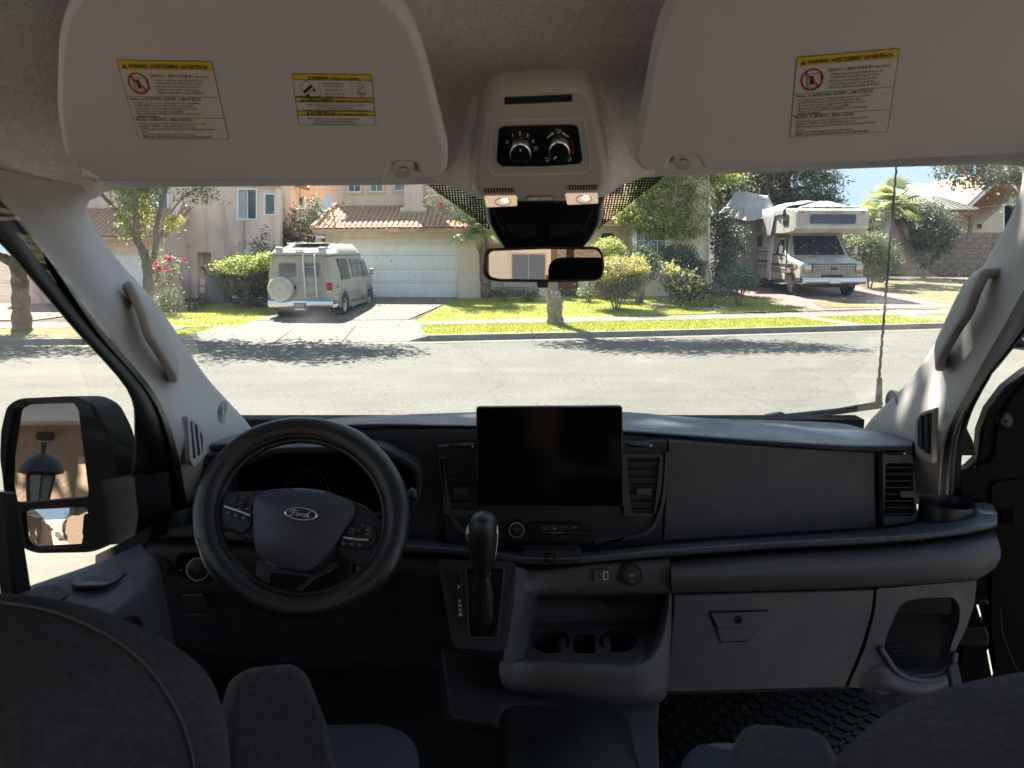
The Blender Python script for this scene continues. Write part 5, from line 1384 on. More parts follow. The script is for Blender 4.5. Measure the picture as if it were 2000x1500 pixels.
mat('mirror_shell', (0.003, 0.003, 0.004), 0.6, spec=.15)
mat('mirror_outer', (0.52, 0.52, 0.52), 0.01, metal=1.0)
mat('lens_clear', (0.55, 0.42, 0.34), 0.15, emit=(1.0, .72, .5), estr=.06)
mat('bulb', (1, 1, 1), 0.5, emit=(1.0, .80, .58), estr=1.6)
def glass_mat(name, tint, specks):
    m = bpy.data.materials.new(name); m.use_nodes = True; nt = m.node_tree
    nt.nodes.remove(nt.nodes['Principled BSDF'])
    tr = nt.nodes.new('ShaderNodeBsdfTransparent'); tr.inputs[0].default_value = (*tint, 1)
    gl = nt.nodes.new('ShaderNodeBsdfGlossy'); gl.inputs['Roughness'].default_value = 0.0
    fr = nt.nodes.new('ShaderNodeFresnel'); fr.inputs[0].default_value = 1.5
    sc = nt.nodes.new('ShaderNodeMath'); sc.operation = 'MULTIPLY'; sc.inputs[1].default_value = .10
    nt.links.new(fr.outputs[0], sc.inputs[0])
    mx = nt.nodes.new('ShaderNodeMixShader'); nt.links.new(sc.outputs[0], mx.inputs[0])
    nt.links.new(tr.outputs[0], mx.inputs[1]); nt.links.new(gl.outputs[0], mx.inputs[2])
    last = mx.outputs[0]
    if specks:
        tc = nt.nodes.new('ShaderNodeTexCoord')
        df = nt.nodes.new('ShaderNodeBsdfTranslucent'); df.inputs[0].default_value = (.8, .8, .8, 1)
        dd = nt.nodes.new('ShaderNodeBsdfDiffuse'); dd.inputs[0].default_value = (.8, .8, .8, 1)
        ad = nt.nodes.new('ShaderNodeMixShader'); nt.links.new(df.outputs[0], ad.inputs[1]); nt.links.new(dd.outputs[0], ad.inputs[2])
        def math_(op, a, b_=None, clamp=False):
            n = nt.nodes.new('ShaderNodeMath'); n.operation = op; n.use_clamp = clamp
            for k, q_ in ((0, a), (1, b_)):
                if q_ is None: continue
                if isinstance(q_, (int, float)): n.inputs[k].default_value = q_
                else: nt.links.new(q_, n.inputs[k])
            return n.outputs[0]
        total = None
        for scale, rad, dens, amp in ((120, .16, .66, .9), (55, .065, .62, 1.0), (230, .28, .72, .6)):
            v = nt.nodes.new('ShaderNodeTexVoronoi'); v.inputs['Scale'].default_value = scale
            nt.links.new(tc.outputs['Object'], v.inputs['Vector'])
            sp = nt.nodes.new('ShaderNodeSeparateColor'); nt.links.new(v.outputs['Color'], sp.inputs[0])
            near = math_('LESS_THAN', v.outputs['Distance'], rad); pick = math_('GREATER_THAN', sp.outputs[0], dens)
            k = math_('MULTIPLY', math_('MULTIPLY', near, pick), amp)
            total = k if total is None else math_('MAXIMUM', total, k)
        n = nt.nodes.new('ShaderNodeTexNoise'); n.inputs['Scale'].default_value = 5; n.inputs['Detail'].default_value = 3
        nt.links.new(tc.outputs['Object'], n.inputs['Vector'])
        mr = nt.nodes.new('ShaderNodeMapRange'); mr.inputs[1].default_value = .42; mr.inputs[2].default_value = .62; nt.links.new(n.outputs[0], mr.inputs[0])
        total = math_('MULTIPLY', total, mr.outputs[0])
        total = math_('ADD', total, 0.05, True)
        m2 = nt.nodes.new('ShaderNodeMixShader'); nt.links.new(total, m2.inputs[0])
        nt.links.new(last, m2.inputs[1]); nt.links.new(ad.outputs[0], m2.inputs[2]); last = m2.outputs[0]
    nt.links.new(last, nt.nodes['Material Output'].inputs[0])
    MATS[name] = m
for k_, d_ in (('dash_lower', .10), ('dash_face', .07), ('dash_grey', .08), ('dash_top', .16), ('satin_black', .04)): worn(MATS[k_], 9, .13, d_)
for k_ in ('visor_vinyl', 'trim_beige'): worn(MATS[k_], 6, .12)
glass_mat('windshield_glass', (.93, .96, .95), True)
glass_mat('side_glass', (.90, .91, .88), False)
def perforate(m, scale, depth):
    nt = m.node_tree; b = nt.nodes['Principled BSDF']; tc = nt.nodes.new('ShaderNodeTexCoord')
    v = nt.nodes.new('ShaderNodeTexVoronoi'); v.inputs['Scale'].default_value = scale; v.inputs['Randomness'].default_value = .15; nt.links.new(tc.outputs['Object'], v.inputs[0])
    r = nt.nodes.new('ShaderNodeMapRange'); r.inputs[1].default_value = .18; r.inputs[2].default_value = .34; nt.links.new(v.outputs['Distance'], r.inputs[0])
    bp = nt.nodes.new('ShaderNodeBump'); bp.inputs['Strength'].default_value = .9; bp.inputs['Distance'].default_value = depth
    nt.links.new(r.outputs[0], bp.inputs['Height']); nt.links.new(bp.outputs[0], b.inputs['Normal'])
mat('leather_perforated', (0.006, 0.006, 0.0075), 0.38)
perforate(MATS['leather_perforated'], 330, .0012)
def dot_mat():
    """printed black dot band: small clear squares in black"""
    m = bpy.data.materials.new('dot_band'); m.use_nodes = True; nt = m.node_tree
    tc = nt.nodes.new('ShaderNodeTexCoord'); sx = nt.nodes.new('ShaderNodeSeparateXYZ'); nt.links.new(tc.outputs['Object'], sx.inputs[0])
    outs = []
    for k, s in ((0, 210.0), (2, 300.0)):
        a = nt.nodes.new('ShaderNodeMath'); a.operation = 'MULTIPLY'; a.inputs[1].default_value = s; nt.links.new(sx.outputs[k], a.inputs[0])
        f = nt.nodes.new('ShaderNodeMath'); f.operation = 'FRACT'; nt.links.new(a.outputs[0], f.inputs[0])
        g = nt.nodes.new('ShaderNodeMath'); g.operation = 'GREATER_THAN'; g.inputs[1].default_value = .52; nt.links.new(f.outputs[0], g.inputs[0]); outs.append(g.outputs[0])
    mu = nt.nodes.new('ShaderNodeMath'); mu.operation = 'MULTIPLY'; nt.links.new(outs[0], mu.inputs[0]); nt.links.new(outs[1], mu.inputs[1])
    tr = nt.nodes.new('ShaderNodeBsdfTransparent'); b = nt.nodes['Principled BSDF']; b.inputs['Base Color'].default_value = (.004, .004, .004, 1)
    mx = nt.nodes.new('ShaderNodeMixShader'); nt.links.new(mu.outputs[0], mx.inputs[0]); nt.links.new(b.outputs[0], mx.inputs[1]); nt.links.new(tr.outputs[0], mx.inputs[2])
    nt.links.new(mx.outputs[0], nt.nodes['Material Output'].inputs[0]); MATS['dot_band'] = m
dot_mat()

van = empty('van', (0.05, 1.2, 0.0), 'van we look out of, with black dashboard, beige pillars and folded sun visors', 'van')
def part(name, label=None, parent=None):
    """a part that is itself an Empty carrying sub-parts"""
    o = bpy.data.objects.new(name, None); o.empty_display_size = .05; link(o, parent or van)
    if label: o['label'] = label
    return o
# ---------------- shell: roof, sides, floor; unseen rear and right side opened to light the cab
rf = MB().add([(-.95, .68, 2.53), (.98, .68, 2.53), (.98, -2.9, 2.55), (-.95, -2.9, 2.55)], [(0, 1, 2, 3)]).build('roof_lining', M('headliner'), van)
MB().b2((-.98, -2.9, 2.56), (1.0, 1.0, 2.60)).build('roof_skin', M('car_paint'), van)
for s, x in ((-1, -.93), (1, .97)):
    if s < 0: MB().b2((x - .02, -2.9, .9), (x + .02, -.25, 2.56)).build('side_panel', M('trim_beige'), van)
    else:
        MB().b2((x - .02, -2.9, .9), (x + .02, -1.9, 2.56)).build('side_panel', M('trim_beige'), van)
        MB().b2((x - .02, -.5, .9), (x + .02, -.25, 2.56)).build('side_panel', M('trim_beige'), van)
        MB().b2((x - .02, -1.9, 2.40), (x + .02, -.5, 2.56)).build('side_panel', M('trim_beige'), van)
    MB().b2((x - .02, -.25, .9), (x + .02, .05, 2.5)).build('door_post', M('trim_beige'), van)
MB().b2((-.97, -2.9, .5), (1.0, 2.3, .93)).build('floor', M('void'), van)
MB().b2((-1.0, 2.02, .5), (1.02, 2.08, 1.72)).build('bulkhead', M('void'), van)
MB().b2((-1.0, .05, .4), (-.92, 2.2, 1.42)).build('door_lower', M('void'), van)
# ---------------- headliner over the windshield
HU = [-260, 0, 165, 240, 520, 850, 1060, 1290, 1600, 1880, 1990, 2260]
he = [430, 400, 386, 362, 357, 353, 346, 338, 325, 316, 318, 350]
def hrow(vs, ys): return [(u, v, y) for u, v, y in zip(HU, vs, ys)]
yw = [1.00, 1.05, 1.12, 1.15, 1.16, 1.17, 1.17, 1.17, 1.16, 1.15, 1.12, 1.0]
side = [-.14, -.07, -.02, 0, 0, 0, 0, 0, 0, 0, -.03, -.14]
loft('headliner', [hrow([v + 3 for v in he], [y + .012 for y in yw]), hrow(he, yw), hrow([v - 8 for v in he], [y - .02 for y in yw]),
                   hrow([v - 40 for v in he], [1.06 + s for s in side]), hrow([200] * 12, [.97 + s for s in side]), hrow([60] * 12, [.87 + s for s in side]), hrow([-120] * 12, [.76 + s for s in side]), hrow([-330] * 12, [.66 + s * .5 for s in side])],
     M('headliner'), van, nu=6, nv=4, thick=.006)
# raised pod of lining round the overhead console
loft('console_pod', [[(845, 353, 1.13), (900, 372, 1.10), (945, 388, 1.07), (1060, 392, 1.06), (1170, 386, 1.07), (1215, 362, 1.10), (1280, 338, 1.13)],
                     [(848, 345, 1.10), (905, 362, 1.06), (940, 372, 1.03), (1060, 376, 1.02), (1175, 370, 1.03), (1212, 350, 1.06), (1276, 330, 1.10)],
                     [(870, 300, 1.12), (905, 310, 1.02), (925, 330, .985), (1060, 330, .98), (1190, 325, .985), (1215, 300, 1.02), (1250, 290, 1.12)],
                     [(890, 215, 1.06), (912, 215, .98), (932, 215, .94), (1060, 215, .935), (1172, 212, .94), (1192, 212, .98), (1218, 208, 1.06)],
                     [(900, 165, 1.06), (925, 165, .99), (945, 165, .965), (1060, 165, .96), (1160, 162, .965), (1182, 162, .99), (1210, 160, 1.06)]],
     M('headliner'), van, nu=5, nv=5)
# ---------------- windshield
WS = PL((300, 355, 1.19), (1800, 330, 1.19), (1000, 815, 2.05))
ws = MB().add([WS.hit(u, v) for u, v in ((60, 300), (2080, 270), (1900, 900), (330, 900))], [(0, 1, 2, 3)]).build('windshield', M('windshield_glass'), van, recalc=False)
for pts in ([(822, 350), (950, 344), (966, 420), (955, 447)], [(1308, 334), (1180, 344), (1158, 420), (1168, 446)]):
    plate('dot_band', pts, WS, M('dot_band'), ws, thick=0, off=.002, smooth=False)
Text(lambda x, y: WS.hit(x, y, .003)).line('TEMPERED', 1639, 814, 3, align='c').line('LAMINATED', 1639, 819, 2.5, align='c').line('AS1 DOT 22', 1639, 824, 2.5, align='c').build('etched_mark', M('print_grey'), ws)
# ---------------- windshield pillars with grab handles
LP = loft('pillar_trim', [[(240, 340, 1.13), (170, 360, 1.06), (90, 350, 1.0), (-40, 320, .90)],
                     [(172, 392, 1.16), (125, 405, 1.07), (75, 400, 1.0), (-20, 365, .93)],
                     [(180, 440, 1.22), (135, 452, 1.10), (90, 450, 1.03), (40, 440, .97)],
                     [(225, 505, 1.29), (180, 525, 1.15), (135, 545, 1.08), (100, 517, 1.02)],
                     [(310, 603, 1.42), (262, 620, 1.25), (220, 640, 1.17), (190, 642, 1.13)],
                     [(400, 735, 1.60), (350, 745, 1.42), (310, 760, 1.30), (292, 768, 1.25)],
                     [(492, 840, 1.80), (440, 850, 1.60), (380, 865, 1.42), (335, 865, 1.32)],
                     [(500, 900, 1.82), (455, 940, 1.70), (410, 985, 1.60), (362, 990, 1.50)]], M('trim_beige'), van, nu=6, nv=5, thick=.004, label='beige trim of the left windshield pillar')
RP = loft('pillar_trim', [[(1960, 290, 1.13), (2040, 310, 1.06), (2120, 300, 1.0), (2250, 270, .92)],
                     [(1998, 322, 1.15), (2060, 350, 1.06), (2120, 380, 1.0), (2200, 380, .95)],
                     [(1990, 390, 1.20), (2030, 420, 1.10), (2060, 450, 1.04), (2100, 450, 1.0)],
                     [(1946, 480, 1.28), (1980, 500, 1.15), (2010, 530, 1.08), (2030, 530, 1.04)],
                     [(1868, 605, 1.42), (1905, 625, 1.27), (1940, 645, 1.18), (1962, 650, 1.13)],
                     [(1785, 735, 1.60), (1830, 745, 1.44), (1872, 765, 1.30), (1893, 768, 1.25)],
                     [(1690, 836, 1.80), (1740, 848, 1.62), (1800, 862, 1.45), (1846, 862, 1.35)],
                     [(1690, 900, 1.84), (1740, 950, 1.74), (1795, 985, 1.64), (1832, 985, 1.56)]], M('trim_beige'), van, nu=6, nv=5, thick=.004, label='beige trim of the right windshield pillar')
PLl = PL((262, 620, 1.25), (350, 745, 1.42), (220, 640, 1.17))
PLr = PL((1905, 625, 1.27), (1830, 745, 1.44), (1940, 645, 1.18))
GLl = PL((440, 850, 1.60), (400, 735, 1.60), (350, 745, 1.42))
GLr = PL((1740, 848, 1.62), (1785, 735, 1.60), (1830, 745, 1.44))
def grab(pl_, path, lab, seam):
    """stout bar bowed off the pillar: wide head, narrower grip, foot turned back into the trim"""
    pts = catmull([(u, v, o, a_, f_) for u, v, o, a_, f_ in path], 6)
    b = MB(); rows = []
    P3 = [pl_.hit(p[0], p[1], p[2]) for p in pts]; pts = [(*p[:3], p[3] * .78, p[4] * 1.3) for p in pts]
    for i_, p in enumerate(pts):
        t_ = (P3[min(i_ + 1, len(P3) - 1)] - P3[max(i_ - 1, 0)]).normalized(); a_ = (pl_.n - t_ * pl_.n.dot(t_)).normalized(); s_ = t_.cross(a_)
        ring = []
        for k_ in range(20):
            w_ = 2 * math.pi * k_ / 20; c_, q_ = math.cos(w_), math.sin(w_)
            ring.append(P3[i_] + a_ * math.copysign(abs(c_) ** .5, c_) * p[3] + s_ * math.copysign(abs(q_) ** .5, q_) * p[4])
        rows.append(ring)
    b.grid(rows, close=True); b.F.append(tuple(range(20))); L_ = len(b.V); b.F.append(tuple(range(L_ - 20, L_))[::-1])
    g_ = b.build('grab_handle', M('trim_beige'), van, smooth=50, label=lab)
    for sm in seam: strip('seam', sm, .8, pl_, M('void'), g_, off=.0345, thick=.0006)
    return g_
grab(PLl, [(256, 572, -.004, .010, .018), (254, 580, .016, .013, .023), (255, 605, .028, .013, .0245), (258, 638, .034, .0125, .022), (270, 665, .036, .012, .0185), (288, 692, .034, .012, .0175), (305, 714, .030, .012, .017), (320, 726, .018, .012, .016), (340, 716, .002, .011, .014), (348, 706, -.006, .010, .013)], 'grab handle on the left windshield pillar', [[(246, 655), (258, 652), (270, 648)]])
grab(PLr, [(1940, 530, -.004, .010, .019), (1939, 538, .016, .013, .025), (1937, 562, .028, .013, .026), (1931, 594, .034, .0125, .0235), (1914, 626, .036, .012, .020), (1892, 660, .034, .012, .0185), (1872, 690, .030, .012, .018), (1858, 704, .018, .012, .017), (1843, 692, .002, .011, .014), (1836, 680, -.006, .010, .013)], 'grab handle on the right windshield pillar', [[(1905, 612), (1918, 618), (1932, 624)]])
for (cx, cy_, rx, ry_, pl_, tl) in ((432, 806, 13, 25, GLl, 5), (1746, 788, 14, 26, GLr, -5)):
    def el(k, n=36): return [(cx + (x - cx) * math.cos(R(tl)) - (y - cy_) * math.sin(R(tl)), cy_ + (x - cx) * math.sin(R(tl)) + (y - cy_) * math.cos(R(tl))) for x, y in ell(cx, cy_, rx * k, ry_ * k, n)]
    sg = dome('speaker_grille', el(1), pl_, M('trim_beige'), van, h=.002, back=.02, off=.003, steps=3, flat=.9, label='round speaker grille low on the %s pillar' % ('left' if cx < 1000 else 'right'))
    for k in (.85, .72, .59, .46, .33, .20): strip('ring', el(k, 30), 1.1, pl_, M('dash_grey'), sg, off=.0056, closed=True)
# side air outlets in the pillar trim
PLs = PL((380, 865, 1.42), (335, 865, 1.32), (410, 985, 1.48))
av = plate('side_outlet', rpoly([(354, 812), (374, 824), (390, 850), (391, 888), (368, 912), (360, 900)], 4), PLs, M('trim_beige'), van, thick=.01, off=.012, bevel=.001, label='beige air outlet beside the left door seal')
plate('opening', rpoly([(360, 822), (372, 830), (383, 852), (384, 882), (366, 896)], 3), PLs, M('void'), av, thick=.001, off=.0135)
for a, c in (((362, 826), (369, 892)), ((372, 832), (378, 886))): strip('slat', [a, c], 3.2, PLs, M('trim_beige'), av, off=.016, thick=.003)
PLt = PL((1800, 862, 1.45), (1846, 862, 1.35), (1795, 985, 1.55))
av = plate('side_outlet', rpoly([(1836, 794), (1812, 801), (1799, 815), (1798, 880), (1804, 888), (1832, 903)], 4), PLt, M('trim_beige'), van, thick=.01, off=.012, bevel=.001, label='beige air outlet beside the right door seal')
plate('opening', rpoly([(1833, 800), (1812, 808), (1805, 818), (1805, 868), (1830, 884)], 3), PLt, M('void'), av, thick=.001, off=.0135)
for a, c in (((1813, 806), (1813, 872)), ((1824, 803), (1824, 880))): strip('slat', [a, c], 4.5, PLt, M('dash_grey'), av, off=.016, thick=.003)
# ---------------- left door: rubber seals, window, card, outside mirror
loft('door_seal', [[(-60, 290, .93), (-60, 350, .86), (-60, 395, .85)], [(-20, 362, .95), (-15, 420, .88), (-12, 456, .87)], [(40, 440, .98), (35, 478, .91), (28, 502, .90)], [(100, 517, 1.03), (84, 545, .96), (67, 549, .94)],
                   [(190, 642, 1.13), (160, 640, 1.05), (133, 628, 1.02)], [(296, 768, 1.26), (272, 768, 1.17), (250, 760, 1.14)], [(338, 865, 1.33), (300, 862, 1.23), (263, 850, 1.19)], [(364, 992, 1.50), (315, 962, 1.42), (256, 935, 1.36)], [(370, 1060, 1.54), (310, 1040, 1.48), (252, 1050, 1.44)]],
     M('rubber'), van, nu=6, nv=5, thick=.006, label='black rubber seal round the left door')
loft('seal_bead', [[(20, 416, .965), (28, 424, .94), (22, 430, .955)], [(100, 513, 1.03), (105, 522, .99), (98, 528, 1.02)], [(195, 638, 1.13), (190, 650, 1.09), (180, 652, 1.12)], [(300, 765, 1.26), (292, 772, 1.21), (284, 772, 1.24)], [(342, 865, 1.33), (330, 868, 1.28), (322, 868, 1.31)], [(366, 990, 1.50), (352, 990, 1.46), (345, 990, 1.48)]], M('satin_black'), van, nu=4, nv=5)
DG = PL((-10, 470, .87), (252, 850, 1.20), (50, 1150, .90))
dg = MB().add([DG.hit(u, v, -.004) for u, v in ((-400, 200), (40, 420), (320, 780), (290, 1100), (-400, 1300))], [(0, 1, 2, 3, 4)]).build('door_window', M('side_glass'), van, recalc=False, label='left door window')
plate('window_bar', [(-10, 960), (14, 960), (22, 1010), (46, 1160), (12, 1170), (0, 1060)], DG, M('rubber'), van, thick=.02, off=.012, bevel=.003)
dc_ = part('door_card', 'dark blue-grey panel of the left door')
loft('panel', [[(-160, 1205, .80), (-50, 1190, .84), (50, 1150, .90), (188, 1102, 1.06), (276, 1064, 1.20)], [(-160, 1215, .77), (-50, 1202, .80), (62, 1170, .86), (200, 1118, 1.0), (284, 1078, 1.17)],
               [(-160, 1260, .74), (-50, 1240, .76), (110, 1228, .82), (245, 1160, .96), (305, 1100, 1.16)], [(-160, 1300, .73), (-50, 1290, .75), (140, 1270, .82), (270, 1200, .97), (318, 1150, 1.16)], [(-160, 1700, .73), (-50, 1700, .75), (160, 1600, .86), (300, 1500, 1.0), (380, 1450, 1.2)]],
     M('dash_lower'), dc_, nu=5, nv=4, thick=.004)
DP = PL((150, 1130, 1.0 - .055), (245, 1100, 1.04), (180, 1160, .90))
hn = plate('handle_bezel', rpoly([(140, 1140), (178, 1112), (240, 1108), (251, 1120), (222, 1142), (200, 1148), (148, 1150)], 8), DP, M('satin_black'), dc_, thick=.005, off=.004, bevel=.001)
dome('door_handle', rpoly([(158, 1138), (184, 1118), (232, 1114), (238, 1124), (208, 1140)], 6), DP, M('dash_grey'), dc_, h=.003, off=.0045)
b = plate('pull_cup', rpoly([(40, 1180), (60, 1160), (100, 1154), (130, 1172), (110, 1184)], 6), PL((60, 1175, .83), (120, 1165, .90), (80, 1200, .81)), M('dash_face'), dc_, thick=.01, off=.01, bevel=.002)
dome('speaker_cover', ell(252, 1215, 20, 30, 24), PL((235, 1200, .93), (272, 1200, 1.0), (250, 1240, .93)), M('satin_black'), dc_, h=.004, off=.006, back=.01)
# outside mirror
om = part('door_mirror', 'large two-piece outside mirror seen through the left window')
OMY = 1.42
def aim_plane(c, target):
    d_in = (c - EYEV).normalized(); n = ((Vector(target) - c).normalized() - d_in).normalized()
    p = Plane(c, c + Vector((1, 0, 0)), c + Vector((0, 0, 1))); p.n = n if n.dot(EYEV - c) > 0 else -n
    return p
MP = aim_plane(P(95, 885, OMY), (-3.2, -3.5, 2.35))
plate('housing', rpoly([(4, 840), (16, 792), (40, 778), (150, 773), (186, 790), (212, 840), (228, 900), (236, 960), (236, 1040), (214, 1066), (180, 1078), (70, 1080), (40, 1066), (20, 990), (2, 900)], 16), MP, M('mirror_shell'), om, thick=.11, off=.004, bevel=.012, holes=[rpoly([(28, 800), (44, 790), (146, 787), (155, 800), (175, 960), (172, 972), (20, 984), (11, 976), (14, 890)], 5), rpoly([(44, 1000), (56, 995), (166, 989), (174, 996), (160, 1066), (150, 1071), (64, 1070), (52, 1058)], 6)])
plate('arm', rpoly([(192, 936), (262, 932), (270, 1010), (262, 1060), (200, 1066), (188, 1000)], 5), PL((192, 936, OMY), (262, 932, 1.25), (200, 1066, OMY)), M('mirror_shell'), om, thick=.06, off=0, bevel=.006)
plate('arm_base', rpoly([(232, 1062), (262, 1046), (300, 1020), (285, 1060), (190, 1104), (186, 1084)], 3), PL((200, 1090, 1.16), (290, 1030, 1.26), (210, 1110, 1.14)), M('rubber'), om, thick=.02, bevel=.003)
def aimed(pl_, u, v, target, depth, size, name, m, par, outline, curve=0.0):
    """mirror glass at picture position u,v turned so that it shows target"""
    c = pl_.hit(u, v, -depth)
    d_in = (c - EYEV).normalized(); d_out = (Vector(target) - c).normalized()
    n = (d_out - d_in).normalized()
    pp = Plane(c, c + Vector((1, 0, -n.x / n.z if abs(n.z) > 1e9 else 0)), c + Vector((0, 0, 1)))
    pp.p = c; pp.n = n if n.dot(EYEV - c) > 0 else -n
    if not curve: return plate(name, outline, pp, m, par, thick=.004, smooth=False)
    rows = []
    cx_, cy_ = sum(p[0] for p in outline) / len(outline), sum(p[1] for p in outline) / len(outline)
    for k in range(9):
        rows.append([])
        for (a, b_) in outline:
            p = pp.hit(cx_ + (a - cx_) * max(k / 8, .001), cy_ + (b_ - cy_) * max(k / 8, .001)); r = (p - c).length
            rows[-1].append(p - pp.n * (r * r / (2 * curve)))
    return MB().grid(rows, close=True).build(name, m, par, smooth=True)
aimed(MP, 95, 885, (-3.2, -3.5, 2.35), .012, 0, 'mirror_pane', M('mirror_outer'), om, rpoly([(22, 800), (44, 787), (150, 784), (158, 800), (179, 960), (176, 977), (18, 988), (8, 976)], 4))
aimed(MP, 110, 1030, (-1.5, -10, 3.0), .012, 0, 'spotter_pane', M('mirror_outer'), om, rpoly([(40, 996), (56, 991), (170, 985), (178, 992), (162, 1070), (150, 1075), (60, 1074), (48, 1062)], 5), curve=.55)
# ---------------- right: seal and the open door
loft('door_seal', [[(2250, 230, .93), (2250, 300, .86), (2250, 340, .84)], [(2100, 452, 1.0), (2110, 500, .93), (2120, 540, .91)], [(2028, 530, 1.04), (2030, 570, .97), (2040, 600, .95)], [(1960, 646, 1.13), (1972, 665, 1.05), (1985, 668, 1.02)],
                   [(1892, 766, 1.25), (1908, 770, 1.18), (1922, 752, 1.15)], [(1844, 864, 1.37), (1866, 862, 1.33), (1884, 848, 1.30)], [(1832, 985, 1.64), (1852, 985, 1.60), (1872, 970, 1.58)], [(1828, 1100, 1.70), (1848, 1100, 1.66), (1870, 1100, 1.62)]],
     M('rubber'), van, nu=6, nv=5, thick=.006, label='black rubber seal round the open right doorway')
loft('seal_bead', [[(1990, 590, 1.08), (1996, 600, 1.05), (2004, 604, 1.07)], [(1904, 745, 1.23), (1912, 752, 1.19), (1918, 756, 1.22)], [(1856, 850, 1.34), (1866, 856, 1.29), (1873, 856, 1.32)], [(1843, 985, 1.62), (1853, 985, 1.585), (1861, 985, 1.605)]], M('dash_grey'), van, nu=4, nv=5)
od = part('open_door', 'open glossy black right door seen from inside')
DPn = PL((1870, 900, 1.55), (2200, 900, 1.45), (1900, 1300, 1.50))
plate('door_shell', [(1872, 918), (1890, 917), (1908, 900), (1911, 884), (1915, 842), (1930, 802), (1965, 755), (2002, 726), (2100, 668), (2500, 600), (2500, 1700), (1850, 1700), (1850, 1380), (1872, 1300), (1888, 1200), (1880, 1050)], DPn, M('door_black'), od, thick=.05, bevel=.006,
      holes=[[(1901, 1158), (1909, 1153), (1928, 1220), (1921, 1226)], [(1928, 1270), (1938, 1268), (1951, 1338), (1942, 1342)]])
strip('rim_fold', [(2080, 690), (2010, 738), (1975, 775), (1952, 812), (1944, 850), (1942, 884), (1930, 902), (1900, 912)], 3.2, DPn, M('gloss_black'), od, off=.012, thick=.012)
for (u, v, r_) in ((1962, 822, 17), (1966, 1046, 20)):
    dome('plug', ell(u, v, r_, r_, 20), DPn, M('satin_black'), od, h=.006, off=.002, flat=.5)
    dome('stud', ell(u, v, 3, 3, 10), DPn, M('gloss_black'), od, h=.01, off=.006)
plate('inner_panel', rpoly([(1930, 940), (2300, 900), (2300, 1500), (1990, 1500), (1955, 1380), (1930, 1240)], 20), DPn, M('door_black'), od, thick=.01, off=.012, bevel=.004)
plate('latch_cover', rpoly([(1948, 992), (1976, 990), (1978, 1018), (1950, 1020)], 3), DPn, M('gloss_black'), od, thick=.008, off=.02, bevel=.002)
for k, (v0, v1) in enumerate(((830, 890), (1172, 1182), (1226, 1262))):
    plate('hinge', rpoly([(1868, v0 + (8 if k == 0 else 0)), (1885 if k == 0 else 1925, v0), (1900 if k == 0 else 1932, (v0 + v1) / 2), (1908 if k == 0 else 1930, v1), (1868, v1)], 3), PL((1868, 860, 1.46), (1920, 860, 1.44), (1880, 1260, 1.44)), M('satin_black'), od, thick=.03, bevel=.004)
strip('edge_line', [(1948, 1180), (1952, 1230), (1975, 1290), (2010, 1335)], 1.2, DPn, M('dash_grey'), od, off=.024)
plate('door_sill', [(1850, 1300), (1870, 1290), (1900, 1420), (1880, 1440)], PL((1850, 1300, 1.30), (1870, 1290, 1.31), (1890, 1430, 1.15)), M('dash_lower'), van, thick=.02, bevel=.004)
# ================================================================== DASHBOARD
db = part('dashboard', 'black and dark grey dashboard across the whole cab')
DU = [398, 500, 600, 700, 930, 1073, 1215, 1330, 1500, 1650, 1730, 1782]
def drow(vs, ys): return [(u, v, y) for u, v, y in zip(DU, vs, ys)]
vc = [862, 843, 826, 815, 807, 805, 807, 816, 829, 840, 846, 858]      # crest
vl = [868, 858, 840, 827, 829, 832, 838, 846, 858, 867, 868, 868]      # front lip
yc = [1.56, 1.68, 1.73, 1.76, 1.76, 1.75, 1.75, 1.75, 1.73, 1.68, 1.62, 1.52]
yl = [1.50, 1.545, 1.55, 1.555, 1.55, 1.545, 1.54, 1.535, 1.52, 1.50, 1.48, 1.47]
loft('dash_pad', [drow([v + 30 for v in vc], [y + .32 for y in yc]), drow([v + 2 for v in vc], [y + .08 for y in yc]), drow(vc, yc), drow(vl, yl), drow([v + 7 for v in vl], [y - .006 for y in yl]), drow([v + 13 for v in vl], [y + .004 for y in yl]), drow([v + 15 for v in vl], [y + .05 for y in yl])],
     M('dash_top'), db, nu=6, nv=4)
# darker defroster cowl rising behind the pad on the right
loft('cowl', [[(1240, 818, 1.98), (1320, 815, 1.98), (1450, 819, 1.98), (1600, 824, 1.95), (1660, 830, 1.90), (1700, 842, 1.8)], [(1240, 822, 1.92), (1320, 819, 1.92), (1450, 823, 1.92), (1600, 829, 1.89), (1655, 835, 1.85), (1695, 845, 1.78)], [(1240, 845, 1.80), (1320, 840, 1.80), (1450, 845, 1.80), (1600, 850, 1.78), (1650, 855, 1.75), (1690, 858, 1.7)]], M('satin_black'), db, nu=5, nv=4)
# face between pad and ledge
FU = [398, 500, 700, 860, 1073, 1300, 1500, 1712, 1786]
vt = [868, 860, 832, 830, 832, 845, 860, 868, 872]
FY = 1.50
FPL = YP(FY)
def frow(vs, ys): return [(u, v, y) for u, v, y in zip(FU, vs, ys)]
vb = [1034, 1042, 1060, 1074, 1096, 1072, 1056, 1044, 1030]
loft('dash_face', [frow(vt, [1.59] * 9), frow([v + 14 for v in vt], [1.545, 1.54, 1.54, 1.53, 1.525, 1.52, 1.515, 1.51, 1.53]), frow([950] * 9, [FY + .02] * 8 + [1.53]), frow(vb, [FY + .01] * 8 + [1.53])], M('dash_face'), db, nu=5, nv=5)
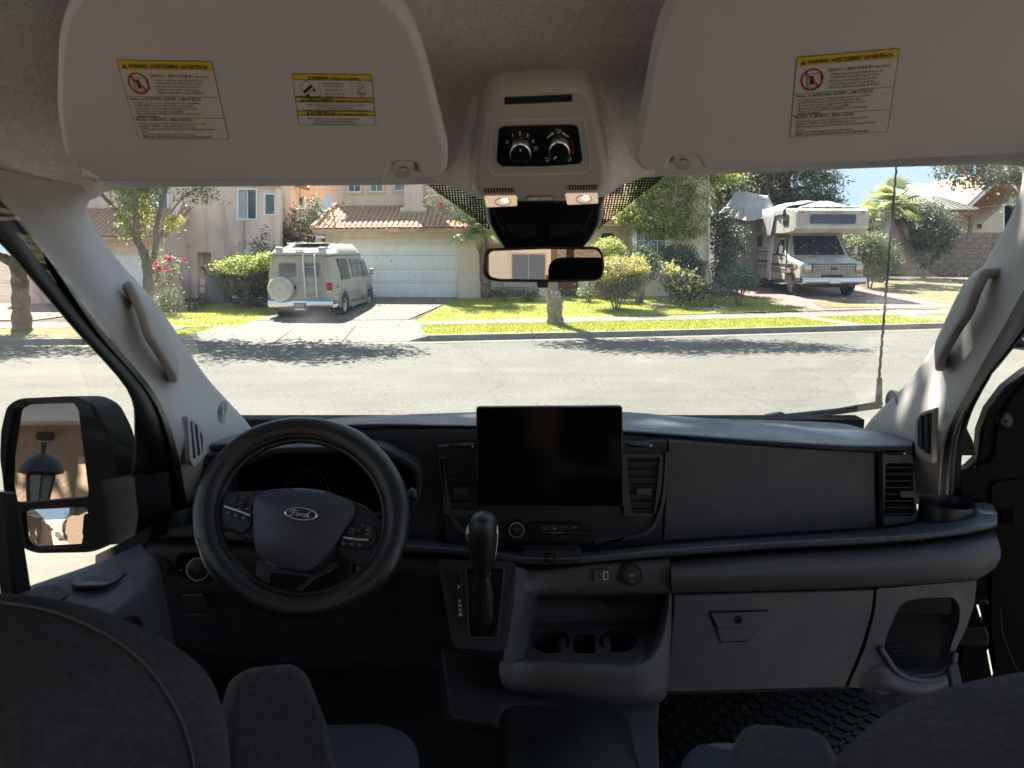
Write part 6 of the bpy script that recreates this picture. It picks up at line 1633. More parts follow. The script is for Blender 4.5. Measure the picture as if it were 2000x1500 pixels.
# passenger panel: soft panel with a seam all round
pp_ = plate('passenger_panel', rpoly([(1306, 862), (1500, 874), (1708, 884), (1711, 1030), (1500, 1043), (1296, 1057)], 3), YP(1.497), M('dash_grey'), db, thick=.03, bevel=.002)
Text(lambda x, y: YP(1.497).hit(x, y, .0012)).line('AIRBAG', 1682, 1018, 7, w=35, align='c').build('lettering', M('print_dim'), pp_)
# centre panel with U-shaped rim
cp_ = plate('centre_panel', rpoly([(852, 872), (1303, 862), (1293, 1058), (1160, 1080), (1073, 1084), (960, 1080), (872, 1062)], 4), YP(1.495), M('dash_face'), db, thick=.03, bevel=.002)
for pts in ([(863, 893), (872, 960), (885, 1010), (905, 1035), (940, 1046), (985, 1058)], [(1302, 880), (1296, 960), (1284, 1010), (1262, 1038), (1222, 1048), (1160, 1055)]):
    strip('rim', catmull(pts, 4), 7, YP(1.495), M('dash_grey'), cp_, off=.010, thick=.010)
plate('lower_lip', rpoly([(962, 1050), (1150, 1062), (1222, 1044), (1205, 1062), (1150, 1072), (990, 1070)], 5), YP(1.495), M('satin_black'), cp_, thick=.012, off=.010, bevel=.002)
# air vents
def vent(outline, box, n, pl_, label, tab=None, tilt=0.0, frame_mat='dash_grey'):
    x0, y0, x1, y1 = box
    inner = rpoly([(x0, y0), (x1, y0), (x1 - tilt, y1), (x0 + (tilt if tilt < 0 else 0) + (10 if tilt > 0 else 0), y1)], 6)
    f = plate('air_vent', outline, pl_, M(frame_mat), van, thick=.022, off=.010, holes=[inner], bevel=.0022, label=label)
    plate('duct', inner, pl_, M('void'), f, thick=.001, off=-.011)
    h = (y1 - y0) / n
    for k in range(n):
        y = y0 + h * (k + .55)
        e = (10 * (y - y0) / (y1 - y0)) if tilt > 0 else 0; e2 = tilt * (y - y0) / (y1 - y0)
        a, b_, c, d = pl_.hit(x0 + e, y + 1.5, .006), pl_.hit(x1 - e2, y + 1.5, .006), pl_.hit(x1 - e2, y - h * .30, -.008), pl_.hit(x0 + e, y - h * .30, -.008)
        MB().ext([a, b_, c, d], (0, 0, -.0022)).build('slat', M('satin_black'), f, bevel=.0006)
    for k in range(3):
        x = x0 + (x1 - x0) * (k + 1) / 4
        MB().add([pl_.hit(x, y0 + 3, -.009), pl_.hit(x, y1 - 3, -.009), pl_.hit(x + 1.5, y1 - 3, -.0105), pl_.hit(x + 1.5, y0 + 3, -.0105)], [(0, 1, 2, 3)]).build('vane', M('rubber'), f)
    if tab:
        tx, ty = tab
        plate('tab', rpoly([(tx - 15, ty - 6), (tx + 15, ty - 7), (tx + 14, ty + 6), (tx - 13, ty + 6)], 2), pl_, M('dash_grey'), f, thick=.012, off=.014, bevel=.0015)
    return f
vent(rpoly([(857, 888), (932, 884), (932, 1002), (888, 1008), (872, 985), (862, 930)], 6), (866, 892, 930, 1000), 7, YP(1.495), 'air vent left of the touchscreen', (901, 957), tilt=0)
vent(rpoly([(1216, 884), (1293, 886), (1290, 950), (1278, 1000), (1266, 1006), (1218, 1004)], 6), (1222, 890, 1288, 1000), 7, YP(1.495), 'air vent right of the touchscreen', (1255, 957), tilt=12)
vent(rpoly([(1719, 880), (1776, 876), (1788, 1008), (1778, 1016), (1722, 1024)], 6), (1726, 902, 1778, 1006), 8, YP(1.492), 'air vent at the right end of the dashboard', (1766, 962), tilt=-4)
vent(rpoly([(402, 886), (440, 884), (450, 1000), (410, 1010)], 6), (408, 902, 444, 1000), 8, YP(1.492), 'air vent at the left end of the dashboard, half behind the wheel')
for (x0, x1, y, Yp_) in ((876, 930, 869, 1.495), (1223, 1276, 868, 1.495), (1727, 1768, 883, 1.48), (412, 442, 888, 1.48)):
    k = dome('vent_wheel', rpoly([(x0, y - 3), ((x0 + x1) / 2, y - 5), (x1, y - 4), (x1, y + 3), ((x0 + x1) / 2, y + 6), (x0, y + 3)], 3), YP(Yp_), M('satin_black'), van, h=.008, off=.003)
    plate('mark', [(x1 - 8, y - 2), (x1 - 5, y - 2), (x1 - 5, y + 2), (x1 - 8, y + 2)], YP(Yp_), M('print_white'), k, thick=.0005, off=.0105)
# touchscreen
SP = PL((932, 795, 1.40), (1216, 795, 1.40), (1073, 992, 1.385))
ts = plate('touchscreen', rpoly([(930, 795), (1216, 793), (1219, 990), (931, 988)], 6), SP, M('satin_black'), van, thick=.018, bevel=.0025, label='large dark touchscreen standing above the centre panel')
plate('glass', rpoly([(932.5, 797.5), (1213.5, 795.5), (1216.5, 987.5), (933.5, 985.5)], 5), SP, M('gloss_black'), ts, thick=.001, off=.0008)
plate('bracket', [(1000, 860), (1140, 860), (1140, 980), (1000, 980)], YP(1.44), M('satin_black'), ts, thick=.08)
# volume knob and button strip
CP = YP(1.495)
kb = dome('volume_knob', ell(1009, 1030, 15.5), CP, M('satin_black'), van, h=.004, off=.010, back=.02, flat=.85)
strip('ring', ell(1009, 1030, 14.2, 14.2, 36), 1.7, CP, M('silver'), kb, off=.0155, closed=True)
Text(lambda x, y: CP.hit(x, y, .0146)).line('VOL', 1008.5, 1028, 4.2, align='c', bold=.01).stroke(ell(1008.5, 1034, 2.4, 2.4, 12), .7, True).build('lettering', M('print_grey'), kb)
bs = plate('button_strip', rpoly([(1031, 1022), (1045, 1019), (1142, 1019), (1157, 1025), (1157, 1039), (1142, 1044), (1040, 1043), (1031, 1037)], 4), CP, M('satin_black'), van, thick=.01, off=.008, bevel=.0012)
tx = Text(lambda x, y: CP.hit(x, y, .0086))
for a, ch in ((1063, '>o<'), (1083, 'MAX'), (1103, 'IO'), (1123, '|P|')): tx.line(ch, a, 1025.5 if ch == 'MAX' else 1027, 2.8 if ch == 'MAX' else 5, align='c', bold=.01)
tx.quad([(1080, 1028), (1087, 1028), (1083.5, 1033)]); tx.stroke([(1060, 1031), (1066, 1031)], 1.2)
for a in (1074, 1094, 1114): tx.stroke([(a, 1025), (a, 1031)], .8)
tx.build('lettering', M('print_grey'), bs)
strip('edge', [(1034, 1036.5), (1156, 1037.5)], 1.0, CP, M('silver') if False else M('dash_lower'), bs, off=.0092)
strip('edge_light', [(1073, 1037.2), (1098, 1037.4)], .8, CP, M('silver'), bs, off=.0098)
# hazard switch plate
hz_ = plate('hazard_panel', rpoly([(1018, 1072), (1128, 1071), (1138, 1082), (1125, 1097), (1035, 1098)], 3), YP(1.425), M('dash_face'), van, thick=.03, off=.012, bevel=.002)
plate('hazard_button', rpoly([(1061, 1075), (1089, 1075), (1086, 1093), (1065, 1093)], 2), YP(1.425), M('satin_black'), hz_, thick=.004, off=.0145, bevel=.0008)
Text(lambda x, y: YP(1.425).hit(x, y, .0152)).stroke([(1071.5, 1088), (1075, 1081.5), (1078.5, 1088)], .9, True).build('triangle', M('label_red'), hz_)
# instrument hood and cluster behind the wheel
ih = part('instrument_cluster', 'unlit black instrument cluster behind the steering wheel')
plate('hood_rim', rpoly([(446, 1020), (450, 905), (545, 868), (745, 862), (828, 905), (826, 965), (796, 1022)], 22), YP(1.49), M('dash_face'), ih, thick=.05, off=.03, holes=[rpoly([(458, 1014), (462, 915), (550, 880), (738, 876), (816, 914), (814, 962), (788, 1014)], 20)], bevel=.004)
plate('glass', rpoly([(458, 1014), (462, 915), (550, 880), (738, 876), (816, 914), (814, 962), (788, 1014)], 20), YP(1.49), M('gloss_black'), ih, thick=.001, off=-.012)
tx = Text(lambda x, y: YP(1.49).hit(x, y, -.0105))
tx.stroke(ell(598, 962, 41, 41, 30, 170, 370), .8)
for ch, a in (('2', 205), ('3', 245), ('4', 285), ('5', 325)): tx.line(ch, 598 + 32 * math.cos(R(a)), 962 + 32 * math.sin(R(a)), 5, align='c')
tx.stroke(ell(790, 958, 44, 40, 30, 120, 400), .8); tx.line('120', 768, 957, 5, align='c').line('60', 752, 984, 5, align='c')
tx.stroke(ell(716, 975, 12, 9, 16, 20, 200), .8)
tx.build('gauge_print', M('print_dim'), ih)
MB().add([P(*p) for p in ((300, 1000, 1.56), (1900, 1000, 1.56), (1900, 1200, 1.53), (300, 1200, 1.53))], [(0, 1, 2, 3)]).build('light_baffle', M('void'), db, recalc=False)  # black sheet added behind the face to block light leaking past the ledge
# ledge that runs under the face and widens at both ends
LU = [250, 268, 400, 600, 860, 1073, 1300, 1500, 1712, 1850, 1925, 1948]
def lrow(vs, ys): return [(u, v, y) for u, v, y in zip(LU, vs, ys)]
vbk = [1012, 998, 1010, 1032, 1056, 1078, 1060, 1046, 1030, 985, 982, 1004]
vf = [1034, 1036, 1036, 1052, 1068, 1088, 1072, 1058, 1047, 1034, 1020, 1012]
loft('ledge', [lrow([v - 6 for v in vbk], [1.62] * 12), lrow(vbk, [1.44, 1.56] + [1.53] * 7 + [1.56, 1.52, 1.42]), lrow(vf, [1.42] * 8 + [1.405, 1.39, 1.38, 1.385]), lrow([v + 7 for v in vf], [1.415] * 8 + [1.40, 1.385, 1.375, 1.38]), lrow([v + 13 for v in vf], [1.425] * 8 + [1.41, 1.395, 1.385, 1.39]), lrow([v + 16 for v in vf], [1.48] * 11 + [1.45])],
     M('dash_top'), db, nu=5, nv=4)
strip('ledge_seam', [(1729, 1034), (1732, 1046), (1733, 1057)], 1.4, YP(1.385), M('void'), db, off=.004)
for cx, cy_, rx, ry_, Yc_, lb in ((1849, 992, 50, 17, 1.47, 'round cup holder at the right end of the ledge'), (334, 998, 50, 17, 1.47, 'round cup holder at the left end of the ledge')):
    o = P(cx, cy_ + 2, Yc_ + .01); r = .053
    c = MB().rev([(r * .93, -.06), (r * .93, .012), (r * .965, .017), (r * 1.0, .015), (r * 1.03, -.012), (r * 1.05, -.022)], Matrix.Translation(o) , 40).build('cup_holder', M('satin_black'), van, smooth=40, label=lb)
    MB().rev([(.0001, -.05), (r * .92, -.05)], Matrix.Translation(o), 30).build('bottom', M('void'), c)
# lower body of the dashboard on the passenger side
low = part('lower_dashboard', 'dark grey lower dashboard with the glovebox and open door pocket')
loft('bolster', [[(1308, 1094, 1.47), (1500, 1078, 1.47), (1712, 1066, 1.46), (1880, 1046, 1.45), (1940, 1036, 1.45)], [(1310, 1100, 1.43), (1500, 1086, 1.42), (1712, 1074, 1.41), (1880, 1056, 1.40), (1948, 1050, 1.41)],
                 [(1311, 1125, 1.40), (1500, 1116, 1.39), (1712, 1104, 1.38), (1880, 1090, 1.375), (1955, 1085, 1.39)], [(1312, 1148, 1.41), (1500, 1142, 1.40), (1712, 1132, 1.39), (1880, 1122, 1.385), (1940, 1112, 1.40)], [(1313, 1158, 1.44), (1500, 1153, 1.43), (1712, 1145, 1.42), (1880, 1134, 1.41), (1908, 1132, 1.42)], [(1313, 1160, 1.5), (1500, 1156, 1.5), (1712, 1148, 1.5), (1880, 1136, 1.5), (1908, 1134, 1.5)]],
     M('dash_lower'), low, nu=6, nv=4)
LP2 = PL((1320, 1160, 1.43), (1700, 1150, 1.425), (1500, 1350, 1.40))
gb = plate('glove_box', rpoly([(1317, 1163), (1708, 1152), (1703, 1195), (1682, 1268), (1650, 1343), (1303, 1352)], [3, 4, 20, 30, 4, 4]), LP2, M('dash_lower'), van, thick=.02, bevel=.003, label='closed glovebox door')
plate('gap_liner', [(1300, 1150), (1725, 1140), (1700, 1300), (1660, 1352), (1296, 1362)], LP2, M('void'), low, thick=.004, off=-.012)
hb = plate('latch_recess', rpoly([(1383, 1193), (1502, 1190), (1470, 1240), (1461, 1253), (1406, 1255), (1398, 1240)], 4), LP2, M('void'), gb, thick=.0015, off=.0012)
plate('latch_scoop', rpoly([(1400, 1222), (1484, 1220), (1460, 1250), (1408, 1252)], 4), LP2, M('dash_grey'), gb, thick=.001, off=.002)
plate('latch', rpoly([(1386, 1195), (1498, 1192), (1483, 1220), (1400, 1224)], 5), LP2, M('dash_lower'), gb, thick=.004, off=.008, bevel=.0015)
dome('lock', ell(1440, 1208, 8.5), LP2, M('gloss_black'), gb, h=.002, off=.0085, flat=.6); strip('lock_ring', ell(1440, 1208, 6, 6, 20), 1.2, LP2, M('dash_grey'), gb, off=.011, closed=True)
pk_hole = rpoly([(1768, 1174), (1800, 1168), (1862, 1166), (1875, 1184), (1874, 1215), (1856, 1266), (1851, 1298), (1836, 1314), (1778, 1320), (1744, 1304), (1726, 1270), (1732, 1240), (1752, 1192)], 10)
plate('pocket_panel', rpoly([(1713, 1150), (1908, 1134), (1903, 1180), (1888, 1226), (1864, 1275), (1858, 1305), (1836, 1330), (1780, 1350), (1720, 1356), (1700, 1343), (1656, 1343), (1690, 1266), (1709, 1195)], 5), LP2, M('dash_lower'), low, thick=.03, bevel=.003, holes=[pk_hole])
plate('pocket_back', [(1700, 1140), (1900, 1130), (1890, 1340), (1700, 1350)], PL((1700, 1140, 1.60), (1900, 1140, 1.58), (1800, 1340, 1.52)), M('void'), low, thick=.01)  # near-black colour paints the shade inside the pocket
plate('pocket_lamp', [(1776, 1178), (1806, 1175), (1798, 1184), (1780, 1187)], PL((1700, 1140, 1.58), (1900, 1140, 1.56), (1800, 1340, 1.50)), M('trim_beige'), low, thick=.002)
b = MB(); b.tube([LP2.hit(u, v, .006) for u, v in catmull([(1716, 1262), (1730, 1284), (1752, 1312), (1790, 1326), (1836, 1322), (1856, 1304), (1862, 1272)], 4)], .0065, 8); b.build('pocket_rim', M('dash_lower'), low, smooth=True)
loft('pocket_belly', [[(1672, 1330, 1.40), (1720, 1300, 1.40), (1752, 1316, 1.395), (1800, 1330, 1.39), (1840, 1324, 1.39), (1862, 1300, 1.40)], [(1690, 1350, 1.41), (1730, 1350, 1.39), (1770, 1358, 1.385), (1810, 1356, 1.385), (1850, 1340, 1.40), (1872, 1315, 1.42)], [(1700, 1362, 1.55), (1730, 1364, 1.55), (1770, 1366, 1.55), (1810, 1362, 1.55), (1850, 1350, 1.55), (1872, 1335, 1.55)]], M('dash_lower'), low, nu=4, nv=4)
for k in range(6): strip('rib', [(1732 + k, 1262 + 8 * k), (1762, 1262 + 8 * k)], 2.4, PL((1700, 1140, 1.59), (1900, 1140, 1.57), (1800, 1340, 1.51)), M('satin_black'), low, off=.003, thick=.003)
# centre stack below the ledge
cs = part('centre_console', 'dark grey centre console with cup holders and sockets')
loft('socket_face', [[(1000, 1102, 1.47), (1073, 1108, 1.46), (1160, 1100, 1.46), (1305, 1088, 1.47)], [(996, 1120, 1.42), (1050, 1116, 1.43), (1160, 1106, 1.43), (1308, 1096, 1.43)], [(990, 1160, 1.36), (1036, 1150, 1.41), (1160, 1150, 1.425), (1310, 1150, 1.425)], [(985, 1200, 1.34), (1030, 1165, 1.41), (1160, 1162, 1.44), (1311, 1160, 1.44)]], M('dash_lower'), cs, nu=6, nv=5)
loft('left_wall', [[(1000, 1105, 1.40), (1020, 1110, 1.42), (1034, 1120, 1.43), (1040, 1130, 1.44)], [(995, 1180, 1.34), (1018, 1175, 1.38), (1036, 1180, 1.43), (1052, 1190, 1.50)], [(985, 1270, 1.30), (1005, 1262, 1.34), (1022, 1240, 1.40), (1040, 1228, 1.48)], [(978, 1330, 1.30), (1000, 1330, 1.32), (1020, 1300, 1.36), (1024, 1285, 1.37)]], M('dash_lower'), cs, nu=5, nv=5)
loft('tray_back', [[(1030, 1158, 1.44), (1160, 1156, 1.45), (1310, 1154, 1.45)], [(1036, 1166, 1.52), (1160, 1164, 1.53), (1300, 1162, 1.53)], [(1050, 1215, 1.51), (1160, 1212, 1.52), (1286, 1208, 1.52)], [(1040, 1220, 1.50), (1160, 1218, 1.51), (1284, 1214, 1.51)]], M('dash_face'), cs, nu=5, nv=4)
TP = PL((1040, 1222, 1.50), (1284, 1216, 1.50), (1130, 1286, 1.37))
ch = [rpoly(ell(1076, 1252, 37, 24, 28), 0), rpoly([(1120, 1236), (1162, 1236), (1163, 1276), (1119, 1276)], 8), rpoly(ell(1207, 1250, 38, 24, 28), 0)]
plate('tray_floor', rpoly([(1036, 1216), (1290, 1210), (1284, 1240), (1262, 1282), (1240, 1296), (1006, 1296)], 4), TP, M('dash_lower'), cs, thick=.012, bevel=.001, holes=ch)
for i, hole in enumerate(ch):
    w_ = MB().grid([[TP.hit(u, v, -.002) for u, v in hole], [TP.hit(u, v, -.06) for u, v in hole]], close=True); L = len(w_.V); w_.F.append(tuple(range(L - len(hole), L))); w_.build('cup_well', M('dash_face'), cs, smooth=40, recalc=False)
for u in (1097, 1184): plate('cup_spring', rpoly([(u - 7, 1246), (u + 7, 1244), (u + 9, 1262), (u + 2, 1268), (u - 5, 1266)], 3), TP, M('dash_lower'), cs, thick=.02, off=.0, bevel=.002)
APL = PL((1010, 1290, 1.335), (1300, 1290, 1.36), (1150, 1370, 1.345))
loft('console_front', [[(978, 1290, 1.30), (1020, 1288, 1.35), (1130, 1290, 1.36), (1236, 1292, 1.365), (1272, 1262, 1.39), (1292, 1200, 1.42), (1298, 1160, 1.44)],
                       [(976, 1296, 1.285), (1020, 1298, 1.335), (1130, 1300, 1.34), (1240, 1304, 1.345), (1284, 1270, 1.37), (1304, 1200, 1.40), (1308, 1160, 1.42)],
                       [(976, 1320, 1.28), (1020, 1330, 1.33), (1130, 1335, 1.335), (1245, 1338, 1.34), (1292, 1300, 1.37), (1308, 1230, 1.40), (1312, 1165, 1.43)],
                       [(985, 1344, 1.32), (1020, 1356, 1.345), (1130, 1368, 1.345), (1240, 1372, 1.35), (1298, 1356, 1.375), (1310, 1260, 1.42), (1313, 1200, 1.46)],
                       [(1000, 1350, 1.45), (1030, 1362, 1.45), (1130, 1374, 1.45), (1240, 1378, 1.45), (1300, 1362, 1.47), (1311, 1262, 1.5), (1314, 1202, 1.5)]], M('dash_lower'), cs, nu=5, nv=4)
# usb and 12V
USP = PL((1160, 1110, 1.424), (1300, 1105, 1.424), (1200, 1145, 1.418))
ub = plate('usb_port', rpoly([(1158, 1113), (1189, 1111), (1190, 1134), (1160, 1136)], 4), USP, M('dash_lower'), van, thick=.012, off=.0035, bevel=.0015)
plate('socket', rpoly([(1177, 1115), (1187, 1114.5), (1188, 1131), (1178, 1132)], 2), USP, M('silver'), ub, thick=.003, off=.0050); plate('slot', rpoly([(1180, 1117), (1185, 1117), (1186, 1129), (1181, 1129)], 1), USP, M('void'), ub, thick=.001, off=.0056)
Text(lambda x, y: USP.hit(x, y, .0045)).stroke([(1163, 1124), (1172, 1124)], .9).stroke([(1165, 1124), (1168, 1121.5), (1171, 1121.5)], .7).stroke([(1166, 1124), (1169, 1126.5), (1172, 1126.5)], .7).build('usb_sign', M('void'), ub)
vv_ = dome('power_socket', ell(1231, 1122, 22.5), USP, M('void'), van, h=.0005, off=.003, back=.02, flat=.95)
dome('cap', ell(1232, 1122, 18.5), USP, M('dash_face'), vv_, h=.004, off=.002, flat=.85)
Text(lambda x, y: USP.hit(x, y, .0066)).line('12V', 1233, 1121.5, 5.5, align='c', bold=.02).stroke([(1231.6, 1134.5), (1233.2, 1131), (1234.8, 1134.5)], .7, True).build('lettering', M('print_grey'), vv_)
# ---------------- gear selector
GP = PL((860, 1098, 1.355), (1003, 1100, 1.345), (930, 1268, 1.25))
gs = part('gear_selector', 'automatic gear lever with leather boot and P R N D M strip')
plate('surround', rpoly([(855, 1094), (1008, 1099), (1000, 1180), (986, 1262), (972, 1273), (898, 1268), (884, 1256)], 9), GP, M('dash_face'), gs, thick=.05, off=.01, bevel=.004, holes=[rpoly([(910, 1112), (985, 1112), (972, 1246), (918, 1246)], 6)])
plate('gate', [(905, 1108), (990, 1108), (978, 1250), (910, 1250)], GP, M('satin_black'), gs, thick=.002, off=-.004)
strip('inner_rim', rpoly([(911, 1111), (986, 1111), (973, 1247), (918, 1247)], 6), 3, GP, M('dash_grey'), gs, off=.013, thick=.004, closed=True)
plate('indicator', rpoly([(873, 1114), (900, 1115), (907, 1222), (898, 1226), (893, 1222)], 3), GP, M('satin_black'), gs, thick=.002, off=.0115, bevel=.0005)
tx = Text(lambda x, y: GP.hit(x, y, .013))
for ch_, v in (('P', 1149), ('R', 1176), ('N', 1185), ('D', 1193.5), ('M', 1202.5)): tx.line(ch_, 898.5 + (v - 1149) * .05, v, 6.2, align='c', bold=.015)
tx.build('lettering', M('print_white'), gs)
def px(n, Y): return n / F * Y
b = MB(); rows = []
rb = random.Random(3)
for i, (v, r_, Y_) in enumerate(((1246, 27, 1.29), (1225, 26, 1.285), (1200, 24, 1.28), (1175, 23, 1.27), (1160, 21, 1.265), (1145, 20, 1.26), (1130, 16, 1.255), (1118, 13, 1.25), (1110, 12, 1.245))):
    c = P(943 + (1246 - v) * .0, v, Y_); rr = px(r_, Y_)
    rows.append([c + Vector((math.cos(a) * rr * (1.0 if a > 0 else 1), math.sin(a) * rr * .9, 0)) * (1 + (.10 * math.sin(3 * a + i * 1.9) if i < 8 else 0) * (.6 + .4 * rb.random())) for a in [2 * math.pi * k / 28 for k in range(28)]])
b.grid(rows, close=True).build('boot', M('leather'), gs, smooth=True)
strip('boot_stitch', [(940, 1115), (942, 1150), (941, 1190), (943, 1240)], 1.4, YP(1.225), M('dash_face'), gs, off=.0)
b = MB(); rows = []
for v, rx, cxo in ((1122, 15, 0), (1112, 17, 0), (1095, 22, -1), (1070, 27, -1), (1045, 29, -1), (1025, 29, 0), (1012, 25, 1), (1005, 18, 2), (1002, 8, 2), (1001.6, .5, 2)):
    c = P(943 + cxo, v, 1.22 - (1122 - v) * .0002); rr = px(rx, 1.22)
    rows.append([c + Vector((math.cos(a) * rr, math.sin(a) * rr * 1.25, 0)) for a in [2 * math.pi * k / 32 for k in range(32)]])
b.grid(rows, close=True).build('knob', M('leather'), gs, smooth=True)
c = P(943, 1120, 1.22); MB().rev([(px(14, 1.22), -.003), (px(16.5, 1.22), 0), (px(14, 1.22), .003)], Matrix.Translation(c), 28).build('collar', M('silver'), gs, smooth=True)
for s_k in (-1, 1): MB().tube([P(943 + s_k * 27 + o_, v_, 1.207) for o_, v_ in ((0, 1026), (1.5 * s_k, 1044), (0, 1066), (-4 * s_k, 1090), (-9 * s_k, 1110))], .0016, 6).build('chrome_edge', M('bright_chrome'), gs, smooth=True)
MB().tube([P(915, 1028, 1.212), P(913, 1042, 1.212), P(915, 1058, 1.212)], [.0025, .004, .0025], 8).build('button', M('silver'), gs, smooth=True)
# ---------------- driver side lower panel with switches, its shade painted as darker plastic
loft('driver_panel', [[(262, 1046, 1.44), (400, 1052, 1.46), (600, 1068, 1.47), (860, 1086, 1.47)], [(254, 1062, 1.41), (400, 1066, 1.42), (600, 1080, 1.44), (860, 1096, 1.45)], [(254, 1100, 1.41), (400, 1110, 1.42), (600, 1120, 1.44), (860, 1120, 1.44)], [(282, 1140, 1.44), (400, 1150, 1.46), (600, 1170, 1.48), (860, 1180, 1.44)], [(330, 1250, 1.50), (440, 1280, 1.55), (620, 1290, 1.58), (880, 1290, 1.46)]], M('dash_face'), db, nu=5, nv=4)
SWP = PL((290, 1100, 1.408), (420, 1105, 1.415), (350, 1130, 1.412))
mk_ = dome('mirror_switch', ell(312, 1107, 19), SWP, M('void'), van, h=.0004, off=.004, back=.02, flat=.9)
dome('knob', ell(308, 1109, 11), SWP, M('satin_black'), mk_, h=.008, off=.004, flat=.7)
Text(lambda x, y: SWP.hit(x, y, .0145)).stroke([(304, 1108), (306, 1106.5), (311, 1106.5), (313, 1108), (311, 1112), (306, 1112)], .7, True).build('sign', M('print_grey'), mk_)
ls_ = plate('light_switch', rpoly([(346, 1082), (362, 1079), (436, 1080), (444, 1095), (442, 1125), (400, 1131), (360, 1126), (347, 1115)], 6), SWP, M('gloss_black'), van, thick=.006, off=.008, bevel=.001)
dome('dial', ell(390, 1107, 21), SWP, M('satin_black'), ls_, h=.006, off=.008, flat=.8); strip('ring', ell(390, 1107, 21.5, 21.5, 40), 1.6, SWP, M('silver'), ls_, off=.012, closed=True)
Text(lambda x, y: SWP.hit(x, y, .0148)).line('0', 381, 1100, 4, align='c').line('0', 389, 1108, 4, align='c').line('IO', 359, 1107, 4, align='c').build('lettering', M('print_grey'), ls_)
# ---------------- footwell, pedals, mat
FZ = .95
FLP = Plane((0, 1, FZ), (1, 1, FZ), (0, 2, FZ))
plate('footwell_back', [(1280, 1150), (1900, 1150), (1900, 1420), (1280, 1400)], YP(1.98), M('void'), van, thick=.01)
plate('tunnel', rpoly([(862, 1262), (1290, 1360), (1286, 1420), (1292, 1560), (985, 1560), (975, 1420), (880, 1400)], 10), PL((900, 1270, 1.40), (1290, 1370, 1.42), (1100, 1500, 1.25)), M('dash_face'), van, thick=.05, bevel=.01)
dome('engine_cover', rpoly([(972, 1560), (975, 1395), (1000, 1378), (1200, 1382), (1228, 1400), (1240, 1470), (1275, 1560)], 14), PL((980, 1390, 1.26), (1220, 1390, 1.26), (1100, 1500, 1.12)), M('satin_black'), van, h=.01, back=.08, flat=.85)
mt = plate('floor_mat', [(1270, 1340), (1900, 1340), (1900, 1640), (1270, 1640)], FLP, M('rubber'), van, thick=.006, off=.006, label='black rubber floor mat with raised woven tread')
tr_ = MB(); a0 = FLP.hit(1275, 1500, .006)
s_ = .040; n = 0
for i in range(-4, 34):
    for j in range(-4, 30):
        x = .40 + i * s_ * .74; y = 1.40 + j * s_ * .74
        p = Vector((x, y, FZ + .0085))
        if x > 1.0 or y > 2.0: continue
        horiz = (i + 2 * j) % 4 < 2
        tr_.box(p, (.046, .0095, .006), Matrix.Rotation(R(45 if (i + j) % 2 else -45), 3, 'Z')); n += 1
o = tr_.build('tread', M('rubber'), mt); o['kind'] = 'stuff'
for (u, w_) in ((478, 12), (560, 30)): plate('pedal', rpoly([(u - w_ / 2, 1290), (u + w_ / 2, 1288), (u + w_ / 2 + 3, 1335), (u - w_ / 2 + 2, 1340)], 3), YP(1.75), M('satin_black'), van, thick=.02, bevel=.003)
plate('fuse_cover', rpoly([(355, 1162), (396, 1160), (405, 1200), (362, 1202)], 3), YP(1.44), M('satin_black'), van, thick=.01, bevel=.002); strip('pull_lever', [(363, 1200), (404, 1199)], 1.5, YP(1.43), M('dash_lower'), van, off=.002)
# ---------------- steering wheel
WP = PL((592, 815, 1.30), (592, 1208, 1.11), (380, 1012, 1.20))
sw = part('steering_wheel', 'black steering wheel in a perforated leather cover')
NS = 96
pth = [WP.hit(590 + 187 * math.cos(a), 1011 + 174 * math.sin(a)) for a in [2 * math.pi * k / NS for k in range(NS)]]
def rimr(k):
    a = 360 * k / NS; base = .0205
    bulge = sum(math.exp(-((a - c + 180) % 360 - 180) ** 2 / 260) for c in (235, 305, 350, 190, 40, 140))
    return base + .0022 * bulge
MB().tube(pth, [rimr(k) for k in range(NS)], 16, closed=True, up=WP.n).build('rim_cover', M('leather'), sw, smooth=True)
for a0_, a1_ in ((-42, 16), (20, 62), (118, 160), (164, 222), (232, 308)):      # perforated grip sections, sewn on slightly proud
    seg_ = []; K = 22
    for i_ in range(K + 1):
        a = R(a0_ + (a1_ - a0_) * i_ / K); rr_ = rimr(int((math.degrees(a) % 360) / 360 * NS)) + .0007 - (.0008 if i_ in (0, K) else 0)
        c_ = WP.hit(590 + 187 * math.cos(a), 1011 + 174 * math.sin(a)); t_ = (WP.hit(590 + 187 * math.cos(a + .02), 1011 + 174 * math.sin(a + .02)) - c_).normalized(); o_ = t_.cross(WP.n).normalized()
        if o_.dot(c_ - WP.hit(590, 1011)) < 0: o_ = -o_
        seg_.append([c_ + (o_ * math.cos(q_) + WP.n * math.sin(q_)) * rr_ for q_ in [R(-70 + 170 * j_ / 12) for j_ in range(13)]])
    MB().grid(seg_).build('grip_section', M('leather_perforated'), sw, smooth=True)
pth2 = [WP.hit(590 + 163 * math.cos(a), 1011 + 151 * math.sin(a), .002) for a in [2 * math.pi * k / NS for k in range(NS)]]
MB().tube(pth2, .0065, 8, closed=True, up=WP.n).build('rim_inner', M('satin_black'), sw, smooth=True)
MB().tube([p + WP.n * .012 for p in [WP.hit(590 + 168 * math.cos(a), 1011 + 156 * math.sin(a)) for a in [2 * math.pi * k / NS for k in range(NS)]]], .0011, 6, closed=True, up=WP.n).build('stitching', M('dash_lower'), sw, smooth=True)
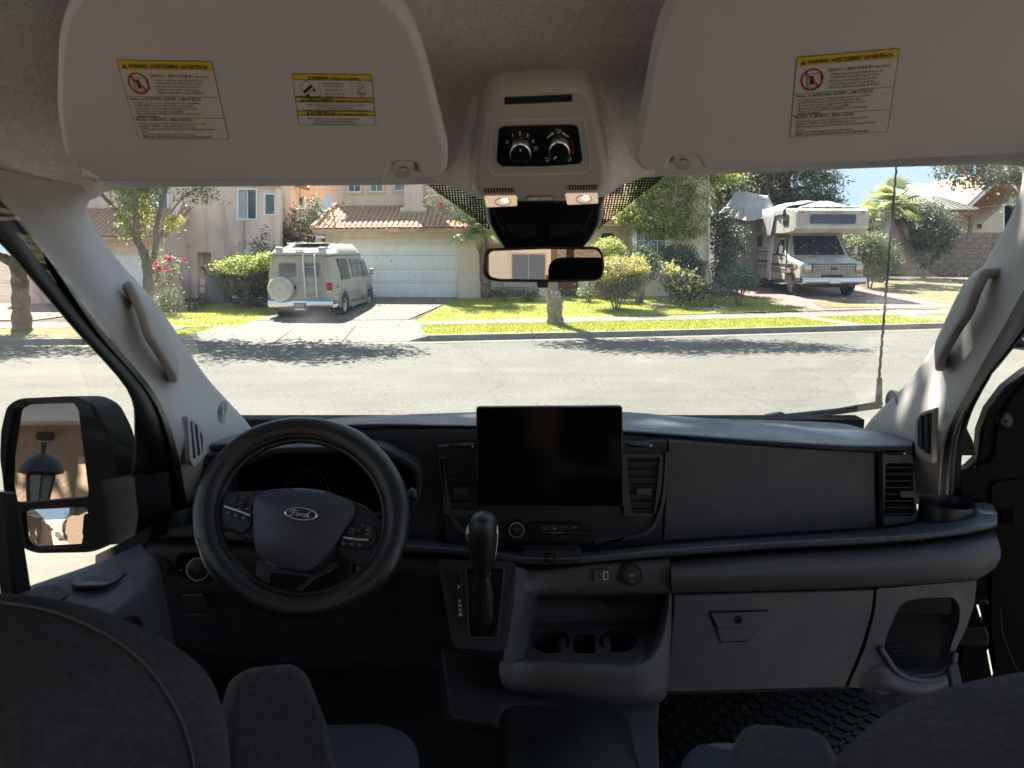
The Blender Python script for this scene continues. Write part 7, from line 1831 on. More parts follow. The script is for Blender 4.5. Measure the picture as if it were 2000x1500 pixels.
for a_ in (14, 16.5): 
    ca = [WP.hit(590 + (187 + 21 * math.cos(q_)) * math.cos(R(a_)), 1011 + (174 + 21 * math.cos(q_)) * math.sin(R(a_)), .0225 * math.sin(q_)) for q_ in [math.pi * k / 10 for k in range(11)]]
    MB().tube(ca, .0012, 5).build('seam', M('dash_lower'), sw)
plate('left_spoke', rpoly([(418, 955), (452, 962), (520, 958), (520, 1060), (470, 1050), (440, 1032), (424, 1046), (410, 1000)], 10), WP, M('dash_face'), sw, thick=.02, off=.004, bevel=.005)
plate('right_spoke', rpoly([(680, 975), (718, 990), (742, 1018), (768, 1026), (752, 1075), (726, 1102), (700, 1108), (660, 1080), (650, 1030)], 10), WP, M('dash_face'), sw, thick=.02, off=.004, bevel=.005)
plate('lower_spoke', rpoly([(500, 1090), (520, 1100), (545, 1112), (612, 1120), (650, 1095), (654, 1108), (612, 1130), (570, 1172), (552, 1182), (500, 1168), (495, 1160)], 6), WP, M('satin_black'), sw, thick=.02, off=-.004, bevel=.004, holes=[rpoly([(527, 1118), (605, 1126), (572, 1152), (524, 1147)], 6)])
strip('spoke_edge', catmull([(556, 1182), (580, 1160), (612, 1132), (652, 1112)], 4), 2.2, WP, M('dash_lower'), sw, off=.0)
hub = dome('hub', rpoly([(499, 1000), (503, 972), (524, 960), (590, 956), (640, 962), (688, 980), (697, 995), (692, 1012), (650, 1078), (622, 1108), (600, 1118), (545, 1108), (515, 1092), (502, 1070)], 14), WP, M('dash_grey'), sw, h=.022, back=.03, off=.014, steps=7, power=3)
WPh = WP
bd = Plane(P(588, 1004, 1.165) , P(620, 1004, 1.168), P(588, 1018, 1.158))
def rot(pts, c, a): return [(c[0] + (x - c[0]) * math.cos(R(a)) - (y - c[1]) * math.sin(R(a)), c[1] + (x - c[0]) * math.sin(R(a)) + (y - c[1]) * math.cos(R(a))) for x, y in pts]
bgp = dome('badge', rot(ell(588, 1004, 32.5, 13.4, 36), (588, 1004), 6), bd, M('bright_chrome'), sw, h=.0014, off=.0, back=.012, flat=.93, label='blue oval maker badge with white script in a chrome ring')
plate('badge_field', rot(ell(588, 1004, 28.5, 10.6, 36), (588, 1004), 6), bd, M('badge_blue'), bgp, thick=.0006, off=.0019)
# flowing script drawn stroke by stroke
tx = Text(lambda x, y: bd.hit(*rot([(588 + (x - 50) * .46, 1004 + (y - 20) * .46)], (588, 1004), 6)[0], .0024))
for pts, w_ in ((([(4, 14), (10, 8), (22, 7), (34, 9)]), 2.6), (([(20, 8), (18, 18), (14, 28), (9, 32), (5, 29)]), 3.0), (([(10, 19), (18, 17), (26, 18)]), 2.0), (([(30, 24), (35, 18), (41, 21), (39, 28), (32, 31), (29, 27), (30, 24)]), 2.2),
               (([(41, 22), (47, 20), (47, 31)]), 2.2), (([(48, 24), (54, 18), (59, 20)]), 2.4), (([(76, 18), (69, 19), (64, 25), (66, 31), (73, 28), (78, 20)]), 2.2), (([(88, 6), (83, 16), (78, 28), (82, 31), (88, 27)]), 2.5), (([(58, 20), (56, 31)]), 1.6)):
    tx.stroke(catmull(pts, 4), w_)
tx.build('badge_script', M('print_white'), bgp)
Text(lambda x, y: WP.hit(x, y, .0335)).line('AIRBAG', 574, 1082, 6, w=34, align='c', ang=5).build('lettering', M('dash_face'), sw)
def pod(outline, label): return plate('button_pod', outline, WP, M('satin_black'), sw, thick=.012, off=.010, bevel=.003, label=label)
pl1 = pod(rpoly([(440, 972), (456, 962), (496, 966), (504, 982), (494, 1030), (476, 1046), (448, 1034), (433, 1006)], 8), 'left cluster of steering wheel buttons')
pl2 = pod(rpoly([(694, 1036), (706, 1020), (736, 1030), (737, 1056), (722, 1076), (700, 1074), (664, 1070), (672, 1050)], 8), 'right cluster of steering wheel buttons')
def btn(par, pts, off=.0125): plate('button', rpoly(pts, 2), WP, M('dash_face'), sw, thick=.003, off=off, bevel=.0008)
btn(pl1, [(447, 975), (470, 970), (466, 994), (445, 990)]); btn(pl1, [(473, 970), (490, 971), (488, 980), (471, 979)]); btn(pl1, [(471, 981), (484, 983), (481, 995), (468, 993)], .015); btn(pl1, [(492, 972), (501, 982), (498, 990), (489, 989)]); btn(pl1, [(487, 991), (497, 992), (493, 1004), (483, 1001)])
btn(pl1, [(446, 998), (459, 1002), (457, 1012), (446, 1008)]); btn(pl1, [(460, 1002), (474, 1006), (472, 1018), (459, 1013)]); btn(pl1, [(475, 1007), (491, 1011), (488, 1024), (474, 1019)])
btn(pl2, [(692, 1036), (704, 1023), (700, 1042), (690, 1050), (684, 1048)]); btn(pl2, [(707, 1022), (716, 1025), (713, 1034), (703, 1032)]); btn(pl2, [(701, 1034), (711, 1036), (708, 1044), (697, 1043)], .015); btn(pl2, [(718, 1026), (732, 1034), (728, 1056), (710, 1053), (714, 1040)])
btn(pl2, [(672, 1058), (683, 1059), (681, 1070), (668, 1068)]); btn(pl2, [(685, 1059), (698, 1061), (696, 1072), (683, 1070)]); btn(pl2, [(700, 1061), (719, 1062), (710, 1073), (698, 1072)])
strip('chrome_strip', [(444, 992), (468, 1000), (494, 1010)], 3.2, WP, M('silver'), sw, off=.015, thick=.003); strip('chrome_strip', [(674, 1052), (700, 1056), (722, 1057)], 3.2, WP, M('silver'), sw, off=.015, thick=.003)
tx = Text(lambda x, y: WP.hit(x, y, .0162))
for s__, x, y, h_ in (('SET+', 481, 975, 3), ('x', 458, 983, 3.5), ('RES', 476, 986.5, 3), ('SET-', 473, 997, 3), ('LIM', 489, 997, 3), ('OK', 704, 1038.5, 3), ('BACK', 689, 1043, 2.6), ('MENU', 721, 1047, 2.8)): tx.line(s__, x, y, h_, align='c', ang=6)
tx.stroke([(710, 1030), (711.5, 1027), (713, 1030)], .6, True); tx.stroke([(686, 1037), (690, 1034), (693, 1037), (690, 1040)], .7)
for y in (1037, 1039.5, 1042): tx.stroke([(719, y - 2), (725, y - 1)], .7)
for x, y in ((451, 1005), (466, 1010), (481, 1015), (674, 1064), (690, 1066), (706, 1067)): tx.stroke([(x - 2.5, y - 1), (x + 1, y - 2), (x + 1, y + 2), (x - 2.5, y + 1)], .8, True); tx.stroke([(x + 2, y), (x + 4, y)], .8)
tx.build('lettering', M('print_grey'), sw)
# column, ignition lock, stalk
CPn = YP(1.34)
dome('column_cover', rpoly([(530, 1040), (700, 1060), (745, 1100), (716, 1140), (660, 1150), (545, 1150), (515, 1110)], 20), CPn, M('satin_black'), van, h=.02, back=.16, flat=.6)
ig = plate('ignition', rpoly([(688, 1094), (716, 1090), (722, 1130), (700, 1138), (682, 1124)], 4), YP(1.25), M('dash_face'), van, thick=.03, bevel=.002)
dome('lock_cylinder', rot(ell(706, 1110, 9.5, 14.5, 28), (706, 1110), 12), YP(1.25), M('silver'), ig, h=.002, off=.004, back=.01, flat=.9); dome('key_ring', ell(706, 1111, 5, 6, 18), YP(1.25), M('dash_face'), ig, h=.001, off=.006, flat=.8); plate('key_slot', [(704, 1107.5), (708, 1107), (708, 1114), (704, 1114.5)], YP(1.25), M('void'), ig, thick=.0005, off=.0085)
MB().tube([P(650, 1040, 1.34), P(760, 1000, 1.34), P(806, 966, 1.34), P(812, 960, 1.34)], [.008, .009, .012, .011], 10).build('stalk', M('satin_black'), van, smooth=True)
# ================================================================== VISORS, OVERHEAD CONSOLE, MIRROR, SEATS
VLp = PL((200, 345, .93), (860, 340, .93), (500, 10, .72))
VRp = PL((1250, 322, .93), (1990, 290, .91), (1600, 0, .71))
vl_ = plate('sun_visor', rpoly([(128, 300), (112, 200), (118, 40), (160, -40), (700, -50), (790, 10), (826, 90), (876, 292), (872, 330), (850, 343), (824, 338), (812, 308), (766, 308), (752, 345), (195, 347), (176, 326)], [30, 40, 60, 50, 40, 60, 60, 16, 14, 12, 10, 12, 12, 12, 12, 16], 6), VLp, M('visor_vinyl'), van, thick=.022, off=.008, bevel=.007, label='left sun visor with two warning stickers')
vr_ = plate('sun_visor', rpoly([(1238, 296), (1262, 170), (1284, 50), (1330, -40), (1380, -60), (2180, -80), (2190, 262), (1990, 292), (1372, 322), (1362, 300), (1352, 292), (1312, 296), (1300, 322), (1262, 326), (1245, 316)], [16, 60, 60, 60, 20, 60, 40, 20, 10, 8, 10, 10, 12, 14, 12], 6), VRp, M('visor_vinyl'), van, thick=.022, off=.008, bevel=.007, label='right sun visor with one warning sticker')
for par, pl_, cx, cy_ in ((vl_, VLp, 788, 322), (vr_, VRp, 1334, 306)):
    cl = plate('clip', rpoly([(cx - 20, cy_ - 12), (cx + 20, cy_ - 13), (cx + 22, cy_ + 6), (cx - 22, cy_ + 8)], 6), pl_, M('visor_vinyl'), par, thick=.02, off=.004, bevel=.003)
    plate('clip_jaw', rpoly([(cx - 18, cy_ + 6), (cx + 16, cy_ + 4), (cx + 12, cy_ + 19), (cx - 14, cy_ + 20)], 5), pl_, M('trim_beige'), par, thick=.02, off=.006, bevel=.003)
    plate('clip_pin', [(cx - 6, cy_ - 2), (cx + 7, cy_ - 2), (cx + 7, cy_ + 3), (cx - 6, cy_ + 3)], pl_, M('void'), par, thick=.0005, off=.0052)
    plate('clip_pin', [(cx - 5, cy_ - 1), (cx + 6, cy_ - 1), (cx + 6, cy_ + 3), (cx - 5, cy_ + 3)], pl_, M('visor_vinyl'), par, thick=.0005, off=.0060)
    dx = 34 if cx < 1000 else -34
    dome('mount', ell(cx + dx, cy_ + 14, 24, 13, 24), pl_, M('visor_vinyl'), par, h=.004, off=-.012, back=.02, flat=.8)
MB().tube([VLp.hit(162, 332, .002), VLp.hit(200, 340, .002)], [.0085, .0085], 12).build('hinge_pin', M('visor_vinyl'), vl_, smooth=40, bevel=.003)
def bil(c, W, H, pl_, off):
    (ax, ay), (bx, by), (cx, cy_), (dx, dy) = c
    def f(x, y):
        s, t = x / W, y / H
        return pl_.hit((1 - t) * ((1 - s) * ax + s * bx) + t * ((1 - s) * dx + s * cx), (1 - t) * ((1 - s) * ay + s * by) + t * ((1 - s) * dy + s * cy_), off)
    return f
def card(par, c, W, H, pl_, rects, r):
    f = lambda o: bil(c, W, H, pl_, o)
    def shape(pts, o, m, nm): MB().add([f(o)(*p) for p in pts], [tuple(range(len(pts)))]).build(nm, M(m), par)
    return f, shape
def airbag_label(visor, pl_, c):
    W, H, O = 1520, 1240, .0083
    rt = rpoly([(0, 0), (W, 0), (W, H), (0, H)], 40, 4)
    f = lambda o: bil(c, W, H, pl_, o)
    lb = MB().add([f(O)(*p) for p in rt], [tuple(range(len(rt)))]).build('warning_label', M('label_black'), visor, recalc=False)
    def shp(pts, k, m, nm): return MB().add([f(O + .00025 * k)(*p) for p in pts], [tuple(range(len(pts)))]).build(nm, M(m), visor, recalc=False)
    shp(rpoly([(9, 150), (W - 9, 150), (W - 9, H - 9), (9, H - 9)], [0, 0, 34, 34]), 1, 'label_white', 'label_field')
    shp(rpoly([(9, 9), (W - 9, 9), (W - 9, 148), (9, 148)], [34, 34, 0, 0]), 1, 'label_yellow', 'label_header')
    t = Text(f(O + .0005))
    t.quad([(60, 128), (104, 48), (150, 128)])
    t.line('WARNING / AVERTISSEMENT /ADVERTENCIA', 165, 122, 62, w=1270, bold=.025)
    t.line('DEATH or SERIOUS INJURY can occur.', 490, 262, 44, w=930, bold=.012)
    for k, s in enumerate(('Children 12 and under can be killed by the air bag.', 'The BACK SEAT is the SAFEST place for children.', 'Never put a rear-facing child seat in the front.', 'Sit as far back as possible from the air bag.', 'ALWAYS use SEAT BELTS and CHILD RESTRAINTS.')):
        t.line('-', 505 , 322 + k * 50, 30); t.line(s, 530, 322 + k * 50, 31, w=(790, 750, 715, 680, 760)[k], bold=.012)
    t.stroke([(5, 570), (W - 5, 570)], 7); t.stroke([(5, 900), (W - 5, 900)], 7)
    t.line('Risque de BLESSURES GRAVES ou MORTELLES.', 48, 626, 42, w=1170, bold=.012)
    for k, (s, w_) in enumerate((('Les enfants de 12 ans ou moins peuvent être tués par le sac gonflable.', 1100), ('Le SIÈGE ARRIÈRE est la place LA PLUS SÛRE pour les enfants.', 965), ("Ne placez jamais à l'avant un siège d'enfant faisant face à l'arrière.", 1040), ('Asseyez-vous le plus loin possible du sac gonflable.', 795), ('Utilisez TOUJOURS les CEINTURES DE SÉCURITÉ et les DISPOSITIFS DE', 1060), ('RETENUE POUR ENFANT.', 360))):
        if k < 5: t.line('-', 55, 680 + k * 43, 28)
        t.line(s, 85, 680 + k * 43, 29, w=w_, bold=.012)
    t.line('PELIGRO de MUERTE o SERIA LESIÓN.', 48, 954, 42, w=920, bold=.012)
    for k, (s, w_) in enumerate((('La bolsa de aire puede ocasionar la muerte de niños menores de 12 años.', 1120), ('El ASIENTO TRASERO es el lugar MAS SEGURO para los niños.', 930), ('NUNCA ponga un asiento para bebé (del tipo niño mirando hacia atrás) en el asiento', 1240), ('delantero.', 140), ('Siéntese lo más atrás y alejado posible de la bolsa de aire.', 890), ('SIEMPRE USE los CINTURONES DE SEGURIDAD y las SUJECIONES PARA NIÑOS.', 1160))):
        if k != 3: t.line('-', 55, 1006 + k * 42, 28)
        t.line(s, 85, 1006 + k * 42, 29, w=w_, bold=.012)
    # seat, bag and child in the ring
    t.stroke([(150, 245), (175, 330), (190, 480), (330, 490), (330, 440), (210, 440), (180, 250)], 8)
    t.stroke(ell(330, 330, 75, 60, 16, 150, 400), 8); t.quad([(385, 300), (420, 340), (410, 390), (385, 350)])
    t.quad(ell(250, 340, 34, 34, 12)); t.quad([(225, 360), (290, 350), (300, 420), (240, 440)]); t.stroke([(240, 280), (215, 270)], 6); t.stroke([(270, 285), (262, 262)], 6)
    t.build('label_print', M('label_black'), visor)
    t = Text(f(O + .00075)); t.stroke(ell(260, 360, 158, 158, 40), 27, True); t.stroke([(150, 250), (370, 470)], 24); t.build('no_sign', M('label_red'), visor)
    t = Text(f(O + .0008)); t.stroke([(104, 74), (104, 102)], 9); t.quad(ell(104, 116, 5, 5, 8)); t.build('mark', M('label_yellow'), visor)
    return lb
airbag_label(vl_, VLp, [(230, 104), (416, 107), (450, 261), (273, 260)])
airbag_label(vr_, VRp, [(1554, 98), (1755, 80), (1731, 246), (1540, 257)])
def rollover_label(visor, pl_, c):
    W, H, O = 1650, 1060, .0083
    f = lambda o: bil(c, W, H, pl_, o)
    def shp(pts, k, m, nm): return MB().add([f(O + .00025 * k)(*p) for p in pts], [tuple(range(len(pts)))]).build(nm, M(m), visor, recalc=False)
    shp(rpoly([(0, 0), (W, 0), (W, H), (0, H)], 50, 4), 0, 'label_black', 'warning_label')
    for (a, b_, m, rr) in ((12, 116, 'label_yellow', [44, 44, 0, 0]), (132, 478, 'label_white', 0), (496, 570, 'label_yellow', 0), (586, 756, 'label_white', 0), (772, 842, 'label_yellow', 0), (858, H - 12, 'label_white', [0, 0, 44, 44])):
        shp(rpoly([(12, a), (W - 12, a), (W - 12, b_), (12, b_)], rr), 1, m, 'label_field')
    t = Text(f(O + .0005))
    for x, y in ((325, 105), (120, 562), (200, 836)): t.quad([(x, y), (x + 32, y - 60), (x + 64, y)])
    t.line('WARNING:', 400, 104, 56, w=370, bold=.03).line('HIGHER ROLLOVER RISK', 800, 104, 36, w=580, bold=.03)
    t.line('AVERTISSEMENT:', 200, 562, 56, w=630, bold=.03).line('RISQUE ACCRU DE CAPOTAGE', 865, 562, 36, w=700, bold=.03)
    t.line('ADVERTENCIA:', 280, 836, 56, w=540, bold=.03).line('MAYOR RIESGO DE VUELCO', 850, 836, 36, w=640, bold=.03)
    for s, y, w_ in (('Avoid Abrupt Maneuvers', 190, 480), ('and Excessive Speed.', 245, 410), ('Always Buckle Up.', 325, 360), ("See Owner's Manual", 405, 400), ('for Further Information', 460, 460)): t.line(s, 835 + (y - 190) * .0, y, 36, w=w_, align='c', bold=.015)
    for s, y, w_ in (('Eviter les manoeuvres brusques et les vitesses excessives.', 645, 1150), ('Toujours boucler sa ceinture de sécurité.', 697, 780), ('Consulter le Guide du propriétaire pour de plus amples renseignements.', 747, 1400)): t.line(s, 830, y - 12, 36, w=w_, align='c', bold=.015)
    for s, y, w_ in (('Evite las maniobras bruscas y las velocidades excesivas', 925, 1080), ('Abróchese siempre el cinturón de seguridad', 977, 840), ('Para mayor información vea el manual de usuario', 1027, 960)): t.line(s, 760, y - 12, 36, w=w_, align='c', bold=.015)
    t.stroke([(540, 124), (545, 490)], 7); t.stroke([(1205, 124), (1210, 490)], 7); t.stroke([(12, 470), (545, 470)], 22)
    # tipping van seen from the front
    def rr(pts): return rot(pts, (280, 290), -38)
    t.quad(rr([(160, 290), (400, 290), (400, 340), (160, 340)])); t.stroke(rr([(175, 170), (385, 170), (400, 290), (160, 290)]), 9, True)
    t.stroke(rr([(160, 340), (400, 340), (400, 390), (160, 390)]), 9, True); t.quad(rr([(165, 395), (215, 395), (215, 450), (165, 450)])); t.quad(rr([(345, 395), (395, 395), (395, 450), (345, 450)]))
    for q_ in range(5): t.stroke(rr([(225 + q_ * 26, 345), (225 + q_ * 26, 385)]), 4)
    # belted figure
    t.stroke(ell(1395, 190, 33, 36, 14), 7, True); t.stroke([(1370, 225), (1335, 270), (1320, 380), (1345, 400), (1470, 400), (1490, 370), (1470, 270), (1425, 228)], 7)
    t.stroke([(1350, 400), (1385, 475)], 6); t.stroke([(1375, 400), (1405, 475)], 6); t.stroke([(1465, 400), (1435, 475)], 6); t.stroke([(1440, 400), (1410, 475)], 6)
    t.stroke([(1450, 230), (1310, 390)], 13); t.stroke([(1310, 395), (1400, 380), (1500, 400)], 9)
    t.build('label_print', M('label_black'), visor)
    return t
rollover_label(vl_, VLp, [(571, 131), (727, 133), (736, 234), (585, 233)])
# ---------------- overhead console
OP = PL((930, 385, 1.00), (1180, 383, 1.00), (1055, 160, .855))
oc = part('overhead_console', 'beige overhead console with fan dials and two lit map lamps')
ocb = rpoly([(945, 386), (922, 372), (919, 330), (938, 185), (958, 160), (1050, 152), (1145, 151), (1160, 170), (1189, 310), (1188, 350), (1170, 384)], [14, 16, 40, 30, 20, 60, 18, 24, 40, 20, 14], 5)
dome('housing', ocb, OP, M('trim_beige'), oc, h=.014, back=.014, off=.0, steps=6, power=2.2, flat=.86)
SFp = .0142
rec = rpoly([(962, 218), (1140, 214), (1152, 306), (1142, 322), (966, 326), (955, 312)], 14)
strip('recess_edge', rec, 2.0, OP, M('visor_vinyl'), oc, off=SFp + .0006, closed=True)
plate('slot', rpoly([(985, 173), (1116, 167), (1117, 181), (985, 187)], 2), OP, M('void'), oc, thick=.001, off=SFp + .0005)
pn_ = plate('dial_panel', rpoly([(974, 234), (984, 229), (1118, 226), (1128, 230), (1137, 296), (1132, 303), (1060, 308), (980, 308), (970, 300)], 6), OP, M('satin_black'), oc, thick=.002, off=SFp + .0012, bevel=.0006)
O2 = SFp + .0014
for cx, cy_, ang in ((1016, 275, -90), (1091, 271, 135)):
    kn = dome('dial', ell(cx, cy_, 19.5, 20.5, 36), OP, M('satin_black'), oc, h=.001, off=O2 + .008, back=.009, flat=.8)
    rows = [[OP.hit(x, y, o_) for x, y in ell(cx, cy_, r_ , r_ * 1.05, 40)] for r_, o_ in ((21.5, O2), (20.8, O2 + .007), (19.3, O2 + .009), (17.8, O2 + .0088))]
    MB().grid(rows, close=True).build('dial_ring', M('bright_chrome'), oc, smooth=True)
    a = R(ang); strip('pointer', [(cx + 8 * math.cos(a), cy_ + 8 * math.sin(a)), (cx + 15 * math.cos(a), cy_ + 15 * math.sin(a))], 1.8, OP, M('print_white'), oc, off=O2 + .0098)
t = Text(lambda x, y: OP.hit(x, y, O2 + .0006))
for ch_, x, y in (('0', 990.5, 258), ('1', 1001, 246), ('2', 1015, 241.5), ('3', 1030, 245.5), ('4', 1040.5, 257)): t.line(ch_, x, y, 7, align='c', bold=.01)
for a in range(4): t.stroke(ell(1046 + 2.6 * math.cos(R(45 + 90 * a)), 271 + 2.8 * math.sin(R(45 + 90 * a)), 2, 2.2, 10), .6, True)
t.stroke([(1068, 250), (1078, 242)], 2.2); t.quad([(1077, 239), (1081, 240), (1080, 244), (1076, 244)]); t.stroke([(1109, 248), (1100, 242)], 2.2); t.quad([(1097, 239), (1101, 240), (1101, 244), (1098, 243)])
for x, y in ((1089, 238), (1068, 294), (1110, 293)): t.stroke([(x - 4, y - 4), (x + 1, y - 4)], 1.2).stroke([(x + 4, y - 4), (x + 4, y), (x, y + 3)], 1.4).stroke([(x - 3, y), (x, y + 2)], 1.0)
t.build('print', M('print_white'), oc)
t = Text(lambda x, y: OP.hit(x, y, O2 + .0006)); arc = ell(1091, 271, 27.5, 29, 12, -35, 22)
t.stroke(arc[:7], 1.2); t.stroke(arc[6:], 2.6); t.build('warm_arc', M('label_red'), oc)
t = Text(lambda x, y: OP.hit(x, y, O2 + .0006)); t.stroke(ell(1091, 271, 27.5, 29, 10, 150, 205), 2.0); t.build('cool_arc', M('badge_blue'), oc)
for x0, x1, y0 in ((943, 1004, 356), (1106, 1166, 350)):
    g_ = plate('grille_slot', rpoly([(x0, y0 - 4), (x1, y0 - 5), (x1, y0 + 4), (x0 + 3, y0 + 5)], 3), OP, M('void'), oc, thick=.0005, off=SFp - .001 + .0016)
    for k in range(11):
        x = x0 + 3 + (x1 - x0 - 6) * k / 10
        plate('slat', [(x - .9, y0 - 4), (x + .9, y0 - 4), (x + 1.3, y0 + 4), (x - .5, y0 + 4)], OP, M('trim_beige'), oc, thick=.001, off=SFp + .0022, smooth=False)
for x0, y0 in ((946, 367), (1103, 362)):
    lz = plate('map_lamp', rpoly([(x0, y0), (x0 + 63, y0 - 1), (x0 + 64, y0 + 18), (x0 + 4, y0 + 21)], 3), OP, M('lens_clear'), oc, thick=.002, off=SFp + .0015, bevel=.0006)
    strip('reflector', ell(x0 + 36, y0 + 9, 15, 7.5, 20), 1.2, OP, M('silver'), oc, off=SFp + .0025, closed=True)
    dome('bulb', ell(x0 + 40, y0 + 6, 5.5, 4, 14), OP, M('bulb'), oc, h=.002, off=SFp + .002)
bp_ = plate('switch_pair', rpoly([(1029, 367), (1080, 366), (1081, 374), (1030, 375)], 3), OP, M('visor_vinyl'), oc, thick=.001, off=SFp + .0014, bevel=.0004)
strip('switch_gap', [(1055, 366), (1055, 375)], .8, OP, M('void'), oc, off=SFp + .0020); strip('switch_edge', rpoly([(1029, 366.5), (1080, 365.5), (1081, 374.5), (1030, 375.5)], 3), .8, OP, M('void'), oc, off=SFp + .0020, closed=True)
strip('switch_mark', [(1037, 371), (1047, 371)], 1.2, OP, M('headliner'), oc, off=SFp + .0022); strip('switch_mark', [(1062, 370), (1072, 370)], 1.2, OP, M('headliner'), oc, off=SFp + .0022)
# ---------------- camera housing under the console, against the glass
HP = PL((950, 392, 1.13), (1178, 390, 1.13), (1060, 490, 1.24))
chs = part('sensor_housing', 'black sensor housing between console and mirror')
dome('shell', rpoly([(944, 380), (1182, 380), (1176, 430), (1158, 462), (1128, 494), (990, 494), (968, 462), (950, 430)], 8), HP, M('satin_black'), chs, h=.012, back=.05, steps=4, flat=.86)
plate('centre_seam', [(1059.4, 384), (1060.6, 384), (1060.6, 456), (1059.4, 456)], HP, M('void'), chs, thick=.0005, off=.0125)
for s in (-1, 1):
    pts = [(1060 + s * 12, 426), (1060 + s * 78, 424), (1060 + s * 66, 440), (1060 + s * 48, 450), (1060 + s * 12, 450)]
    plate('grille', rpoly(pts, 4), HP, M('void'), chs, thick=.001, off=.0128)
    for k in range(6): strip('rib', [(1060 + s * 15, 429 + k * 3.7), (1060 + s * (74 - k * 5), 428.5 + k * 3.7)], 1.6, HP, M('dash_face'), chs, off=.0142, thick=.001)
    strip('edge', catmull([(1060 + s * 98, 392), (1060 + s * 88, 420), (1060 + s * 70, 444)], 4), 2.0, HP, M('dash_grey'), chs, off=.0125)
# ---------------- rear-view mirror
mr = part('rearview_mirror', 'black-framed rear-view mirror below the sensor housing')
MPn = YP(1.18)
mo = rpoly([(946, 492), (955, 485), (1060, 480.5), (1168, 482), (1177, 492), (1181, 520), (1176, 544), (1160, 549), (1060, 551.5), (970, 550), (950, 545), (943, 532)], 8)
mi = rpoly([(950, 497), (958, 490), (1060, 486.5), (1164, 487.5), (1172, 496), (1176, 520), (1171, 539), (1158, 543.5), (1060, 546), (972, 545), (955, 541), (948, 530)], 6)
plate('frame', mo, MPn, M('satin_black'), mr, thick=.022, off=.004, holes=[mi], bevel=.003)
plate('back', mo, MPn, M('satin_black'), mr, thick=.014, off=-.014, bevel=.006)
MIRROR_PLANE = aim_plane(MPn.hit(1061, 516, -.005), (-.9, -7.0, 2.25))
aimed(MPn, 1061, 516, (-.9, -7.0, 2.25), .005, 0, 'mirror_pane', M('mirror_glass'), mr, rpoly([(949, 496), (957, 489), (1060, 485.5), (1165, 486.5), (1173, 495), (1177, 520), (1172, 540), (1159, 544.5), (1060, 547), (972, 546), (954, 542), (947, 530)], 6))
plate('tab', rpoly([(1048, 550), (1071, 550), (1070, 562), (1050, 562)], 2), MPn, M('satin_black'), mr, thick=.01, bevel=.001)
MB().tube([P(1060, 500, 1.20), P(1060, 480, 1.215), P(1060, 470, 1.22)], .010, 10).build('stem', M('satin_black'), mr)
# ---------------- seats
def seatpart(nm, pts, r, pl_, m, par, h, back, **k): return dome(nm, rpoly(pts, r, 6), pl_, M(m), par, h=h, back=back, steps=6, power=2.6, **k)
ds_ = part('driver_seat', 'dark cloth driver seat seen from behind, with its armrest')
SPl = PL((100, 1250, .50), (400, 1350, .52), (200, 1500, .42))
SPl2 = PL((100, 1250, .56), (400, 1350, .58), (200, 1500, .48))
seatpart('backrest', [(-260, 1250), (-160, 1200), (-50, 1186), (60, 1194), (170, 1218), (290, 1268), (372, 1318), (422, 1362), (446, 1440), (470, 1750), (-300, 1750)], 30, SPl, 'seat_cloth', ds_, .03, .09, flat=.72)
strip('seam', catmull([(-80, 1238), (60, 1256), (170, 1300), (250, 1360), (305, 1440), (335, 1520), (350, 1620)], 5), 1.6, SPl, M('stitch_thread'), ds_, off=.0318, thick=.0015)
strip('piping', catmull([(-120, 1222), (-50, 1210), (56, 1216), (162, 1240), (274, 1290), (350, 1342), (392, 1394), (412, 1460), (428, 1560)], 5), 2.0, SPl, M('stitch_thread'), ds_, off=.0178, thick=.006)
ARl = PL((440, 1310, .62), (600, 1310, .64), (500, 1500, .54))
seatpart('armrest', [(430, 1390), (448, 1328), (482, 1306), (572, 1298), (600, 1318), (640, 1420), (668, 1560), (690, 1750), (430, 1750)], 16, ARl, 'seat_cloth', ds_, .018, .10, flat=.70)
CUl = PL((640, 1420, .95), (800, 1430, .95), (700, 1500, .80))
seatpart('cushion', [(540, 1424), (640, 1420), (745, 1418), (798, 1436), (818, 1470), (824, 1750), (500, 1750)], 18, CUl, 'seat_blue', ds_, .012, .14, flat=.80)
strip('seam', [(740, 1421), (724, 1460), (712, 1500)], 1.4, CUl, M('rubber'), ds_, off=.0105)
ps_ = part('passenger_seat', 'dark cloth passenger seat seen from behind, with its armrest')
SPr = PL((1700, 1450, .50), (2000, 1400, .50), (1850, 1520, .44))
seatpart('backrest', [(1600, 1560), (1650, 1505), (1706, 1458), (1780, 1420), (1880, 1384), (2000, 1358), (2160, 1345), (2350, 1400), (2380, 1800), (1560, 1800)], 40, SPr, 'seat_cloth', ps_, .03, .09, flat=.72)
strip('piping', catmull([(1660, 1560), (1690, 1520), (1740, 1474), (1810, 1440), (1900, 1406), (2014, 1382), (2140, 1370)], 5), 2.0, SPr, M('stitch_thread'), ps_, off=.0178, thick=.006)
ARr = PL((1430, 1440, .62), (1620, 1450, .62), (1500, 1520, .56))
seatpart('armrest', [(1426, 1560), (1428, 1470), (1440, 1436), (1466, 1424), (1590, 1438), (1622, 1456), (1640, 1500), (1660, 1750), (1420, 1750)], 14, ARr, 'seat_cloth', ps_, .016, .08, flat=.72)
CUr = PL((1330, 1470, .95), (1480, 1470, .95), (1400, 1520, .85))
seatpart('cushion', [(1318, 1560), (1332, 1486), (1352, 1462), (1400, 1456), (1470, 1460), (1600, 1470), (1700, 1500), (1700, 1750), (1310, 1750)], 14, CUr, 'seat_blue', ps_, .012, .14, flat=.82)
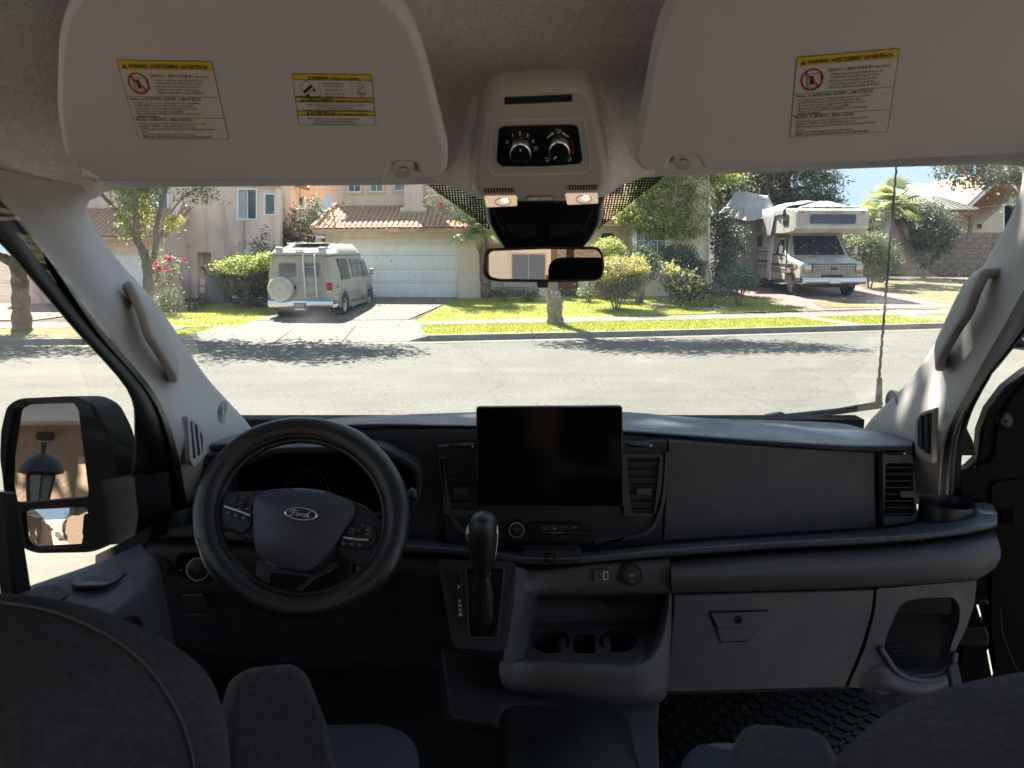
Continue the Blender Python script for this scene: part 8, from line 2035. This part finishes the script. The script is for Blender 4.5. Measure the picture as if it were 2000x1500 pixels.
# bench far behind, caught in the mirror
bn_ = part('rear_bench', 'dark rear seat behind the camera')
MB().box((-.10, -2.2, 1.62), (.42, .16, 1.26)).build('backrest', M('seat_cloth'), bn_, bevel=.10, bseg=4)
MB().box((-.10, -2.0, 1.25), (.62, .5, .2)).build('cushion', M('seat_cloth'), bn_, bevel=.05)
# ---------------- outside the glass: aerial and wiper belong to the van
ae = MB(); ae.tube([P(1716, 792, 2.35), P(1718, 738, 2.35)], [.012, .008], 10); ae.build('aerial_base', M('satin_black'), van, smooth=True)
pts = [P(1717 + (1753 - 1717) * k / 60 + .8 * math.sin(k * 2.2), 738 + (300 - 738) * k / 60, 2.35 - .10 * k / 60) for k in range(61)]
MB().tube(pts, [.0042 - .0014 * k / 60 + .0006 * (k % 2) for k in range(61)], 7).build('aerial', M('satin_black'), van, smooth=True)
wp = MB(); wp.tube([P(1500, 816, 2.12), P(1560, 811, 2.12), P(1640, 803, 2.10), P(1722, 790, 2.06)], [.007, .009, .010, .012], 8); wp.build('wiper', M('satin_black'), van, smooth=True)
wb = MB(); wb.tube([P(1560, 813, 2.10), P(1650, 799, 2.08), P(1724, 786, 2.04)], .006, 6); wb.build('wiper_blade', M('rubber'), van)
plate('wiper_pivot', rpoly([(1496, 812), (1530, 806), (1540, 814), (1520, 820), (1498, 818)], 3), YP(2.13), M('satin_black'), van, thick=.02, bevel=.004)
# ================================================================== WHAT THE MIRRORS SHOW, behind and beside us
mat('stucco_tan', (0.40, 0.27, 0.185), 0.95, bump=.9, bscale=14, var=.12, vscale=5)
def reflected(pl_, u, v, dist):
    c = pl_.hit(u, v); d = (c - EYEV).normalized(); n = pl_.n
    return c + (d - n * 2 * d.dot(n)) * dist
def on_wall(pl_, u, v, Yw):
    c = pl_.hit(u, v); r = reflected(pl_, u, v, 1) - c
    return c + r * ((Yw - c.y) / r.y)
WY = -3.9
wk = empty('house', (-4.5, -6, 0), 'tan stucco house beside us with a white eave, seen in the outside mirror', 'house')
ze = on_wall(MP, 95, 832, WY).z
MB().b2((-9.0, -9.0, 0), (-2.0, WY, ze)).build('wall', M('stucco_tan'), wk)
for k in range(3): MB().b2((-9.2, WY - .2, ze + .16 * k + (.02 if k else 0)), (-1.9, WY + .28 + .12 * k, ze + .16 * (k + 1))).build('eave_board', M('window_white' if k != 1 else 'stucco_cream'), wk)
a, c = on_wall(MP, 22, 900, WY), on_wall(MP, 176, 900, WY)
dxa, dxb = on_wall(MP, 146, 950, WY), on_wall(MP, 172, 950, WY)
MB().b2((dxa.x, WY, dxa.z - 1.2), (dxb.x, WY + .04, on_wall(MP, 150, 894, WY).z)).build('door', M('stucco_trim'), wk)
p = on_wall(MP, 85, 852, WY); MB().b2((p.x - .07, WY, p.z - .04), (p.x + .07, WY + .06, p.z + .03)).build('wall_light', M('black_plain'), wk, bevel=.02)
p = reflected(MP, 70, 948, 3.1); lx, ly, lz = p
lm = empty('porch_lantern', (lx, ly, 0), 'black lantern on a post reflected in the outside mirror', 'lantern')
k_ = .56
MB().rev([(r_ * k_, z_ * k_) for r_, z_ in ((.001, .44), (.03, .42), (.02, .32), (.07, .30), (.14, .24), (.19, .16), (.20, .12), (.14, .10))], Matrix.Translation((lx, ly, lz)), 20).build('cap', M('dash_grey'), lm, smooth=40)
MB().rev([(r_ * k_, z_ * k_) for r_, z_ in ((.12, .09), (.08, -.24), (.08, -.27), (.02, -.3))], Matrix.Translation((lx, ly, lz)), 6).build('glass_box', M('tarp'), lm)
for k in range(6):
    a_ = k * math.pi / 3; MB().tube([(lx + .13 * k_ * math.cos(a_), ly + .13 * k_ * math.sin(a_), lz + .05), (lx + .085 * k_ * math.cos(a_), ly + .085 * k_ * math.sin(a_), lz - .15)], .006, 5).build('bar', M('dash_grey'), lm)
MB().cyl((lx, ly, 0), (lx, ly, lz - .16), .03, n=12).build('post', M('black_plain'), lm)
h2 = empty('house', (-1.5, -18, 0), 'pale gabled house far behind us, seen small in the lower mirror', 'house')
MB().ext([(-4.4, -16, 0), (-1.6, -16, 0), (-1.6, -16, 2.8), (-3.0, -16, 4.2), (-4.4, -16, 2.8)], (0, -6, 0)).build('wall', M('stucco_cream'), h2)
h3 = empty('house', (1.5, -12, 0), 'tan house across the driveway behind us with a dark window, seen in the rear-view mirror', 'house')
MB().b2((-1.2, -14.5, 0), (5, -12, 4.6)).build('wall', M('stucco_tan'), h3)
MPm = MIRROR_PLANE
def mr_(u, v): return on_wall(MPm, u, v, -11.96)
f3 = MB()
q0, q1 = mr_(998, 494), mr_(1066, 540)
MB().b2((min(q0.x, q1.x) , -12.0, q1.z - .4), (max(q0.x, q1.x), -11.94, q0.z)).build('window', M('stucco_trim'), h3)
w0 = bpy.data.objects['window'] if False else None
for (ua, ub) in ((1001, 1030), (1033, 1063)):
    a, c = mr_(ua, 497), mr_(ub, 540); MB().b2((a.x, -11.93, c.z - .35), (c.x, -11.92, a.z)).build('pane', M('bin_grey'), h3)
a, c = mr_(1082, 488), mr_(1092, 545); MB().b2((a.x, -11.5, 0), (c.x, -11.4, 4)).build('porch_post', M('wood_post'), h3)
MB().b2((-3.2, -14.5, 0), (-1.21, -12.3, 4.6)).build('wall', M('stucco_cream'), h3)
for i, (x, y) in enumerate(((-.6, -19), (.6, -23))):
    tree('background_tree', (x, y, 0), ('tree behind us reflected left in the lower mirror', 'tree behind us reflected right in the lower mirror')[i], [([(x, y, 0), (x, y, 3.5)], .2, .1)], 'bark_brown', [dict(blobs=[(x, y, 5.2, 1.5, 1.5, 2.4)], n=900, size=.35, m=M('leaf_dark'), seed=300 + i, clump=.4)], group='trees behind us')
# shade tree on our side, arching over the van between it and the sun
lb_ = (-8.2, 2.2, 0)
tree('shade_tree', lb_, 'big dense tree arching over the van from the driver side', [
    ([lb_, (-8.0, 2.4, 2.0), (-7.2, 3.0, 4.2), (-5.6, 3.8, 5.6), (-3.4, 4.4, 6.3)], .32, .1), ([(-7.4, 2.8, 3.8), (-6.4, 1.6, 5.6), (-4, .8, 6.6)], .16, .05), ([(-7.6, 2.8, 3.4), (-7.6, 5, 5.2), (-6.4, 6.2, 6.2)], .14, .05)], 'bark_brown',
    [dict(blobs=[(-2.4, 4.2, 6.4, 2.9, 2.6, 1.1), (-4.6, 2.0, 6.4, 2.6, 2.6, 1.2), (-5.6, 4.6, 6.2, 2.4, 2.2, 1.1), (-1.4, 2.4, 6.8, 2.4, 2.2, 1.0), (-2.6, 0.2, 6.6, 2.6, 2.2, 1.1), (-1.6, 6.0, 7.2, 1.8, 1.2, 0.7)], n=17500, size=.24, m=M('leaf_mid'), seed=401, clump=.3, shell=.0)])
